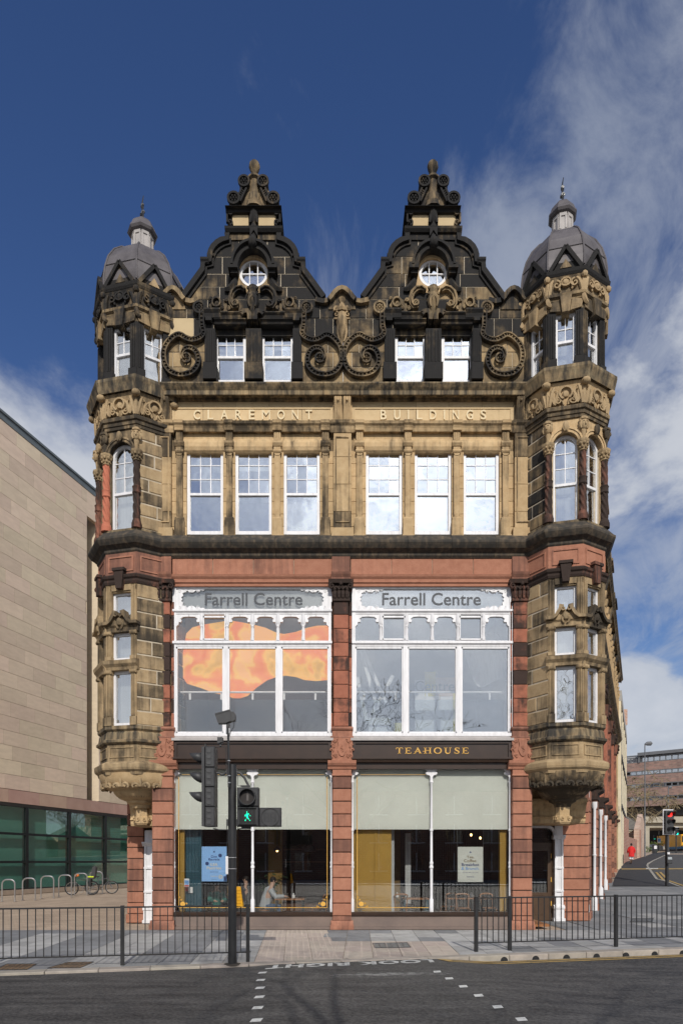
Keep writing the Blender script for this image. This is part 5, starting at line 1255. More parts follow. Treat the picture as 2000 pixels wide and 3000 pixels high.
# ---- posters and stickers in the glass
def glyph_lines(root, F, cx, lines, n):
    for body, zc, h, w, m in lines:
        text(body, F, cx-w/2, cx+w/2, zc-h/2, zc+h/2, n, .002, m, root, 'lettering', bold=.015)
navy = pm('navy_ink', (.03, .06, .18), None, 3, .7); cream = pm('cream_ink', (.75, .66, .50), None, 3, .7); taup = pm('taupe_ink', (.22, .16, .09), None, 3, .7); sky_i = pm('blue_ink', (.16, .32, .62), None, 3, .7)
def poster(label, m, x0, x1, y0, y1, Y, lines, extra=None):
    F = FY(Y); u0, u1, z0, z1 = X(x0, Y), X(x1, Y), Z(y1, Y), Z(y0, Y)
    t = thing('window_poster', label, 'poster', ((u0+u1)/2, Y, z0)); k = (z1-z0); cx = (u0+u1)/2
    MB().box(F, u0, u1, z0, z1, -.012, .0).build('poster_sheet', m, t)
    glyph_lines(t, F, cx, [(b, z1-k*zc, k*h, (u1-u0)*w, mm) for b, zc, h, w, mm in lines], .001)
    wr = MB()
    for uu in (u0-.012, u1+.012): wr.tube([F.p(uu, z0-.9*0-.2, -.01), F.p(uu, Z(2430, Y), -.01)], .003, 4)
    wr.build('hanging_wire', M['steel'], t)
    dr = MB(); dr.poly(F, [(cx-.025, z1-k*.17), (cx+.025, z1-k*.17), (cx+.03, z1-k*.15), (cx, z1-k*.13), (cx-.03, z1-k*.15)], .001, .003); dr.tube([F.p(cx, z1-k*.13, .002), F.p(cx+.02, z1-k*.11, .002)], .003, 4); dr.build('poster_emblem', navy, t)
    if extra: extra(t, F, cx, z1, k, (u1-u0))
    return t
pbl = pm('poster_blue', (.26, .46, .80), (.24, .44, .78), 1, .6); pgr = pm('poster_pale', (.60, .60, .56), None, 1, .6)
def ex(t, F, cx, z1, k, w):
    b = MB()
    for du, dz in ((.24, .26), (-.28, .49)): b.poly(F, [(cx+w*du+.055*math.cos(q*.3927), z1-k*dz+.055*math.sin(q*.3927)) for q in range(16)], .001, .003)
    b.build('poster_badge', navy, t)
    MB().ribbon(F, [(cx+w*.26+.045*math.cos(q*.524), z1-k*.87+.045*math.sin(q*.524)) for q in range(12)], .03, .001, .003, closed=True).build('printed_bagel', cream, t)
    h = MB(); h.poly(F, [(cx+w*.38, z1-k*.99), (cx+w*.495, z1-k*.99), (cx+w*.495, z1-k*.90), (cx+w*.40, z1-k*.90)], .001, .003)
    for q in range(4): h.tube([F.p(cx+w*(.40+.028*q), z1-k*.91, .002), F.p(cx+w*(.385+.035*q), z1-k*(.86-.012*q), .002)], .011, 5)
    h.build('printed_hand', navy, t)
poster('pale blue hanging poster offering bagels and pastries, left of the signal pole', pbl, 591, 664, 2480, 2582, .5,
       [('Dot', .29, .075, .24, navy), ('Bagels', .38, .085, .45, navy), ('K&R', .52, .075, .30, cream), ('Pastries', .615, .085, .58, cream), ('Served here', .73, .026, .32, navy), ('Teahouse', .85, .034, .28, cream), ('@teahouse', .94, .014, .2, navy)], ex)
poster('pale grey hanging poster listing tea, coffee, breakfast and brunch', pgr, 1340, 1414, 2481, 2584, .45,
       [('Tea.', .29, .075, .30, taup), ('Coffee.', .395, .085, .52, taup), ('Breakfast', .505, .085, .70, navy), ('& Brunch.', .615, .085, .72, sky_i), ('To have here, or to go!', .735, .032, .60, navy), ('Teahouse', .85, .034, .28, navy), ('@teahouse', .94, .012, .24, taup)])
t = thing('fire_notice', 'white notice with blue and red bands stuck inside the left window', 'notice', (X(547, .33), .33, Z(2598, .33))); F = FY(.33)
MB().box(F, X(540, .33), X(554.5, .33), Z(2598, .33), Z(2574, .33), -.006, 0).build('notice_sheet', M['white'], t)
MB().box(F, X(541, .33), X(553.5, .33), Z(2592, .33), Z(2579, .33), .001, .003).build('notice_band', sky_i, t); MB().box(F, X(541, .33), X(553.5, .33), Z(2597, .33), Z(2593, .33), .001, .003).build('notice_band', pm('red_ink', (.55, .03, .02), None, 2, .6), t)
t = thing('alarm_call_point', 'red alarm box with white switch plate on the teal panelling', 'alarm box', (X(548, .65), .65, Z(2611, .65))); F = FY(.65)
MB().box(F, X(542, .65), X(551.5, .65), Z(2611, .65), Z(2599, .65), -.05, .02).build('call_point', bpy.data.materials['red_ink'], t); MB().box(F, X(552, .65), X(565, .65), Z(2616, .65), Z(2599, .65), -.05, .015).build('switch_plate', M['white'], t)
# ---- the cloud-like orange artwork hanging behind the left display window
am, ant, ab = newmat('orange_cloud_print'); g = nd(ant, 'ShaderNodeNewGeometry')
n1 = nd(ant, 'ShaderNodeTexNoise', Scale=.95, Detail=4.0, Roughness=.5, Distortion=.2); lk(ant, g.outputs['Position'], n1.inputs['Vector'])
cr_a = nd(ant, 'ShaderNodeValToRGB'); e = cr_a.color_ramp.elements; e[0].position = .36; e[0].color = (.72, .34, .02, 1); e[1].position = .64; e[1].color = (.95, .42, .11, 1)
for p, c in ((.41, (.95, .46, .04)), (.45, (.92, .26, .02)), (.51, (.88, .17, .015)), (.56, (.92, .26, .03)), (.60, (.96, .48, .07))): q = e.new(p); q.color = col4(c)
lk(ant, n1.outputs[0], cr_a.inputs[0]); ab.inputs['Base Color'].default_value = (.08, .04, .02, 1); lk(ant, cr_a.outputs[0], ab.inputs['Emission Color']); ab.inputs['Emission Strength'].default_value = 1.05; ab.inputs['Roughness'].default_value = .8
ol = [(598, 695), (582, 780), (592, 850), (620, 890), (700, 915), (780, 945), (850, 960), (890, 975), (930, 976), (975, 962), (1030, 912), (1090, 870), (1150, 848), (1200, 842), (1260, 850), (1310, 868), (1380, 874), (1468, 866), (1468, 548), (1390, 548), (1330, 560), (1260, 585), (1190, 598), (1140, 588), (1080, 560), (1020, 545), (960, 532), (900, 522), (840, 522), (780, 532), (700, 545), (650, 560), (615, 595)]
t = thing('hanging_artwork', 'glowing orange and pink cloud-printed panel with wavy outline behind the left display window', 'artwork', (X(740, .9), .9, Z(2050, .9)))
MB().poly(FY(.9), [(X(240+.4974*x, .9), Z(1560+.4974*y, .9)) for x, y in ol], -.03, 0).build('printed_panel', am, t)
wr = MB()
for x in (600, 760, 900): wr.tube([(X(x, .92), .92, Z(1830, .92)), (X(x, .92), .92, 10.25)], .006, 4)
wr.build('hanging_wire', M['steel'], t)
# exhibits behind the right display window
t = thing('exhibit_board', 'white exhibition board with yellow and pink fields and part of a word', 'board', (3.2, 2.6, 5.5)); F = FY(2.6)
MB().box(F, X(1215, 2.6), X(1335, 2.6), 5.6, 8.0, -.05, 0).build('board_panel', M['white'], t)
MB().box(F, X(1244, 2.6), X(1275, 2.6), Z(2040, 2.6), Z(1968, 2.6), .002, .01).build('yellow_field', pm('yellow_field', (.75, .62, .05), None, 2, .7), t)
MB().box(F, X(1275, 2.6), X(1333, 2.6), Z(2040, 2.6), Z(1985, 2.6), .002, .01).build('pink_field', pm('pink_field', (.66, .50, .40), None, 2, .7), t)
text('Centre', F, X(1215, 2.6), X(1330, 2.6), Z(2026, 2.6), Z(1995, 2.6), .012, .004, pm('grey_word', (.25, .22, .18), None, 2, .7), t, 'lettering')
MB().box(F, X(1326, 2.6), X(1340, 2.6), 5.5, 7.6, .02, .05).build('yellow_edge', bpy.data.materials['yellow_field'], t)
t = thing('white_fabric_sculpture', 'draped white cloth sheet hanging at the right of the right display window', 'sculpture', (4.2, 2.0, 5.5)); mb = MB(); nu, nv_ = 14, 12; vs = []
for j in range(nv_+1):
    for i in range(nu+1):
        a, b = i/nu, j/nv_; vs.append((X(1385+95*a, 2)-.25*b*(1-a), 2.0+.35*math.sin(5*a+2*b)+.3*b, Z(2010-(1-a)*20*(1-b)-150*b+10*math.sin(6*a), 2)))
mb.add(vs, [(j*(nu+1)+i, j*(nu+1)+i+1, (j+1)*(nu+1)+i+1, (j+1)*(nu+1)+i) for j in range(nv_) for i in range(nu)], True); mb.build('draped_sheet', M['white'], t)
t = thing('white_scaffold_frame', 'slanting white struts of an exhibit at the left of the right display window', 'exhibit', (1.2, 1.8, 5.5)); mb = MB(); F = FY(1.8)
for p, q in (((1042, 1850), (1105, 2080)), ((1060, 1900), (1130, 2060)), ((1045, 1985), (1075, 2120)), ((1090, 2090), (1150, 1980))): mb.ribbon(F, [(X(p[0], 1.8), Z(p[1], 1.8)), (X(q[0], 1.8), Z(q[1], 1.8))], .11, -.06, .06)
mb.build('strut', M['white'], t); MB().box(F, X(1080, 1.8), X(1150, 1.8), 5.5, 6.6, -.5, -.1).build('plinth', M['white'], t)
t = thing('display_plinth', 'yellow display block standing left in the right display window', 'plinth', (2.3, 2.2, 5.5)); MB().box(FY(2.2), X(1152, 2.2), X(1178, 2.2), 5.5, 6.5, -.4, 0).build('plinth_block', bpy.data.materials['yellow_field'], t)
t = thing('white_bust', 'small white bust on the sill inside the right turret window', 'bust', (6.45, -.42, 5.95)); o = WL[t.name]; fb = Fr(o, (1, -.15))
MB().ball(fb.p(0, .28, 0), (.07, .06, .09), 10, 7).ball(fb.p(0, .09, 0), (.17, .08, .12), 10, 6).ball(fb.p(-.16, .05, 0), (.12, .07, .07), 8, 5).tube([fb.p(0, .15, 0), fb.p(0, .25, 0)], .04, 8).build('bust_body', M['white'], t)
# ================================================================== ground, road and pavements
def sheet(name, rows, m, parent=None, kind='structure'):
    """rows of equal-length point lists -> one draped sheet"""
    mb = MB(); k = len(rows[0]); mb.add([p for r in rows for p in r], [(j*k+i, j*k+i+1, (j+1)*k+i+1, (j+1)*k+i) for j in range(len(rows)-1) for i in range(k-1)])
    o = mb.build(name, m, parent)
    if kind and parent is None: o['kind'] = kind
    return o
def lerp(a, b, t): return a+(b-a)*t
KS = .245
def kerbY(x): return -6.35+KS*x
def sstep(a, b, x): t = max(0, min(1, (x-a)/(b-a))); return t*t*(3-2*t)
def zroad(x, y):
    s = x+KS*(y+6.35)*.9
    return -.045+.03*sstep(-2.2, -1.2, s)-.105*sstep(1.9, 3.4, s)
# base ground: brick-paved plaza level, dropping under the road
def brickmat(name, c1, c2, mo, sx_, sy_, bump=.4, mortar=.012):
    m, nt, b = newmat(name); b.inputs['Roughness'].default_value = .85
    g = nd(nt, 'ShaderNodeNewGeometry'); bt = nd(nt, 'ShaderNodeTexBrick', Color1=col4(c1), Color2=col4(c2), Mortar=col4(mo), Scale=1.0)
    bt.inputs['Mortar Size'].default_value = mortar; bt.inputs['Brick Width'].default_value = sx_; bt.inputs['Row Height'].default_value = sy_
    lk(nt, g.outputs['Position'], bt.inputs['Vector'])
    n = nd(nt, 'ShaderNodeTexNoise', Scale=.7, Detail=5.0); lk(nt, g.outputs['Position'], n.inputs['Vector'])
    hv = nd(nt, 'ShaderNodeHueSaturation'); lk(nt, bt.outputs[0], hv.inputs['Color']); lk(nt, mth(nt, 'MULTIPLY_ADD', n.outputs[0], .7, .65), hv.inputs['Value'])
    lk(nt, hv.outputs[0], b.inputs['Base Color']); bp = nd(nt, 'ShaderNodeBump', Strength=bump, Distance=.01); bp.invert = True; lk(nt, bt.outputs['Fac'], bp.inputs['Height']); lk(nt, bp.outputs[0], b.inputs['Normal'])
    return m
def bricks(name, c1, c2, mo, bw=.225, bh=.075, u=(1, 0)):      # vertical brickwork
    m, nt, b = newmat(name); b.inputs['Roughness'].default_value = .85
    g = nd(nt, 'ShaderNodeNewGeometry'); s = nd(nt, 'ShaderNodeSeparateXYZ'); lk(nt, g.outputs['Position'], s.inputs[0])
    uu = mth(nt, 'ADD', mth(nt, 'MULTIPLY', s.outputs[0], u[0]), mth(nt, 'MULTIPLY', s.outputs[1], u[1])); c = nd(nt, 'ShaderNodeCombineXYZ'); lk(nt, uu, c.inputs[0]); lk(nt, s.outputs[2], c.inputs[1])
    bt = nd(nt, 'ShaderNodeTexBrick', Color1=col4(c1), Color2=col4(c2), Mortar=col4(mo), Scale=1.0); bt.inputs['Mortar Size'].default_value = bh*.14; bt.inputs['Brick Width'].default_value = bw; bt.inputs['Row Height'].default_value = bh
    lk(nt, c.outputs[0], bt.inputs['Vector']); n = nd(nt, 'ShaderNodeTexNoise', Scale=1.3, Detail=5.0); lk(nt, g.outputs['Position'], n.inputs['Vector'])
    hv = nd(nt, 'ShaderNodeHueSaturation'); lk(nt, bt.outputs[0], hv.inputs['Color']); lk(nt, mth(nt, 'MULTIPLY_ADD', n.outputs[0], .8, .6), hv.inputs['Value']); lk(nt, hv.outputs[0], b.inputs['Base Color'])
    return m
plaza = brickmat('plaza_paving', (.50, .385, .28), (.38, .285, .205), (.24, .19, .15), .42, .14)
xsg = [-300, -120, -60, -40, -30, -22, -16, -12, -9, -7, -5, -3, -1, 1, 2, 3, 4, 5, 6, 7, 9, 12, 16, 20, 24, 28, 34, 42, 60, 120, 300]
ysg = [-60, -5.9, 0, 4, 8, 12, 16, 20, 24, 28, 32, 36, 40, 46, 51, 60, 72, 90, 110, 150, 240, 420, 900]
rows = []
for y in ysg:
    r = []
    for x in xsg:
        yy = max(y, kerbY(max(-60, min(60, x)))+.35) if y < 0 and y > -7 else y
        if y == -60: yy = kerbY(max(-60, min(60, x)))+.30
        r.append(Vector((x, yy, zg(yy+20, x)-.03)))
    rows.append(r)
gr = sheet('ground', rows, plaza)
# road: one sheet that passes the camera and meets the far pavement
rxs = [-90, -60, -40, -25, -15, -10, -7, -5, -4, -3, -2.4, -1.8, -1.2, -.6, 0, .6, 1.2, 1.8, 2.4, 3, 3.6, 4.4, 5.5, 7, 10, 15, 25, 40, 60, 90]
rt = [0, .3, .8, 1.6, 3, 5, 8, 12, 20]
m_as, nt_, b_ = newmat('worn_asphalt'); g = nd(nt_, 'ShaderNodeNewGeometry')
n1 = nd(nt_, 'ShaderNodeTexNoise', Scale=20.0, Detail=3.0, Roughness=.6); lk(nt_, g.outputs['Position'], n1.inputs['Vector'])
mp = nd(nt_, 'ShaderNodeMapping'); mp.inputs['Scale'].default_value = (.5, 2.2, 1); mp.inputs['Rotation'].default_value = (0, 0, R(-13)); lk(nt_, g.outputs['Position'], mp.inputs[0])
n2 = nd(nt_, 'ShaderNodeTexNoise', Scale=1.3, Detail=9.0, Roughness=.72); lk(nt_, mp.outputs[0], n2.inputs['Vector'])
r1 = nd(nt_, 'ShaderNodeValToRGB'); r1.color_ramp.elements[0].color = (.014, .0137, .014, 1); r1.color_ramp.elements[1].color = (.104, .098, .092, 1); r1.color_ramp.elements[0].position = .42; r1.color_ramp.elements[1].position = .66
lk(nt_, mth(nt_, 'ADD', mth(nt_, 'MULTIPLY', n1.outputs[0], .5), mth(nt_, 'MULTIPLY', n2.outputs[0], .55)), r1.inputs[0])
# worn scrubbed-off paint near the middle
sp_ = nd(nt_, 'ShaderNodeSeparateXYZ'); lk(nt_, g.outputs['Position'], sp_.inputs[0])
dist = mth(nt_, 'SUBTRACT', sp_.outputs[1], mth(nt_, 'MULTIPLY', sp_.outputs[0], .10)); d1 = mth(nt_, 'ABSOLUTE', mth(nt_, 'ADD', dist, 7.9))
wm = mth(nt_, 'SUBTRACT', 1.0, mth(nt_, 'MULTIPLY', d1, 2.2), clamp=True); xm = mth(nt_, 'MULTIPLY', mth(nt_, 'SUBTRACT', 1.0, mth(nt_, 'MULTIPLY', mth(nt_, 'ABSOLUTE', mth(nt_, 'SUBTRACT', sp_.outputs[0], .9)), .5), clamp=True), wm)
n3 = nd(nt_, 'ShaderNodeTexNoise', Scale=13.0, Detail=6.0, Roughness=.75); mp3 = nd(nt_, 'ShaderNodeMapping'); mp3.inputs['Scale'].default_value = (.45, 1, 1); lk(nt_, g.outputs['Position'], mp3.inputs[0]); lk(nt_, mp3.outputs[0], n3.inputs['Vector'])
wf = nd(nt_, 'ShaderNodeMapRange'); wf.inputs[1].default_value = .53; wf.inputs[2].default_value = .66; lk(nt_, mth(nt_, 'ADD', n3.outputs[0], mth(nt_, 'MULTIPLY_ADD', xm, .28, -.13)), wf.inputs[0])
mxr = nd(nt_, 'ShaderNodeMixRGB'); lk(nt_, mth(nt_, 'MULTIPLY', wf.outputs[0], mth(nt_, 'GREATER_THAN', xm, .02)), mxr.inputs[0]); lk(nt_, r1.outputs[0], mxr.inputs[1]); mxr.inputs[2].default_value = (.26, .26, .245, 1)
lk(nt_, mxr.outputs[0], b_.inputs['Base Color']); rr_ = nd(nt_, 'ShaderNodeMapRange'); rr_.inputs[3].default_value = .55; rr_.inputs[4].default_value = .9; lk(nt_, n2.outputs[0], rr_.inputs[0]); lk(nt_, rr_.outputs[0], b_.inputs['Roughness'])
bp = nd(nt_, 'ShaderNodeBump', Strength=.8, Distance=.012); lk(nt_, n1.outputs[0], bp.inputs['Height']); lk(nt_, bp.outputs[0], b_.inputs['Normal'])
sheet('road', [[Vector((x, kerbY(x)+.10-t, zroad(x, kerbY(x)-t if t else kerbY(x)))) for x in rxs] for t in rt]+[[Vector((x, -40, zroad(x, -14))) for x in rxs]], m_as)
gb = sheet('far_pavement', [[Vector((x, -40, .02)) for x in (-90, 90)], [Vector((x, -120, .02)) for x in (-90, 90)]], pm('far_slabs', (.2, .2, .2), None, 1, .9))
# pavement made of slabs
PV = sheet('pavement', [[Vector((x, y if y > -5 else kerbY(x)+.3, -.012)) for x in (-26, -12, -6, -2, 0, 2, 4, 6, 8, 11)] for y in (-6, -.05)], M['mortard'])
slab_l = pm('pale_slab', (.38, .375, .365), (.28, .275, .265), 2.5, .85, .15, 40, rnd=.12); slab_d = pm('grey_slab', (.215, .22, .225), (.17, .172, .178), 2.5, .85, .15, 40, rnd=.16); slab_b = pm('buff_tactile', (.43, .365, .31), (.36, .30, .255), 3, .85, .1, 40, rnd=.1)
class Skew:
    def __init__(s, ang): s.t = math.tan(R(ang))
    def p(s, u, v, h): return Vector((u+s.t*v, v, h))
def slab(u0, u1, v0, v1, S, m, name='paving_slab', h=0.0, parent=PV):
    # clipped at the kerb line: the front edge follows it
    j = .006; k = kerbY((u0+u1)/2)+.30
    if v1 <= k+.1: return
    P = [S.p(u0+j, v0+j, h), S.p(u1-j, v0+j, h), S.p(u1-j, v1-j, h), S.p(u0+j, v1-j, h)]
    for i in (0, 1):
        ky = kerbY(P[i].x)+.305
        if P[i].y < ky: P[i].y = ky; P[i].x = S.p((u0+j, u1-j)[i], ky, h).x
    h2 = random.uniform(-.002, .002); mb = MB(); Q = [p+Vector((0, 0, h2)) for p in P]; mb.add(Q+[q-Vector((0, 0, .06)) for q in Q], [(0, 1, 2, 3), (0, 4, 5, 1), (1, 5, 6, 2), (2, 6, 7, 3), (3, 7, 4, 0)])
    mb.build(name, m, parent)
SL, SR = Skew(-4), Skew(1.5)
tx0, tx1 = -2.18, -.43
rowsv = [-.18, -1.1, -2.02, -2.94, -3.86, -4.78, -5.7, -6.62, -7.6, -8.6]
rest = MB()
for i in range(24):             # left of the crossing: bands of pale and grey slabs
    u1 = tx0-.62*i; u0 = u1-.62
    for r in range(len(rowsv)-1):
        m = slab_l if (i//2) % 2 == 0 else slab_d
        if r == 0: m = slab_d
        if i < 15: slab(u0, u1, rowsv[r+1], rowsv[r], SL, m)
for i in range(3):
    for r in range(7):
        u0 = tx0+(tx1-tx0)*i/3; u1 = tx0+(tx1-tx0)*(i+1)/3; v1 = -.18-.92*r; slab(u0, u1, v1-.92, v1, SL, slab_b, 'tactile_slab')
bl = MB()                        # blisters of the tactile slabs
for i in range(13):
    for r in range(46):
        p = SL.p(tx0+.07+i*.134, -.28-r*.134, 0)
        if p.y > kerbY(p.x)+.4: bl.lathe((p.x, p.y, 0), [(.028, .0), (.02, .006), (0, .006)], 6)
for i in range(18): slab(tx1+.62*i, tx1+.62*(i+1), -1.1, -.18, SR, slab_d if i in (0, 1, 2, 5) else slab_l)
for i in range(18):
    u0 = tx1+.62*i
    for r, (va, vb) in enumerate(((-2.02, -1.1), (-2.94, -2.02), (-3.86, -2.94), (-4.9, -3.86), (-5.9, -4.9), (-6.9, -5.9))):
        tact = i < 5 and r >= 2
        dk = (i < 2) or (r == 2 and i % 3 == 0) or (i > 12) or (i, r) in ((4, 1), (7, 3), (9, 1))
        slab(u0, u0+.62, va, vb, SR, slab_b if tact else slab_d if dk else slab_l, 'tactile_slab' if tact else 'paving_slab')
for i in range(10):
    for r in range(24):
        p = SR.p(tx1+.1+i*.3, -3.1-r*.134, 0)
        if p.y > kerbY(p.x)+.4: bl.lathe((p.x, p.y, 0), [(.028, 0), (.02, .006), (0, .006)], 6)
o = bl.build('tactile_blister', slab_b, PV); o['kind'] = 'stuff'
# grey paving round the right-hand corner
cn = sheet('corner_pavement', [[Vector((lerp(6.6, 30, t), lerp(kerbY(lerp(6.6, 30, t))+.3, 21.0, s), zg(lerp(kerbY(lerp(6.6, 30, t))+20.3, 41, s), lerp(6.6, 30, t))-.016)) for t in [i/12 for i in range(13)]] for s in [i/24 for i in range(25)]], brickmat('corner_slabs', (.24, .24, .24), (.17, .175, .18), (.10, .10, .10), .9, .62, mortar=.01))
for i in range(11):
    for r in range(7):
        x0 = 7.5+i*.9; y0 = -3.6+r*1.25+.24*(i*.9)
        z = zg(y0+20.6, 20)
        if y0 < kerbY(x0)+.5 or (x0 < 9.6 and y0 > 1.4): continue
        mb = MB(); Q = [Vector((x0+.01, y0+.01, z+.0)), Vector((x0+.89, y0+.22, z)), Vector((x0+.89, y0+.22+1.22, z)), Vector((x0+.01, y0+1.23, z))]
        mb.add(Q+[q-Vector((0, 0, .05)) for q in Q], [(0, 1, 2, 3), (0, 4, 5, 1), (1, 5, 6, 2), (2, 6, 7, 3), (3, 7, 4, 0)]); mb.build('paving_slab', random.choice([slab_d, slab_d, slab_d, slab_l]), cn)
# kerb stones
KB = sheet('kerb', [[Vector((x, kerbY(x)+o_, -.16)) for x in (-24, -10, 0, 10, 24)] for o_ in (.06, .3)], M['mortard'])
kst = pm('kerb_stone', (.36, .315, .265), (.27, .24, .205), 4, .9, .3, 50, rnd=.1)
ka = math.atan(KS); FK = Fr((0, -6.35, 0), (math.cos(ka), math.sin(ka)))
for i in range(-15, 16):
    a = i*.92; b = a+.92; xm = FK.p((a+b)/2, 0, 0).x
    zt = .0
    part_ = MB(); part_.cbox(FK, a+.005, b-.005, -.2, zt+.004, -.30, -.0, .012); k = part_.build('kerb_stone', kst, KB)
dr_ = MB()
for i in range(7):
    q = 3.55+i*.74; pts = [(q+.085*math.cos(math.pi*j/8), -.115+.085*math.sin(math.pi*j/8)) for j in range(9)]; MB().poly(FK, pts, -.02, .004).build('drain_mouth', M['blackm'], KB)
# painted markings
def mark(name, pts, m):
    mb = MB(); mb.add([Vector((p.x, p.y, zroad(p.x, p.y)+.006)) for p in pts], [tuple(range(len(pts)))]); return mb
ml = MB()
for px_, py_ in ((768, 2850.5), (763, 2871.5), (761, 2894), (759, 2919.5), (754, 2951), (750, 2987), (1279, 2850), (1314, 2870.5), (1355, 2893.5), (1400, 2920.5), (1456, 2954.5), (1525, 2991.5)):
    c = gp(px_, py_, -.03); w = .068; h = .095; z = zroad(c.x, c.y)+.007
    ml.add([Vector((c.x-w, c.y-h-.02, z)), Vector((c.x+w, c.y-h+.02, z)), Vector((c.x+w+.01, c.y+h+.02, z)), Vector((c.x-w+.01, c.y+h-.02, z))], [(0, 1, 2, 3)])
o = ml.build('crossing_stud', M['line_w']); tag(o, kind='structure')
class RoadF:
    def p(s, u, z, n):
        x = u; y = kerbY(u)-.10-z; return Vector((x, y, zroad(x, y)+.007+n))
glyph = {'L': [(.0, .9, 0, .16), (0, .2, 0, 1)], 'T': [(0, 1, .84, 1), (.39, .61, 0, 1)], 'H': [(0, .2, 0, 1), (.8, 1, 0, 1), (.2, .8, .42, .58)], 'I': [(.0, 1, 0, 1)], 'K': [(0, .2, 0, 1)]}
a0, a1 = -1.43, 1.85; lt = MB(); rf_ = RoadF()
txt = text('LOOK RIGHT', type('Q', (), {'p': lambda s, u, z, n: rf_.p(u, z, n)})(), a0, a1, .0, .44, 0, .001, pm('worn_lettering', (.56, .56, .53), (.24, .24, .23), 9, .8, lo=.44, hi=.64), None, 'road_lettering', space=1.1, bold=.045)
# text must read from the pavement: turn it (mirror both ways about its middle)
me = txt.data; c = WL[txt.name]
for v in me.vertices:
    w = v.co+c; u = w.x; zz_ = kerbY(u)-.10-w.y
    u2 = a0+a1-u; z2 = zz_
    v.co = rf_.p(u2, z2, 0)-c
tag(txt, kind='structure')
yl = MB()
for off in (.10, .30):
    pts = [2.15+i*.6 for i in range(30)]
    for a, b in zip(pts[:-1], pts[1:]):
        q = [FK.p(a, 0, off), FK.p(b, 0, off), FK.p(b, 0, off+.10), FK.p(a, 0, off+.10)]
        yl.add([Vector((p.x, p.y, zroad(p.x, p.y)+.007)) for p in q], [(0, 1, 2, 3)])
q = [FK.p(2.0, 0, .08), FK.p(2.18, 0, .08), FK.p(2.3, 0, .42), FK.p(2.12, 0, .42)]; yl.add([Vector((p.x, p.y, zroad(p.x, p.y)+.0075)) for p in q], [(0, 1, 2, 3)])
tag(yl.build('double_yellow_line', M['line_y']), kind='structure')
# covers set in the pavement
def cover(label, pts, m, name='inspection_cover'):
    t = thing(name, label, 'cover', (sum(p.x for p in pts)/4, sum(p.y for p in pts)/4, pts[0].z))
    mb = MB(); mb.add([p+Vector((0, 0, .004)) for p in pts]+[p-Vector((0, 0, .03)) for p in pts], [(0, 1, 2, 3), (0, 4, 5, 1), (1, 5, 6, 2), (2, 6, 7, 3), (3, 7, 4, 0)]); mb.build('cover_plate', m, t)
    cx = sum((p for p in pts), Vector())/4; fr = MB()
    for i in range(4):
        a, b = pts[i], pts[(i+1) % 4]; fr.tube([a+Vector((0, 0, .004)), b+Vector((0, 0, .004))], .008, 4)
    for i in range(1, 6):
        a = pts[0].lerp(pts[1], i/6); b = pts[3].lerp(pts[2], i/6); fr.tube([a.lerp(b, .1)+Vector((0, 0, .004)), a.lerp(b, .9)+Vector((0, 0, .004))], .006, 4)
    fr.build('cover_rib', M['blackm'], t); return t
mcov = pm('cover_metal', (.13, .135, .135), (.10, .10, .10), 6, .6); mrust = pm('rusty_cover', (.20, .13, .07), (.12, .08, .05), 6, .8, .2)
def quad(*px): return [gp(a, b) for a, b in px]
cover('grey metal cover among pale slabs in front of the right shop window', quad((1098, 2778), (1203, 2776), (1192, 2762), (1091, 2764)), mcov)
cover('rusty cover by the kerb at the left edge, nearest the corner of the picture', quad((-12, 2843), (80, 2841), (108, 2825), (20, 2826)), mrust)
cover('rusty cover by the kerb just left of the thick railing post', quad((140, 2837), (235, 2836), (275, 2819), (200, 2820)), mrust)
cover('slotted drain cover in the paving behind the right railing', quad((1843, 2701), (1908, 2701), (1914, 2691), (1852, 2691)), mcov, 'drain_cover')

# ================================================================== side street on the right
def drape(name, L, Rr, m, k=3, dz=.012, n=8):
    rows = []
    for i in range(n+1):
        t = i/n
        def at(P):
            s = t*(len(P)-1); j = min(int(s), len(P)-2); f = s-j; return (P[j][0]+(P[j+1][0]-P[j][0])*f, P[j][1]+(P[j+1][1]-P[j][1])*f)
        a, b = at(L), at(Rr); rows.append([gp(lerp(a[0], b[0], q/k), lerp(a[1], b[1], q/k), dz) for q in range(k+1)])
    return sheet(name, rows, m)
zx = lambda x: 1800+x*.12755
zy = lambda y: 2380+y*.12755
zq = lambda *P: [(zx(a), zy(b)) for a, b in P]
wet = pm('dark_asphalt', (.026, .026, .029), (.04, .04, .042), 5, .75, .3, 50)
drape('side_road', zq((1500, 1690), (1180, 1570), (950, 1530), (780, 1310), (740, 1190), (860, 1110), (1150, 980), (1240, 800)), zq((2300, 1700), (2300, 1570), (2200, 1500), (2000, 1300), (1800, 1180), (1700, 1110), (1600, 980), (1500, 800)), pm('road_grey', (.055, .055, .055), (.08, .078, .075), 4, .8, .3, 40), 4, .008, 21)
drape('footway', zq((-60, 1690), (0, 1500), (80, 1340), (160, 1230), (250, 1140), (420, 1090), (700, 1000), (900, 930)), zq((1430, 1690), (1150, 1590), (930, 1530), (770, 1310), (720, 1220), (860, 1110), (1150, 980), (1240, 900)), wet, 4, .016, 21)
ks = drape('kerb_line', zq((1430, 1690), (1150, 1580), (930, 1530), (770, 1310), (718, 1220), (740, 1170), (860, 1105), (1150, 975)), zq((1520, 1700), (1160, 1560), (985, 1530), (825, 1310), (765, 1240), (770, 1195), (880, 1120), (1150, 990)), pm('pale_kerb', (.34, .32, .28), None, 3, .9), 1, .03, 28)
for a in (((150, 1290), (1560, 1285), (1560, 1305), (150, 1310)),):
    drape('threshold_line', zq(a[0], a[3])[::1], zq(a[1], a[2]), M['line_y'], 8, .024, 1)
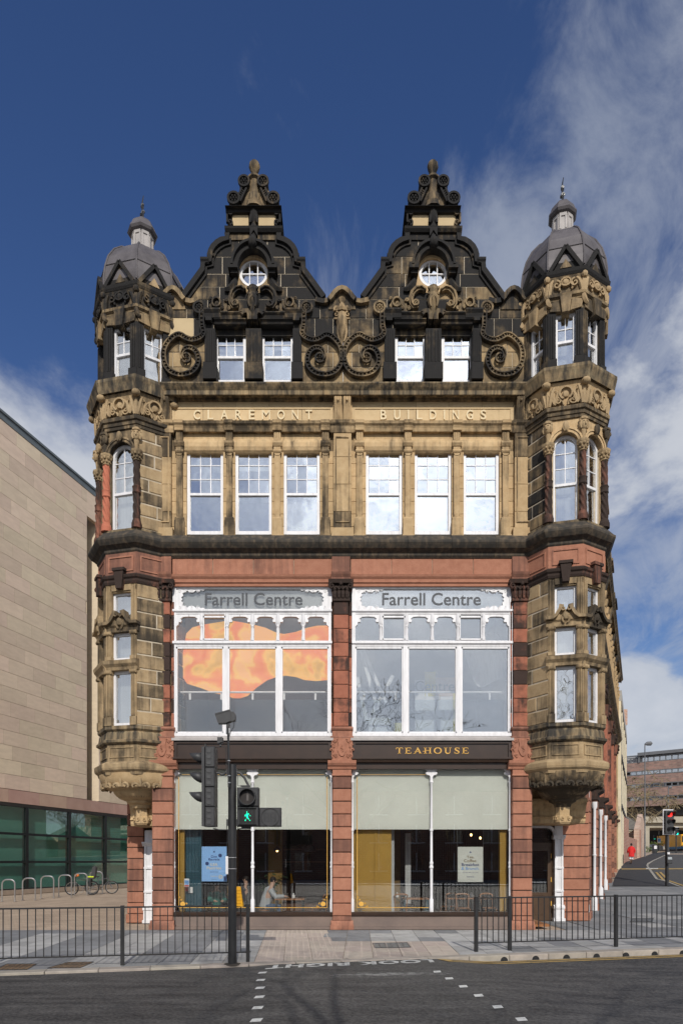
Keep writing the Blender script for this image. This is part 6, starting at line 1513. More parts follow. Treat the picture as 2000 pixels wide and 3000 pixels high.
for pp in (((920, 1375), (1090, 1560), (1145, 1555), (970, 1372)), ((1010, 1372), (1150, 1510), (1200, 1500), (1060, 1370)), ((1240, 1580), (1560, 1690), (1568, 1670), (1250, 1560))):
    drape('yellow_line', zq(pp[0], pp[1]), zq(pp[3], pp[2]), M['line_y'], 1, .028, 6)
drape('road_grating', zq((710, 1280), (710, 1296)), zq((990, 1280), (990, 1296)), M['line_w'], 2, .03, 1)
cover('pale rectangular cover in the dark asphalt footway by the signal', quad((zx(530), zy(1668)), (zx(708), zy(1668)), (zx(690), zy(1635)), (zx(525), zy(1635))), pm('cover_pale', (.26, .22, .16), None, 5, .8))

# ================================================================== railings
def railing(label, pts, posts, h, spacing, group):
    a, b = pts; t = thing('guard_rail', label, 'railing', tuple(a), group)
    d = (b-a); L = Vector((d.x, d.y, 0)).length; F = Fr(a, (d.x, d.y)); zo = a.z
    F.o = Vector((a.x, a.y, 0)); F0 = F
    p0 = posts[0]; p1 = posts[-1]
    edges = sorted(posts)
    for u in posts:
        pm_ = MB().box(F, u-.035, u+.035, zo-.02, zo+h+.02, -.035, .035).box(F, u-.055, u+.055, zo+h-.03, zo+h-.015, -.02, .02).box(F, u-.06, u+.06, zo+.19, zo+.205, -.02, .02); pm_.build('post', M['blackm'], t)
    ends = [0]+[u for u in edges if .1 < u < L-.1]+[L]
    for u, v in zip(ends[:-1], ends[1:]):
        MB().box(F, u+.03, v-.03, zo+h-.03, zo+h, -.022, .022).build('top_rail', M['blackm'], t); MB().box(F, u+.03, v-.03, zo+.18, zo+.205, -.018, .018).build('bottom_rail', M['blackm'], t)
        n = max(1, int(round((v-u)/spacing)))
        for i in range(1, n): MB().box(F, u+(v-u)*i/n-.0085, u+(v-u)*i/n+.0085, zo+.2, zo+h-.028, -.0085, .0085).build('bar', M['blackm'], t)
    return t
dl = lambda x: 13.95+.2*x-20
A = Vector((-9.2, dl(-9.2), 0)); E = Vector((-1.86, dl(-1.86), 0)); L_ = (E-A).length
railing('black pedestrian guard rail on the left running behind the signal pole', (A, E), [0, 2.55, L_*((-4.2+9.2)/(9.2-1.86)), L_], 1.13, .142, 'kerbside guard rails')
dr2 = lambda x: 14.35+.249*x-20
A = Vector((2.97, dr2(2.97), 0)); E = Vector((11.5, dr2(11.5), 0)); L_ = (E-A).length; q = lambda x: L_*(x-2.97)/(11.5-2.97)
railing('black pedestrian guard rail on the right, in front of the corner door', (A, E), [0, q(3.76), q(6.4), q(9.1), L_], 1.20, .14, 'kerbside guard rails')

# ================================================================== near signal pole
SD = 13.25
def sX(x): return (540+.2126*x-1000)/2000*SD
def sZ(y): return 2+(2523-(2060+.2126*y))/2000*SD
T = thing('traffic_signal', 'tall black signal pole with side-facing traffic light and green walking figure', 'traffic light', (sX(662), SD-20, 0)); yS = SD-20; F = FY(yS)
px0 = sX(662)
MB().lathe((px0, yS, 0), [(.085, 0), (.08, 2.2), (.08, sZ(850)), (.083, sZ(850)), (.083, sZ(848)), (0, sZ(847))], 20).build('pole', M['blackm'], T)
MB().lathe((px0, yS, 0), [(.17, .0), (.16, .012), (.09, .018)], 12).build('pole_base', pm('base_dirt', (.06, .05, .04), None, 8, .9), T)
MB().tube([(sX(628), yS-.10, sZ(1170)), (sX(618), yS-.10, sZ(440))], .022, 8).tube([(sX(612), yS-.10, sZ(440)), (sX(612), yS-.10, sZ(350))], .03, 8).build('camera_mast', M['blackm'], T)
cl = MB()
for y in (1010, 1105, 805): cl.lathe((sX(630) if y > 900 else sX(626), yS-.10, sZ(y)), [(.024, -.012), (.034, -.008), (.034, .008), (.024, .012)], 10)
cl.box(F, sX(585), sX(640), sZ(430), sZ(360), .06, .12); cl.build('mast_clip', M['steel'], T)
kc = MB(); kp = [(440, 175), (625, 122), (650, 140), (655, 265), (600, 292), (485, 296)]
kc.poly(F, [(sX(x), sZ(y)) for x, y in kp], -.02, .16); kc.poly(F, [(sX(x), sZ(y)) for x, y in ((650, 135), (700, 142), (715, 180), (712, 255), (655, 268))], .0, .14); kc.box(F, sX(592), sX(632), sZ(350), sZ(285), .04, .12); kc.poly(F, [(sX(x), sZ(y)) for x, y in ((445, 165), (640, 112), (640, 128), (450, 182))], -.03, .17)
kc.build('camera', M['plast'], T)
MB().tube([(sX(695), yS-.05, sZ(265)), (sX(690), yS-.05, sZ(330)), (sX(655), yS-.1, sZ(400)), (sX(632), yS-.1, sZ(480))], .006, 5).build('cable', M['blackm'], T)
c2 = MB().box(F, sX(465), sX(525), sZ(560), sZ(478), -.02, .08).poly(F, [(sX(500), sZ(555)), (sX(540), sZ(540)), (sX(535), sZ(480)), (sX(515), sZ(478))], -.04, .1).box(F, sX(492), sX(512), sZ(600), sZ(555), .0, .05); c2.build('detector', M['plast'], T)
br = MB().tube([(sX(345), yS, sZ(608)), (sX(570), yS, sZ(600)), (sX(578), yS, sZ(620)), (sX(580), yS, sZ(920))], .008, 6)
br.tube([(sX(445), yS, sZ(965)), (sX(480), yS, sZ(965)), (sX(510), yS, sZ(985)), (sX(545), yS, sZ(985)), (sX(590), yS, sZ(950))], .022, 8)
br.tube([(sX(715), yS, sZ(950)), (sX(770), yS, sZ(965)), (sX(830), yS, sZ(1030)), (sX(885), yS, sZ(1140))], .024, 8)
br.box(F, sX(780), sX(905), sZ(1155), sZ(1135), -.05, .05); br.tube([(sX(735), yS, sZ(990)), (sX(735), yS, sZ(1135)), (sX(790), yS, sZ(1140))], .006, 5)
br.box(F, sX(582), sX(735), sZ(1000), sZ(915), -.02, .02); br.box(F, sX(582), sX(735), sZ(1690), sZ(1600), -.02, .02)
br.tube([(sX(586), yS, sZ(1660)), (sX(586), yS, sZ(1745)), (sX(480), yS, sZ(1745)), (sX(400), yS, sZ(1725))], .012, 6); br.tube([(sX(735), yS, sZ(1690)), (sX(735), yS, sZ(1735)), (sX(860), yS, sZ(1720))], .012, 6); br.box(F, sX(790), sX(915), sZ(1735), sZ(1700), -.03, .03)
br.build('bracket', M['plast'], T)
# side-facing vehicle head
hd = MB()
for a, b in ((615, 897), (903, 1163), (1169, 1432), (1438, 1705)): hd.cbox(F, sX(308), sX(440), sZ(b), sZ(a), -.17, .17, .015)
HD = hd.build('signal_head', M['plast'], T)
rcm = pm('recess_grey', (.06, .06, .062), None, 9, .6)
for a in (655, 735, 815, 925, 1005, 1090, 1195, 1275, 1355, 1465, 1545, 1625):
    lv = MB(); lv.poly(F, [(sX(388), sZ(a)), (sX(388), sZ(a+48)), (sX(350), sZ(a+48)), (sX(336), sZ(a+40)), (sX(330), sZ(a+24)), (sX(336), sZ(a+8)), (sX(350), sZ(a))], .16, .182); lv.build('side_recess', rcm, HD)
bb = MB().box(F, sX(268), sX(306), sZ(1700), sZ(622), -.2, .2).box(F, sX(296), sX(304), sZ(640), sZ(570), -.1, .1); bb.build('backing_board', M['plast'], T)
for y0, y1 in ((690, 850), (960, 1118), (1228, 1385)):
    v = MB(); k = 12; zc = (sZ(y0)+sZ(y1))/2; rad = (sZ(y0)-sZ(y1))/2*1.12; vs = []
    for i in range(k+1):
        an = math.pi*(-.22+1.44*i/k); ca, sa = math.cos(an), math.sin(an)
        ln = (sX(270)-sX(70))*(.35+.65*max(0, (sa+.6)/1.6)**.7)
        vs += [(sX(270), yS+rad*ca, zc+rad*sa), (sX(270)-ln, yS+rad*.92*ca, zc+rad*.92*sa)]
    v.add(vs, [(2*i, 2*i+1, 2*i+3, 2*i+2) for i in range(k)], True)
    fl = MB(); fl.v = list(v.v); fl.f = list(v.f); fl.sm = list(v.sm)
    o = v.build('visor', M['plast'], T); mo = o.modifiers.new('s', 'SOLIDIFY'); mo.thickness = .006
    q = Vector((sX(262), yS, zc)); Fx = Fr((sX(266), yS, 0), (0, -1)); MB().poly(Fx, [(rad*.9*math.cos(t*.3927), zc+rad*.9*math.sin(t*.3927)) for t in range(16)], -.02, .0).build('signal_lens', M['blackm'], T)
# pedestrian head
pb = MB().cbox(F, sX(735), sX(1030), sZ(1430), sZ(1167), -.12, .10, .02).cbox(F, sX(735), sX(1030), sZ(1702), sZ(1434), -.12, .10, .02); PB = pb.build('pedestrian_head', M['plast'], T)
cz, cx_, rr = sZ(1300), sX(882), .155
MB().ribbon(F, [(cx_+rr*math.cos(i*.2618), cz+rr*math.sin(i*.2618)) for i in range(24)], .02, .1, .22, closed=True).build('visor', M['blackm'], PB)
MB().poly(F, [(cx_+.14*math.cos(i*.2618), cz+.14*math.sin(i*.2618)) for i in range(24)], .1, .108).build('unlit_lens', pm('unlit_lens', (.035, .03, .028), None, 4, .3), PB)
um_ = MB().box(F, cx_-.02, cx_+.02, cz-.07, cz+.05, .108, .111); um_.ball(F.p(cx_, cz+.075, .108), (.02, .006, .022), 8, 5); um_.build('standing_figure', pm('dim_figure', (.10, .09, .085), None, 4, .5), PB)
gl = MB().box(F, sX(768), sX(990), sZ(1670), sZ(1450), .1, .106); gl.build('lens_recess', M['blackm'], PB)
lou = MB()
for i in range(11): lou.box(F, sX(775+i*21), sX(778+i*21), sZ(1665), sZ(1455), .106, .14)
lou.box(F, sX(760), sX(1000), sZ(1675), sZ(1668), .1, .15).box(F, sX(760), sX(1000), sZ(1452), sZ(1445), .1, .15).build('louvre', pm('louvre_grey', (.03, .035, .035), None, 5, .5), PB)
gm = emit('green_led', (.0, 1.0, .55), 2.2); fg = MB()
for (x0, y0, x1, y1) in ((877, 1495, 877, 1520), (870, 1525, 876, 1592), (882, 1530, 884, 1590), (856, 1538, 851, 1566), (893, 1525, 900, 1545), (915, 1552, 925, 1560), (893, 1590, 900, 1612), (860, 1600, 851, 1628), (912, 1618, 922, 1624)):
    fg.tube([F.p(sX(x0), sZ(y0), .112), F.p(sX(x1), sZ(y1), .112)], .007, 6)
fg.build('green_figure', gm, PB)
cd = MB().cbox(F, sX(1034), sX(1335), sZ(1703), sZ(1442), -.1, .06, .02); CD = cd.build('countdown_unit', M['plast'], T)
MB().ribbon(F, [(sX(1188)+.172*math.cos(i*.2618), sZ(1575)+.172*math.sin(i*.2618)) for i in range(24)], .012, .05, .075, closed=True).build('display_rim', M['blackm'], CD)
dt = MB()
for gx in (1100, 1192):
    for i in range(7):
        for j in range(11):
            if i in (0, 1, 6, 5) or j in (0, 1, 5, 6, 10): dt.box(F, sX(gx+i*12), sX(gx+i*12+6), sZ(1512+j*12+6), sZ(1512+j*12), .06, .064)
dt.build('display_dots', M['blackm'], CD)
nx = lambda x: (500+.3189*x-1000)/2000*SD
nz_ = lambda y: 2+(2523-(2400+.3189*y))/2000*SD
yb = pm('signal_yellow', (.80, .40, .015), (.72, .35, .01), 6, .45)
MB().poly(F, [(nx(606), nz_(800)), (nx(662), nz_(804)), (nx(654), nz_(720)), (nx(640), nz_(622)), (nx(606), nz_(620))], -.16, -.02).build('push_button_box', yb, T)
rb_ = MB()
for y in (650, 680, 712, 742, 772): rb_.box(F, nx(604), nx(650), nz_(y+4), nz_(y), -.02, -.012)
rb_.build('button_box_rib', pm('yellow_shadow', (.6, .28, .01), None, 6, .5), T); MB().poly(F, [(nx(640), nz_(620)), (nx(655), nz_(625)), (nx(676), nz_(700)), (nx(676), nz_(760)), (nx(655), nz_(730))], -.18, -.06).build('button_box_back', M['plast'], T)
MB().box(F, nx(503), nx(530), nz_(505), nz_(340), -.03, -.026).build('paper_tag', M['white'], T)
tie = MB()
for y in (352, 455): tie.lathe((px0, yS, nz_(y)), [(.082, -.004), (.086, 0), (.082, .004)], 16)
tie.build('cable_tie', M['white'], T)

# ================================================================== people
def skin_person(name, joints, bones, radii, m, parent, loc):
    me = bpy.data.meshes.new(name); me.from_pydata([Vector(j) for j in joints], bones, []); o = link(name, me, Vector(loc), parent)
    mo = o.modifiers.new('skin', 'SKIN'); mo.use_smooth_shade = True
    for i, r in enumerate(radii): me.skin_vertices[0].data[i].radius = (r, r) if not isinstance(r, tuple) else r
    me.skin_vertices[0].data[0].use_root = True
    ss = o.modifiers.new('sub', 'SUBSURF'); ss.levels = 1; ss.render_levels = 1; me.materials.append(m); return o
skin_m = pm('dark_skin', (.10, .055, .035), None, 4, .6); skin_l = pm('pale_skin', (.50, .30, .22), None, 4, .6); hair_m = pm('black_hair', (.012, .01, .009), None, 9, .7)
# walker in a red coat, seen from behind, mid-stride
wp = gp(1848, 2531)
T = thing('person', 'pedestrian in a long red hooded coat and white shorts walking away up the footway', 'person', tuple(wp))
J = [(0, 0, .92), (0, .0, 1.15), (0, 0, 1.38), (0, .0, 1.5), (0, .02, 1.58), (0, .02, 1.70), (-.17, 0, 1.40), (-.27, .03, 1.15), (-.25, .16, .98), (-.24, .2, .90), (.17, 0, 1.40), (.27, -.04, 1.15), (.26, .02, .93), (.26, .05, .85), (-.09, 0, .88), (-.10, .06, .48), (-.10, -.10, .09), (-.11, .05, .04), (.09, 0, .88), (.10, .10, .48), (.10, .22, .09), (.11, .36, .04)]
Bn = [(0, 1), (1, 2), (2, 3), (3, 4), (4, 5), (2, 6), (6, 7), (7, 8), (8, 9), (2, 10), (10, 11), (11, 12), (12, 13), (0, 14), (14, 15), (15, 16), (16, 17), (0, 18), (18, 19), (19, 20), (20, 21)]
Rd = [.14, .14, .15, .055, .085, .07, .06, .05, .038, .03, .06, .05, .038, .03, .085, .058, .04, .035, .085, .058, .04, .035]
skin_person('body', J, Bn, Rd, skin_m, T, wp)
red = pm('red_cloth', (.62, .022, .02), (.5, .015, .015), 5, .8)
ct = MB(); o = wp
ct.lathe(tuple(o), [(.25, .62), (.24, .8), (.22, 1.0), (.215, 1.2), (.225, 1.36), (.17, 1.46), (.08, 1.5)], 16); ct.ball((o.x, o.y-.10, o.z+1.42), (.13, .09, .11), 10, 6)
for v in ct.v: v.y = o.y+(v.y-o.y)*.72
for s, a in ((-1, [(-.17, 0, 1.40), (-.27, .03, 1.15), (-.25, .15, 1.0)]), (1, [(.17, 0, 1.40), (.27, -.04, 1.15), (.26, .02, .95)])): ct.tube([Vector(p)+o for p in a], [.085, .08, .075], 10)
ct.build('coat', red, T)
sh = MB()
for s, dy in ((-1, .04), (1, .08)): sh.tube([o+Vector((s*.09, 0, .85)), o+Vector((s*.10, dy, .42))], [.11, .095], 10)
sh.build('shorts', M['white'], T); MB().ball((o.x, o.y+.01, o.z+1.67), (.088, .10, .115), 12, 8).build('hair', hair_m, T)
shs = MB(); shs.ball((o.x-.11, o.y+.0, o.z+.045), (.05, .13, .05), 8, 5); shs.ball((o.x+.11, o.y+.31, o.z+.045), (.05, .13, .05), 8, 5); shs.build('shoes', M['blackm'], T)
def seated(label, loc, rz, m_top, m_leg, hair, skin, lean=.25):
    T = thing('person', label, 'person', (0, 0, 0))
    h = .50
    J = [(0, 0, h), (0, .06*lean*4, h+.25), (0, .28*lean*2, h+.50), (0, .36*lean*2, h+.62), (0, .42*lean*2, h+.70), (0, .46*lean*2, h+.82),
         (-.18, .26*lean*2, h+.50), (-.24, .36, h+.28), (-.12, .58, h+.30), (-.08, .66, h+.30), (.18, .26*lean*2, h+.50), (.25, .34, h+.28), (.14, .58, h+.30), (.10, .66, h+.30),
         (-.10, .04, h-.02), (-.12, .45, h), (-.12, .42, .10), (-.12, .58, .05), (.10, .04, h-.02), (.12, .45, h), (.12, .40, .10), (.12, .56, .05)]
    skin_person('body', J, Bn, Rd, skin, T, (0, 0, 0))
    tp_ = MB().tube([Vector(J[0])+Vector((0, 0, -.05)), J[1], J[2], Vector(J[3])-Vector((0, 0, .03))], [.175, .17, .165, .08], 14)
    for a in ((6, 7, 8), (10, 11, 12)): tp_.tube([J[i] for i in a], [.085, .07, .055], 10)
    tp_.build('hoodie', m_top, T)
    tr = MB()
    for a in ((14, 15, 16), (18, 19, 20)): tr.tube([J[i] for i in a], [.105, .085, .065], 10)
    tr.build('trousers', m_leg, T); c = Vector(J[5]); MB().ball((c.x, c.y-.02, c.z-.01), (.088, .10, .10), 12, 8).build('hair', hair, T)
    fc = MB(); fc.ball((c.x, c.y+.075, c.z-.06), (.018, .02, .022), 6, 4)
    for s in (-1, 1): fc.ball((c.x+s*.08, c.y-.0, c.z-.05), (.015, .02, .03), 6, 4)
    fc.build('nose_and_ears', skin, T)
    hn = MB()
    for i in (9, 13):
        b = Vector(J[i])
        for f in range(4): hn.tube([b+Vector((-.03+f*.02, -.01, 0)), b+Vector((-.03+f*.02, .05, -.005)), b+Vector((-.028+f*.019, .085-.008*abs(f-1.5), -.03))], [.01, .009, .007], 5)
        hn.tube([b+Vector((.03 if i == 9 else -.03, -.02, 0)), b+Vector((.05 if i == 9 else -.05, .03, -.01))], [.011, .008], 5)
    hn.build('fingers', skin, T)
    MB().box(Fr((0, 0, 0), (1, 0)), -.2, .2, .40, .44, -.2, .2).build('stool_seat', M['wood'], thing_stool(label, T)) if False else None
    T.location = loc; T.rotation_euler.z = R(rz); return T
hood = pm('grey_hoodie', (.36, .37, .39), (.30, .31, .33), 5, .9); jean = pm('blue_denim', (.05, .09, .17), None, 9, .9)
seated('seated person in a pale grey hoodie leaning over a table in the left window', (X(775, .95), .95, .12), -82, hood, jean, hair_m, skin_l, .3)
seated('dark-haired person in a black jacket sitting beyond the iron column in the left window', (X(727, 2.6), 2.6, .12), 80, M['plast'], M['plast'], hair_m, skin_l, .1)
seated('person in a green top sitting low behind the blue poster', (X(632, 1.6), 1.6, -.02), 200, pm('green_top', (.02, .16, .13), None, 5, .9), M['plast'], hair_m, skin_l, .2)
stl = thing('stool', 'wooden stool under the person in the grey hoodie', 'stool', (X(775, .95), .95, .12)); o = WL[stl.name]
MB().lathe(tuple(o), [(.02, .36), (.17, .36), (.18, .38), (.17, .40), (0, .40)], 14).build('seat', M['wood'], stl)
for a in (45, 135, 225, 315): MB().tube([o+Vector((.11*math.cos(R(a)), .11*math.sin(R(a)), .37)), o+Vector((.17*math.cos(R(a)), .17*math.sin(R(a)), 0))], .015, 6).build('leg', M['wood'], stl)
t = thing('potted_plant', 'dark leafy plant in a pot behind the seated person in grey', 'plant', (X(790, 2.2), 2.2, .12)); o = WL[t.name]
MB().lathe(tuple(o), [(.12, 0), (.17, .32), (.18, .34), (.0, .34)], 12).build('pot', M['plast'], t)
lf = MB(); rg = random.Random(3)
for i in range(26):
    a = rg.uniform(0, 6.28); h = rg.uniform(.9, 1.5); r = rg.uniform(.15, .5); p = o+Vector((r*math.cos(a), r*math.sin(a), h)); lf.tube([o+Vector((0, 0, .34)), o+Vector((r*.3*math.cos(a), r*.3*math.sin(a), h*.7)), p], [.012, .009, .005], 4)
    q = Vector((-math.sin(a), math.cos(a), .1))*.05; e = Vector((math.cos(a), math.sin(a), -.4))*.2; lf.add([p, p+e*.5+q, p+e, p+e*.5-q], [(0, 1, 2, 3)])
lf.build('leaves', pm('dark_leaf', (.025, .06, .02), None, 5, .6), t)
# ================================================================== the modern building on the left
WLo = Vector((-20-.275*9, 11, 0)); WU = Vector((.275, .9615, 0))
FW = Fr(WLo, (WU.x, WU.y))
def wt(d): return (d-31)/.9615            # wall run for a camera depth d
MBd = thing('modern_building', 'tall modern building clad in buff stone panels above a dark green glass ground floor', 'building', tuple(WLo))
TOP = 28.4; ZB = 5.55; tS0, tS1 = wt(47.6), wt(48.9)      # slot
def bp_(mb, name, m, parent=None): return mb.build(name, m if not isinstance(m, str) else M[m], parent or MBd)
pan = pm('buff_panel', (.63, .505, .38), (.56, .445, .335), 1.4, .8, .08, 20, rnd=.10, stretch=(1, 1, 3))
pnk = pm('rose_panel', (.43, .29, .225), (.38, .245, .19), 1.4, .8, .08, 20, rnd=.12)
bp_(MB().box(FW, -4, tS0-.03, ZB, TOP-.1, -.6, -.08).box(FW, tS0-.5, 40, ZB, TOP-.1, -4, -1.6).box(FW, tS1+.03, 40, ZB, TOP-.1, -1.6, -.08), 'panel_backing', pm('panel_joint', (.05, .042, .035), None, 2, .9))
bp_(MB().box(FW, -4, 40, 0.2, TOP-.4, -14, -4), 'core', 'room')
nr = 25; rh = (TOP-.5-ZB-.75)/nr; cnt = 0
for r in range(nr):
    z0 = ZB+.75+r*rh; off = (r*.73) % 2.05
    t = 3.5-off
    while t < wt(55.5):
        a, b = t, t+2.05; t = b
        for lo, hi in ((-9, tS0), (tS1, 99)):
            p, q = max(a, lo), min(b, hi)
            if q-p < .12 or q < wt(39.0): continue
            cnt += 1
            bp_(MB().box(FW, p+.007, q-.007, z0+.009, z0+rh-.009, -.08, .0+random.uniform(-.002, .002)), 'cladding_panel', pan)
bp_(MB().box(FW, tS0-.01, tS0, ZB+.75, TOP-1.5, -1.6, -.0).box(FW, tS1, tS1+.01, ZB+.75, TOP-1.5, -1.6, .0), 'slot_return', pan)
bp_(MB().box(FW, tS0-.02, tS1+.02, TOP-2.3, TOP-.5, -.3, .0), 'slot_head', pan)
for i in range(10):
    a = wt(38)+i*2.6; bp_(MB().box(FW, a+.008, a+2.6-.008, ZB-.05, ZB+.72, -.2, .05), 'band_panel', pnk)
bp_(MB().box(FW, -4, 40, TOP-.5, TOP-.12, -.6, .03).box(FW, -4, 40, TOP-.12, TOP+.02, -.8, .1), 'roof_edge', pm('edge_metal', (.12, .14, .15), None, 2, .5))
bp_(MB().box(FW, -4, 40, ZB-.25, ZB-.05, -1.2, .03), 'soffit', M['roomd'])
bp_(MB().box(FW, -4, 40, 0, .28, -.6, .25), 'base_plinth', pm('plinth_stone', (.33, .26, .20), None, 2, .9))
gw = MB(); mu = [wt(x) for x in (36.2, 38.6, 41.0, 43.6+.0, 46.9, 50.2, 53.8, 57.5)]
# mullions measured at the picture columns 80, 205 and 310
def tcol(px_): k = (px_-1000)/2000; d = (-20-.275*40*1.0+0)/(1) ; return None
def t_at(px_):
    k = (px_-1000)/2000; # X = WLo.x + WU.x*t ; d = 31 + WU.y*t
    return (WLo.x-k*31)/(k*WU.y-WU.x)
ms_ = [t_at(-60), t_at(80), t_at(205), t_at(310), t_at(400)]
zs_ = [.28, 1.95, 3.65, ZB-.2]
fmm = pm('mullion_black', (.012, .014, .014), None, 3, .4)
for i in range(len(ms_)): gw.box(FW, ms_[i]-.11, ms_[i]+.11, .28, ZB-.2, -.25, .03)
for z in zs_: gw.box(FW, ms_[0]-1, ms_[-1]+2, z-.07, z+.07, -.25, .025)
GW = bp_(gw, 'glazing_frame', fmm)
gpm = glass('green_pane', .04, (.8, .9, .87), add=.35); gsp = pm('green_screen', (.21, .45, .38), (.18, .40, .335), .7, .9)
for i in range(len(ms_)-1):
    for j in range(3):
        bp_(MB().box(FW, ms_[i]+.1, ms_[i+1]-.1, zs_[j]+.06, zs_[j+1]-.06, -.06, -.05), 'pane', gpm, GW)
bp_(MB().box(FW, ms_[0]-1, ms_[-1]+3, .28, ZB-.2, -.5, -.45), 'green_screen', gsp)

# ---- cycle stands and bicycles in front of it
def stand(px_, py_, i):
    lab = ['first steel cycle stand from the left edge of the picture', 'second steel cycle stand from the left edge', 'third steel cycle stand from the left edge', 'empty steel cycle stand just left of the bicycles', 'steel cycle stand with the black bicycle and orange helmet against it', 'rightmost steel cycle stand, behind the child seat'][i]
    p = gp(px_, py_); t = thing('cycle_stand', lab, 'bike stand', tuple(p), 'steel hoop cycle stands')
    k = (p.y+20)/2000; w = 36*k; h = 64*k; u = Vector((1, .10, 0)).normalized(); r = .22
    pts = [Vector((0, 0, 0)), Vector((0, 0, h-r))]+[u*(r-r*math.cos(a*math.pi/8))+Vector((0, 0, h-r+r*math.sin(a*math.pi/8))) for a in range(1, 5)]
    pts += [u*(w-r+r*math.sin(a*math.pi/8))+Vector((0, 0, h-r+r*math.cos(a*math.pi/8))) for a in range(0, 5)]+[u*w]
    MB().tube([p+q for q in pts], .036, 8).build('hoop', M['steel'], t)
    fl = MB()
    for q in (Vector(), u*w): fl.lathe(tuple(p+q), [(.09, 0), (.09, .012), (.04, .014)], 10)
    fl.build('foot_plate', M['steel'], t); return p
for i, (a, b) in enumerate(((7, 2641), (67, 2637), (121, 2631), (173, 2628), (219, 2623), (264, 2618))): stand(a, b, i)
rub = pm('tyre_rubber', (.012, .012, .012), None, 9, .8)
def bicycle(loc, rz, label, frame_m, seat_child=False, scale=1.0):
    t = thing('bicycle', label, 'bicycle', (0, 0, 0)); F = Fr((0, 0, 0), (1, 0)); r = .345
    def P(x, z, y=0): return Vector((x, y, z))
    for x in (-.53, .53):
        w = MB().tube([P(x+r*math.cos(a*.2618), r+r*math.sin(a*.2618)) for a in range(25)], .024, 6, cap=False).build('tyre', rub, None)
        W = emp('wheel', t, (x, 0, r)); w.parent = W; w.location = w.location-Vector((x, 0, r))
        MB().tube([P(x+.31*math.cos(a*.2618), r+.31*math.sin(a*.2618)) for a in range(25)], .012, 5, cap=False).build('rim', M['steel'], W)
        sp = MB()
        for a in range(14): sp.tube([P(x+.02*math.cos(a*.449+.6), r+.02*math.sin(a*.449+.6), .02*(-1)**a), P(x+.31*math.cos(a*.449), r+.31*math.sin(a*.449))], .0022, 3)
        sp.tube([P(x, r, -.05), P(x, r, .05)], .022, 8); sp.build('spokes', M['steel'], W)
    f = MB(); bb, st, ht, hb, ra, fa = P(-.1, .30), P(-.24, .82), P(.33, .86), P(.37, .70), P(-.53, r), P(.53, r)
    f.tube([bb, st], .016, 8).tube([P(-.225, .76), ht], .016, 8).tube([bb, hb], .019, 8).tube([ht+Vector((-.01, 0, .06)), hb], .02, 8)
    for s in (-.05, .05):
        o = Vector((0, s, 0)); f.tube([bb+o*.5, ra+o], .011, 6).tube([P(-.215, .74)+o*.4, ra+o], .009, 6).tube([hb+o, P(.42, .55)+o, fa+o], .013, 6)
    f.build('frame', frame_m, t)
    MB().tube([P(.32, .92), P(.30, .99), P(.30, 1.0, -.02)], .013, 6).tube([P(.30, 1.0, -.3), P(.33, 1.0, -.1), P(.33, 1.0, .1), P(.30, 1.0, .3)], .013, 6).build('handlebar', M['blackm'], t)
    MB().tube([P(-.24, .82), P(-.255, .92)], .013, 6).ball((-.26, 0, .95), (.14, .07, .035), 10, 6).build('saddle', M['blackm'], t)
    ck = MB().tube([P(-.1+.09*math.cos(a*.5236), .30+.09*math.sin(a*.5236), .06) for a in range(13)], .007, 4, cap=False).tube([P(-.1, .3, .06), P(-.03, .15, .09)], .011, 5).tube([P(-.1, .3, -.06), P(-.17, .45, -.09)], .011, 5).box(F, -.08, .02, .135, .155, -.17, -.07); ck.build('crank', M['steel'], t)
    if seat_child:
        cs = MB().poly(F, [(-.62, .84), (-.36, .86), (-.36, .93), (-.52, .95), (-.58, 1.42), (-.66, 1.52), (-.76, 1.46), (-.74, 1.2), (-.70, .95)], -.17, .17)
        CS = cs.build('child_seat', M['plast'], t); MB().box(F, -.66, -.34, .93, .99, -.19, .19).build('reflective_band', pm('hi_vis', (.62, .75, .02), None, 4, .5), CS)
        for s in (-.17, .17): MB().box(F, -.50, -.40, .45, .88, s-.03, s+.03).build('foot_rest', M['plast'], CS)
    t.location = loc; t.rotation_euler.z = R(rz); t.scale = (scale,)*3; return t
p1 = gp(236, 2622); bicycle(p1+Vector((0, .25, 0)), 184, 'black bicycle with child seat, front wheel to the left, leaning at the stands', M['blackm'], True, 1.12)
p2 = gp(285, 2619); bicycle(p2+Vector((.1, .6, 0)), 6, 'grey bicycle with front wheel to the right at the last stand', pm('bike_grey', (.10, .10, .11), None, 5, .4), False, 1.1)
hp_ = gp(222, 2622); t = thing('cycle_helmet', 'orange cycle helmet hanging from the handlebar of the black bicycle', 'helmet', (hp_.x, hp_.y+.2, 1.16))
o = WL[t.name]; MB().ball((o.x, o.y, o.z), (.15, .12, .10), 12, 7).build('helmet_shell', pm('helmet_orange', (.75, .22, .05), None, 4, .4), t); MB().ball((o.x, o.y-.10, o.z), (.05, .04, .05), 8, 5).build('helmet_vent', M['blackm'], t)

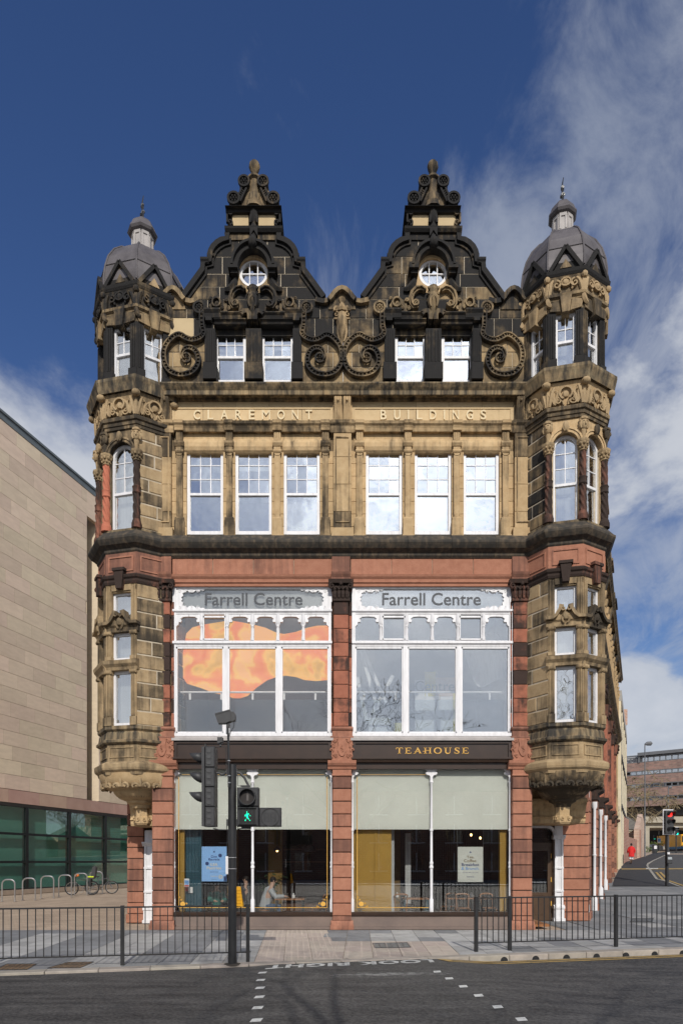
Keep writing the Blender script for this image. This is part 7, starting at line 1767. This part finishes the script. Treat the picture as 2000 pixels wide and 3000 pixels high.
# ================================================================== beyond the corner on the right
# pale terracotta-fronted building continuing the street
CBt = thing('cream_building', 'pale cream fronted building with tall windows, next up the side street', 'building', tuple(FS.p(LS, 0, 1.4)))
cream = pm('cream_faience', (.62, .55, .40), (.56, .49, .35), 3, .6); bt_ = lambda mb, n, m, p=None: mb.build(n, m, p or CBt)
t0, t1 = LS+.1, LS+21
Fc = Fr(FS.p(t0, 0, .16), (FS.u.x, FS.u.y)); Lc = t1-t0
bt_(MB().box(Fc, 0, Lc, 0, 5.2, -6, -.25).box(Fc, 0, Lc, 5.2, 14.6, -6, -.22), 'wall', cream)
bt_(MB().box(Fc, 0, Lc, 4.6, 6.2, -.3, .0).box(Fc, 0, Lc, 14.2, 15.0, -.3, .1), 'fascia_band', pm('grey_band', (.36, .35, .33), None, 2, .7))
for i in range(6):
    a = i*4.1; zb = zg(20+Fc.p(a, 0, 0).y)
    bt_(MB().box(Fc, a, a+.55, zb-.2, 14.2, -.25, .06), 'pier', cream)
    if i < 5:
        W = bt_(MB().box(Fc, a+.6, a+4.05, zb+.2, 4.5, -.24, -.18), 'shop_window', M['blackm'])
        for j in (0, 1, 2): bt_(MB().box(Fc, a+.7+j*1.1, a+.85+j*1.1, zb, 4.5, -.2, .0), 'window_post', cream, W)
        for z0, z1 in ((6.4, 9.6), (10.2, 13.6)):
            W = bt_(MB().box(Fc, a+.65, a+4.0, z0, z1, -.21, -.15), 'window', M['glass'])
            bt_(MB().box(Fc, a+.6, a+4.05, z0-.25, z0, -.2, .12).box(Fc, a+1.7, a+1.85, z0, z1, -.15, .03).box(Fc, a+2.8, a+2.95, z0, z1, -.15, .03), 'window_frame', M['slate'], W)
t = thing('brick_tower', 'narrow brick block rising behind the cream building', 'building', (X(1836, 70), 70, 2)); Ft = FY(70)
zt0, zt1 = Z(2078, 70), Z(2124, 70)
MB().box(Ft, X(1800, 70), X(1834.5, 70), 2, Z(2160, 70), -6, 0).box(Ft, X(1800, 70), X(1835.5, 70), zt1, zt0, -6, .1).build('wall', bricks('tower_brick', (.42, .22, .15), (.36, .19, .13), (.4, .34, .28), .5, .2), t); MB().box(Ft, X(1800, 70), X(1833, 70), Z(2146, 70), zt1, -5.5, .05).build('window', M['glass'], t)
# brick office slab with ribbon windows
OF = thing('office_building', 'long brick office block with ribbon windows and a grey roof storey, in the distance', 'building', (X(1900, 118), 118, 5))
oz = lambda y: 2+(2523-(2150+.1148*y))/2000*138
ox = lambda x: (1820+.1148*x-1000)/2000*138
A = Vector((ox(-250), 118, 0)); E = Vector((ox(2600), 100, 0)); Fo = Fr(A, ((E-A).x, (E-A).y)); Lo = (E-A).length
def ou(x): return Lo*(x+250)/2850
ot = lambda mb, n, m, p=None: mb.build(n, m if not isinstance(m, str) else M[m], p or OF)
obr = bricks('office_brick', (.29, .165, .135), (.18, .115, .10), (.22, .17, .14), .9, .3, (Fo.u.x, Fo.u.y))
gm_ = pm('grey_cladding', (.13, .135, .145), None, 1, .6)
ot(MB().box(Fo, 0, Lo, oz(1895), oz(800), -14, -.4), 'core', 'roomd')
for a, b in ((1890, 1745), (1645, 1435), (1330, 1115), (1005, 795)): ot(MB().box(Fo, 0, Lo, oz(a), oz(b), -10, 0), 'brick_band', obr)
ot(MB().box(Fo, ou(245), Lo, oz(632), oz(555), -10, .5).box(Fo, 0, ou(245), oz(655), oz(585), -10, -1), 'roof_fascia', gm_)
ot(MB().box(Fo, ou(245), ou(285), oz(795), oz(632), -10, .2), 'corner_column', gm_); ot(MB().box(Fo, 0, Lo, oz(800), oz(632), -10, -.6), 'roof_storey', 'room')
og = glass('office_glass', .42, (.5, .6, .7))
for a, b in ((795, 660), (1110, 1000), (1430, 1325), (1745, 1645)):
    for i in range(26):
        x0 = 110+i*107; x1 = x0+88
        if a == 795 and x0 < 280: continue
        W = ot(MB().box(Fo, ou(x0), ou(x1), oz(a)+.15, oz(b)-.15, -.16, -.12), 'window_pane', og)
    fr = MB()
    for i in range(27): fr.box(Fo, ou(110+i*107-19), ou(110+i*107), oz(a), oz(b), -.3, -.05)
    fr.box(Fo, 0, Lo, oz(a), oz(a)+.15, -.3, .02).box(Fo, 0, Lo, oz(b)-.15, oz(b), -.3, .02); ot(fr, 'window_frame', gm_)
conc = pm('concrete', (.36, .32, .25), (.30, .27, .21), 1.5, .9)
ot(MB().box(Fo, 0, Lo, oz(2115), oz(1895), -14, -3), 'undercroft_wall', pm('dark_concrete', (.10, .10, .10), None, 1, .9))
ot(MB().box(Fo, 0, Lo, oz(3300), oz(2115), -13, -12), 'undercroft_back', 'roomd')
BG = thing('road_bridge', 'concrete bridge deck and square pillars under the office block', 'bridge', (X(1930, 92), 92, 3)); Fb = FY(92)
MB().box(Fb, X(1886, 92), X(2300, 92), Z(2410, 92), Z(2392, 92), -12, 0).box(Fb, X(1886, 92), X(2300, 92), Z(2424, 92), Z(2410, 92), -12, -.8).build('bridge_deck', conc, BG)
for a, b in ((1890, 1905),): MB().box(Fb, X(a, 92), X(b, 92), 2.5, Z(2424, 92), -2, -.5).build('pillar', conc, BG)
# brick garden walls and the outbuilding behind the walker
wb = bricks('red_wall_brick', (.36, .14, .09), (.27, .10, .07), (.42, .33, .26), .32, .13, (.45, .9)); yb2 = bricks('buff_wall_brick', (.50, .36, .22), (.36, .20, .13), (.48, .38, .27), .42, .16)
t = thing('garden_wall', 'red brick wall with a square pier beside the footway, behind the walker', 'wall', tuple(gp(1836, 2518)))
a, b = gp(1833, 2524), gp(1868, 2512); Fg = Fr((a.x, a.y, 0), ((b-a).x, (b-a).y)); Lg = (b-a).length
MB().box(Fg, -3, Lg, 1.5, Z(2462, 56), -.4, 0).build('wall_panel', wb, t); MB().box(Fg, -3, Lg*.1, 1.5, Z(2420, 56), -.5, .1).box(Fg, Lg-.5, Lg+.3, 1.5, Z(2442, 64), -.5, .25).build('pier', wb, t)
c_ = MB(); pq = Fg.p(Lg-.1, Z(2442, 64)+.2, -.1); c_.ball(tuple(pq), .3, 10, 6); c_.build('pier_cap', wb, t)
t = thing('brick_outbuilding', 'low buff brick outbuilding with a grey slate roof beyond the garden wall', 'building', (X(1850, 62), 62, 2.5)); F6 = FY(62)
MB().box(F6, X(1815, 62), X(1886, 62), 2, Z(2428, 62), -6, 0).build('wall', yb2, t)
MB().poly(Fr((X(1815, 62), 62, 0), (0, -1)), [(-.5, Z(2428, 62)), (3, Z(2392, 65)), (3.4, Z(2392, 65)), (6.5, Z(2428, 62))], -(X(1886, 62)-X(1815, 62)), 0) if False else None
rfm = MB(); xa, xb = X(1815, 62), X(1884, 62); ze, zr = Z(2430, 62), Z(2393, 65); vs = [(xa, 61.8, ze), (xb, 61.8, ze), (xb-.6, 65, zr), (xa, 65, zr), (xb, 68, ze), (xa, 68, ze)]
rfm.add(vs, [(0, 1, 2, 3), (3, 2, 4, 5), (1, 4, 2), (0, 3, 5)]); rfm.build('roof', pm('stone_slate', (.17, .155, .13), (.10, .09, .08), 4, .9, .4, 8), t); MB().box(F6, xa, xb, ze-.25, ze, -.1, .08).build('eaves', conc, t)
gab = bricks('gable_brick', (.52, .35, .26), (.42, .26, .19), (.5, .42, .34), .4, .16, (.3, .95))
G2 = thing('gabled_wall', 'tall sloping brick gable wall next to the lamp post', 'wall', tuple(gp(1884, 2508))); a, b = gp(1870, 2513), gp(1888, 2507); Fg2 = Fr((a.x, a.y, 0), ((b-a).x, (b-a).y)); Lg2 = (b-a).length
MB().poly(Fg2, [(0, 2), (Lg2, 2), (Lg2, Z(2432, 72)), (Lg2*.55, Z(2398, 66)), (0, Z(2440, 62))], -.5, 0).build('wall_panel', gab, G2)
# planter wall, bin, signs
t = thing('planter_wall', 'low pale curved planter wall with shrubs under the bridge', 'wall', tuple(gp(1920, 2490))); pts = []
for x, y in ((1897, 2489), (1915, 2491), (1935, 2491), (1947, 2487), (1950, 2482)): p = gp(x, y); pts.append(p)
mb = MB(); k = .0
for p, q in zip(pts[:-1], pts[1:]): f_ = Fr((p.x, p.y, 0), ((q-p).x, (q-p).y)); mb.box(f_, 0, (q-p).length, min(p.z, q.z)-.3, p.z+.9, -.3, 0)
mb.build('wall_panel', pm('pale_render', (.52, .52, .50), None, 2, .8), t)
sb = MB(); rg = random.Random(5)
for i in range(160):
    p = pts[0].lerp(pts[3], rg.random())+Vector((0, rg.uniform(.4, 2.5), .8+rg.random()*.7)); e = Vector((rg.uniform(-1, 1), rg.uniform(-1, 1), rg.uniform(-.2, 1)))*.22; q = Vector((rg.uniform(-1, 1), rg.uniform(-1, 1), rg.uniform(-1, 1)))*.12; sb.add([p-e, p+q, p+e, p-q], [(0, 1, 2, 3)])
tag(sb.build('planter_shrub', pm('shrub_leaf', (.10, .13, .03), (.05, .08, .02), 3, .7)), 'low green shrubs growing behind the pale planter wall', 'shrub', kind='stuff')
sb = MB()
for i in range(120):
    p = gp(1905, 2497)+Vector((rg.uniform(-.9, .9), rg.uniform(-.5, .5), rg.uniform(0, .9))); e = Vector((rg.uniform(-1, 1), rg.uniform(-1, 1), 1))*.13; q = Vector((rg.uniform(-1, 1), rg.uniform(-1, 1), 0))*.1; sb.add([p-e, p+q, p+e, p-q], [(0, 1, 2, 3)])
tag(sb.build('flower_bed', pm('flower_leaf', (.06, .10, .03), (.30, .03, .10), 4, .7, lo=.55, hi=.65)), 'small flower bed with reddish blooms between wall and bin', 'flowers', kind='stuff')
bn_ = gp(1918.5, 2500); t = thing('litter_bin', 'black litter bin with a white notice on its front', 'bin', tuple(bn_)); k = (bn_.y+20)/2000; Fb2 = Fr((bn_.x, bn_.y, 0), (1, 0))
MB().cbox(Fb2, -5.3*k, 5.3*k, bn_.z, bn_.z+24*k, -.5, 0, .04).box(Fb2, -5.8*k, 5.8*k, bn_.z+22.5*k, bn_.z+24.5*k, -.55, .04).build('bin_body', M['blackm'], t); MB().box(Fb2, -4*k, 4*k, bn_.z+13*k, bn_.z+23*k, .005, .02).build('notice', M['white'], t)
def lamp(px_, py_, top, label, arm):
    p = gp(px_, py_); k = (p.y+20)/2000; h = (py_-top)*k; t = thing('street_lamp', label, 'street lamp', tuple(p), 'street lamps up the side road')
    MB().lathe(tuple(p), [(2.1*k, 0), (2.1*k, h*.2), (1.7*k, h*.22), (1.5*k, h)], 10).build('column', gm_, t); hd = MB(); a = p+Vector((0, 0, h)); e = a+Vector((arm*k, 0, .1))
    hd.tube([a, a+Vector((arm*k*.3, 0, .08)), e-Vector((arm*k*.2, 0, 0)), e], [.10, .22, .24, .05], 8)
    hd.build('lamp_head', gm_, t)
lamp(1887.5, 2511, 2181, 'tall dark street lamp in front of the bare tree', 22); lamp(1956, 2496, 2308, 'farther slender street lamp, right of the bare tree', 11); lamp(1950.5, 2496, 2335, 'short lamp column just left of the farther street lamp', 9)
# signals
def signal(px_, base, top, bot, w, label, lit, backing, push=False):
    p = gp(px_, base); d = p.y+20; k = d/2000; t = thing('traffic_signal', label, 'traffic light', tuple(p)); zt = 2+(2523-top)*k; zb = 2+(2523-bot)*k; F_ = Fr((p.x, p.y, 0), (1, 0)); hw = w*k/2
    MB().lathe((p.x, p.y, p.z), [(w*k*.155, 0), (w*k*.15, zt-p.z)], 12).build('pole', M['blackm'], t)
    if backing: MB().cbox(F_, -hw, hw, zb, zt, .12, .16, .03).build('backing_board', M['white'], t)
    MB().cbox(F_, -hw*.82, hw*.82, zb+.1*w*k, zt-.1*w*k, .165, .33, .03).build('signal_head', M['plast'], t)
    for i in range(3):
        zc = zt-(zt-zb)*(.2+.3*i); r = hw*.5; MB().poly(F_, [(r*math.cos(q*.3927), zc+r*math.sin(q*.3927)) for q in range(16)], .33, .345).build('signal_lens', lit[1] if lit[0] == i else M['blackm'], t)
        v = MB(); vs = []
        for q in range(11):
            an = math.pi*(-.15+1.3*q/10); l = .30*(.4+.6*max(0, math.sin(an))); vs += [F_.p(r*1.1*math.cos(an), zc+r*1.1*math.sin(an), .33), F_.p(r*1.05*math.cos(an)+.10, zc+r*1.05*math.sin(an)-.02, .33+l)]
        v.add(vs, [(2*q, 2*q+1, 2*q+3, 2*q+2) for q in range(10)], True); v.build('visor', M['blackm'], t)
    if push:
        MB().cbox(F_, -8*k, 8*k, 2+(2523-2530)*k, 2+(2523-2509)*k, .1, .35, .03).build('push_button_unit', M['plast'], t); MB().box(F_, -6*k, 6*k, 2+(2523-2518)*k, 2+(2523-2511)*k, .35, .36).build('button_label', pm('label_grey', (.35, .38, .40), None, 3, .5), t); MB().box(F_, -3.4*k, 3.4*k, 2+(2523-2503)*k, 2+(2523-2497)*k, .12, .2).build('sticker', M['white'], t)
    return t
redl = emit('red_signal', (1, .03, .02), 1.2); grl = emit('green_signal', (.0, .9, .6), 2.5)
signal(1952, 2596, 2372, 2446, 31, 'white-bordered traffic light showing red, with push button, beyond the right railing', (0, redl), True, True)
signal(1979, 2499, 2423, 2447.5, 12.5, 'small white-bordered traffic light showing green near the right edge', (2, grl), True)
signal(1913.5, 2490, 2446, 2460, 6, 'tiny distant traffic light showing green left of the red van', (2, grl), False)
p = gp(1929, 2493); t = thing('sign_board', 'blue and white sign board on posts beneath the bridge', 'sign', tuple(p)); k = (p.y+20)/2000; F_ = Fr((p.x, p.y, 0), (1, 0)); MB().box(F_, -5*k, 5*k, 2+(2523-2470)*k, 2+(2523-2455)*k, 0, .06).build('sign_panel', M['white'], t); MB().box(F_, -4*k, 4*k, 2+(2523-2466)*k, 2+(2523-2457)*k, .065, .08).build('sign_field', sky_i, t)
MB().box(F_, -4.5*k, -4*k, p.z, 2+(2523-2470)*k, 0, .05).box(F_, 4*k, 4.5*k, p.z, 2+(2523-2470)*k, 0, .05).build('post', gm_, t)
p = gp(1927.5, 2493); t = thing('signal_post', 'slim dark post with a grey box, seen against the bridge', 'post', tuple(p)); k = (p.y+20)/2000; MB().lathe(tuple(p), [(1.0*k, 0), (.9*k, 64*k)], 8).build('column', M['blackm'], t); F_ = Fr((p.x, p.y, 0), (1, 0)); MB().box(F_, -1.5*k, 1.5*k, p.z+48*k, p.z+64*k, .05, .25).build('post_box', gm_, t)
# van and bus
p = gp(1952, 2480); k = (p.y+20)/2000; t = thing('delivery_van', 'red van parked in the shadow under the bridge', 'van', tuple(p)); F_ = Fr((p.x, p.y, 0), (1, .1)); rv = pm('van_red', (.55, .03, .04), None, 3, .35)
prof = [(-12.5, 2), (12.5, 2), (12.8, 12), (11, 24), (9, 27.5), (-9, 27.5), (-11.5, 24), (-12.8, 12)]
MB().poly(F_, [(u*k, p.z+z*k) for u, z in prof], -5.0, 0).build('van_body', rv, t); MB().poly(F_, [(-10*k, p.z+16*k), (10*k, p.z+16*k), (9*k, p.z+24*k), (-9*k, p.z+24*k)], .005, .03).build('rear_window', pm('van_panel', (.60, .12, .12), None, 3, .4), t)
for s in (-1, 1): MB().box(F_, s*12*k-.12, s*12*k+.12, p.z+8*k, p.z+13*k, .0, .05).build('tail_light', redl, t); MB().lathe((0, 0, 0), [(0.01, 0)], 3) if False else None; w_ = MB().tube([F_.p(s*10*k-.1, p.z+.32, -.6), F_.p(s*10*k+.1, p.z+.32, -.6)], .34, 14).build('wheel', rub, t)
p = gp(2001, 2489); k = (p.y+20)/2000; t = thing('bus', 'yellow and blue bus cut by the right edge of the picture', 'bus', tuple(p)); F_ = Fr((p.x, p.y, 0), (1, 0))
MB().cbox(F_, -7*k, 35*k, p.z+6*k, p.z+45*k, -10, 0, .15).build('bus_body', pm('bus_yellow', (.75, .36, .03), None, 3, .4), t); MB().box(F_, -7.2*k, 35*k, p.z+2*k, p.z+9*k, -10, .03).build('bus_skirt', pm('bus_blue', (.05, .18, .33), None, 3, .4), t); MB().box(F_, -5*k, 33*k, p.z+22*k, p.z+40*k, .01, .03).build('windscreen', M['blackm'], t)
for s in (0, 24): MB().tube([F_.p(s*k, p.z+.5, -1.2), F_.p(s*k+.25, p.z+.5, -1.2)], .5, 14).build('wheel', rub, t)

# ================================================================== bare trees
def bare_tree(loc, h, label, seed, spread=.55, tw=1.0, weep=False, levels=5, name='bare_tree', rmin=.004, mcol=((.13, .105, .075), (.16, .12, .07))):
    rg = random.Random(seed); t = thing(name, label, 'tree', loc, None); o = Vector(loc)
    tr = MB(); cr = MB()
    def grow(p, d, ln, r, lv):
        k = 5; pts = [p]; rs = [r]
        for i in range(k):
            d = (d+Vector((rg.uniform(-1, 1), rg.uniform(-1, 1), rg.uniform(-.6, .7)))*.13).normalized()
            if weep and lv <= 1: d = (d+Vector((0, 0, -.16))).normalized()
            p = p+d*(ln/k); pts.append(p); rs.append(max(rmin, r*(1-.45*(i+1)/k)))
        (tr if lv >= levels-1 else cr).tube(pts, rs, 7 if lv >= levels-1 else 5 if lv > 2 else 3, cap=False)
        if lv == 0: return
        n = 3 if lv > 2 else 4
        for i in range(n+(1 if lv == levels else 0)*2):
            q = pts[-1] if i < 2 else pts[rg.randint(2, k)]
            ax = Vector((rg.uniform(-1, 1), rg.uniform(-1, 1), rg.uniform(-.2, .4))).normalized()
            grow(q, (d*.75+ax*spread*rg.uniform(.8, 1.4)).normalized(), ln*rg.uniform(.6, .82), rs[-1]*(.72 if i < 2 else .55), lv-1)
    grow(o, Vector((.02, .02, 1)), h*.3, h*.018*tw, levels)
    tr.build('trunk', pm('bark_'+str(seed), *mcol, 6, .9), t); cr.build('crown', pm('twig_'+str(seed), mcol[1], mcol[0], 6, .9), t); return t
tp_ = gp(1884, 2505)+Vector((.8, 3.0, 0))
bare_tree(tuple(tp_), 14.0, 'bare yellowish tree with drooping twigs behind the tall street lamp', 11, .6, 1.0, True, 5, rmin=.028, mcol=((.17, .14, .085), (.24, .18, .10)))
bare_tree((0.6, -25.5, 0.02), 18, 'bare street tree on the near pavement behind the viewer', 4, .6, 1.5, False, 5, rmin=.009)
# ---- houses across the road (seen only as reflections in the shop windows)
HB = thing('brick_terrace', 'brick terrace across the road behind the viewer', 'building', (0, -52, 0)); Fh = Fr((26, -52, 0), (-1, 0))
MB().box(Fh, 0, 52, 0, 9.5, -8, 0).build('wall', bricks('terrace_brick', (.26, .12, .08), (.20, .09, .065), (.3, .25, .2), .6, .2), HB)
MB().poly(Fr((26, -52, 0), (0, -1)), [(-.3, 9.4), (8.3, 9.4), (4, 12.5)], 0, 52).build('roof', M['slate'], HB)
for i in range(13):
    for z in (1.0, 4.0, 7.0):
        w = MB().box(Fh, 1.2+i*4, 2.9+i*4, z, z+1.9, -.05, .03).build('window', M['glassb'], HB)
        MB().box(Fh, 1.1+i*4, 3.0+i*4, z-.12, z, -.05, .12).box(Fh, 2.0+i*4, 2.1+i*4, z, z+1.9, .03, .05).build('window_frame', M['white'], w)
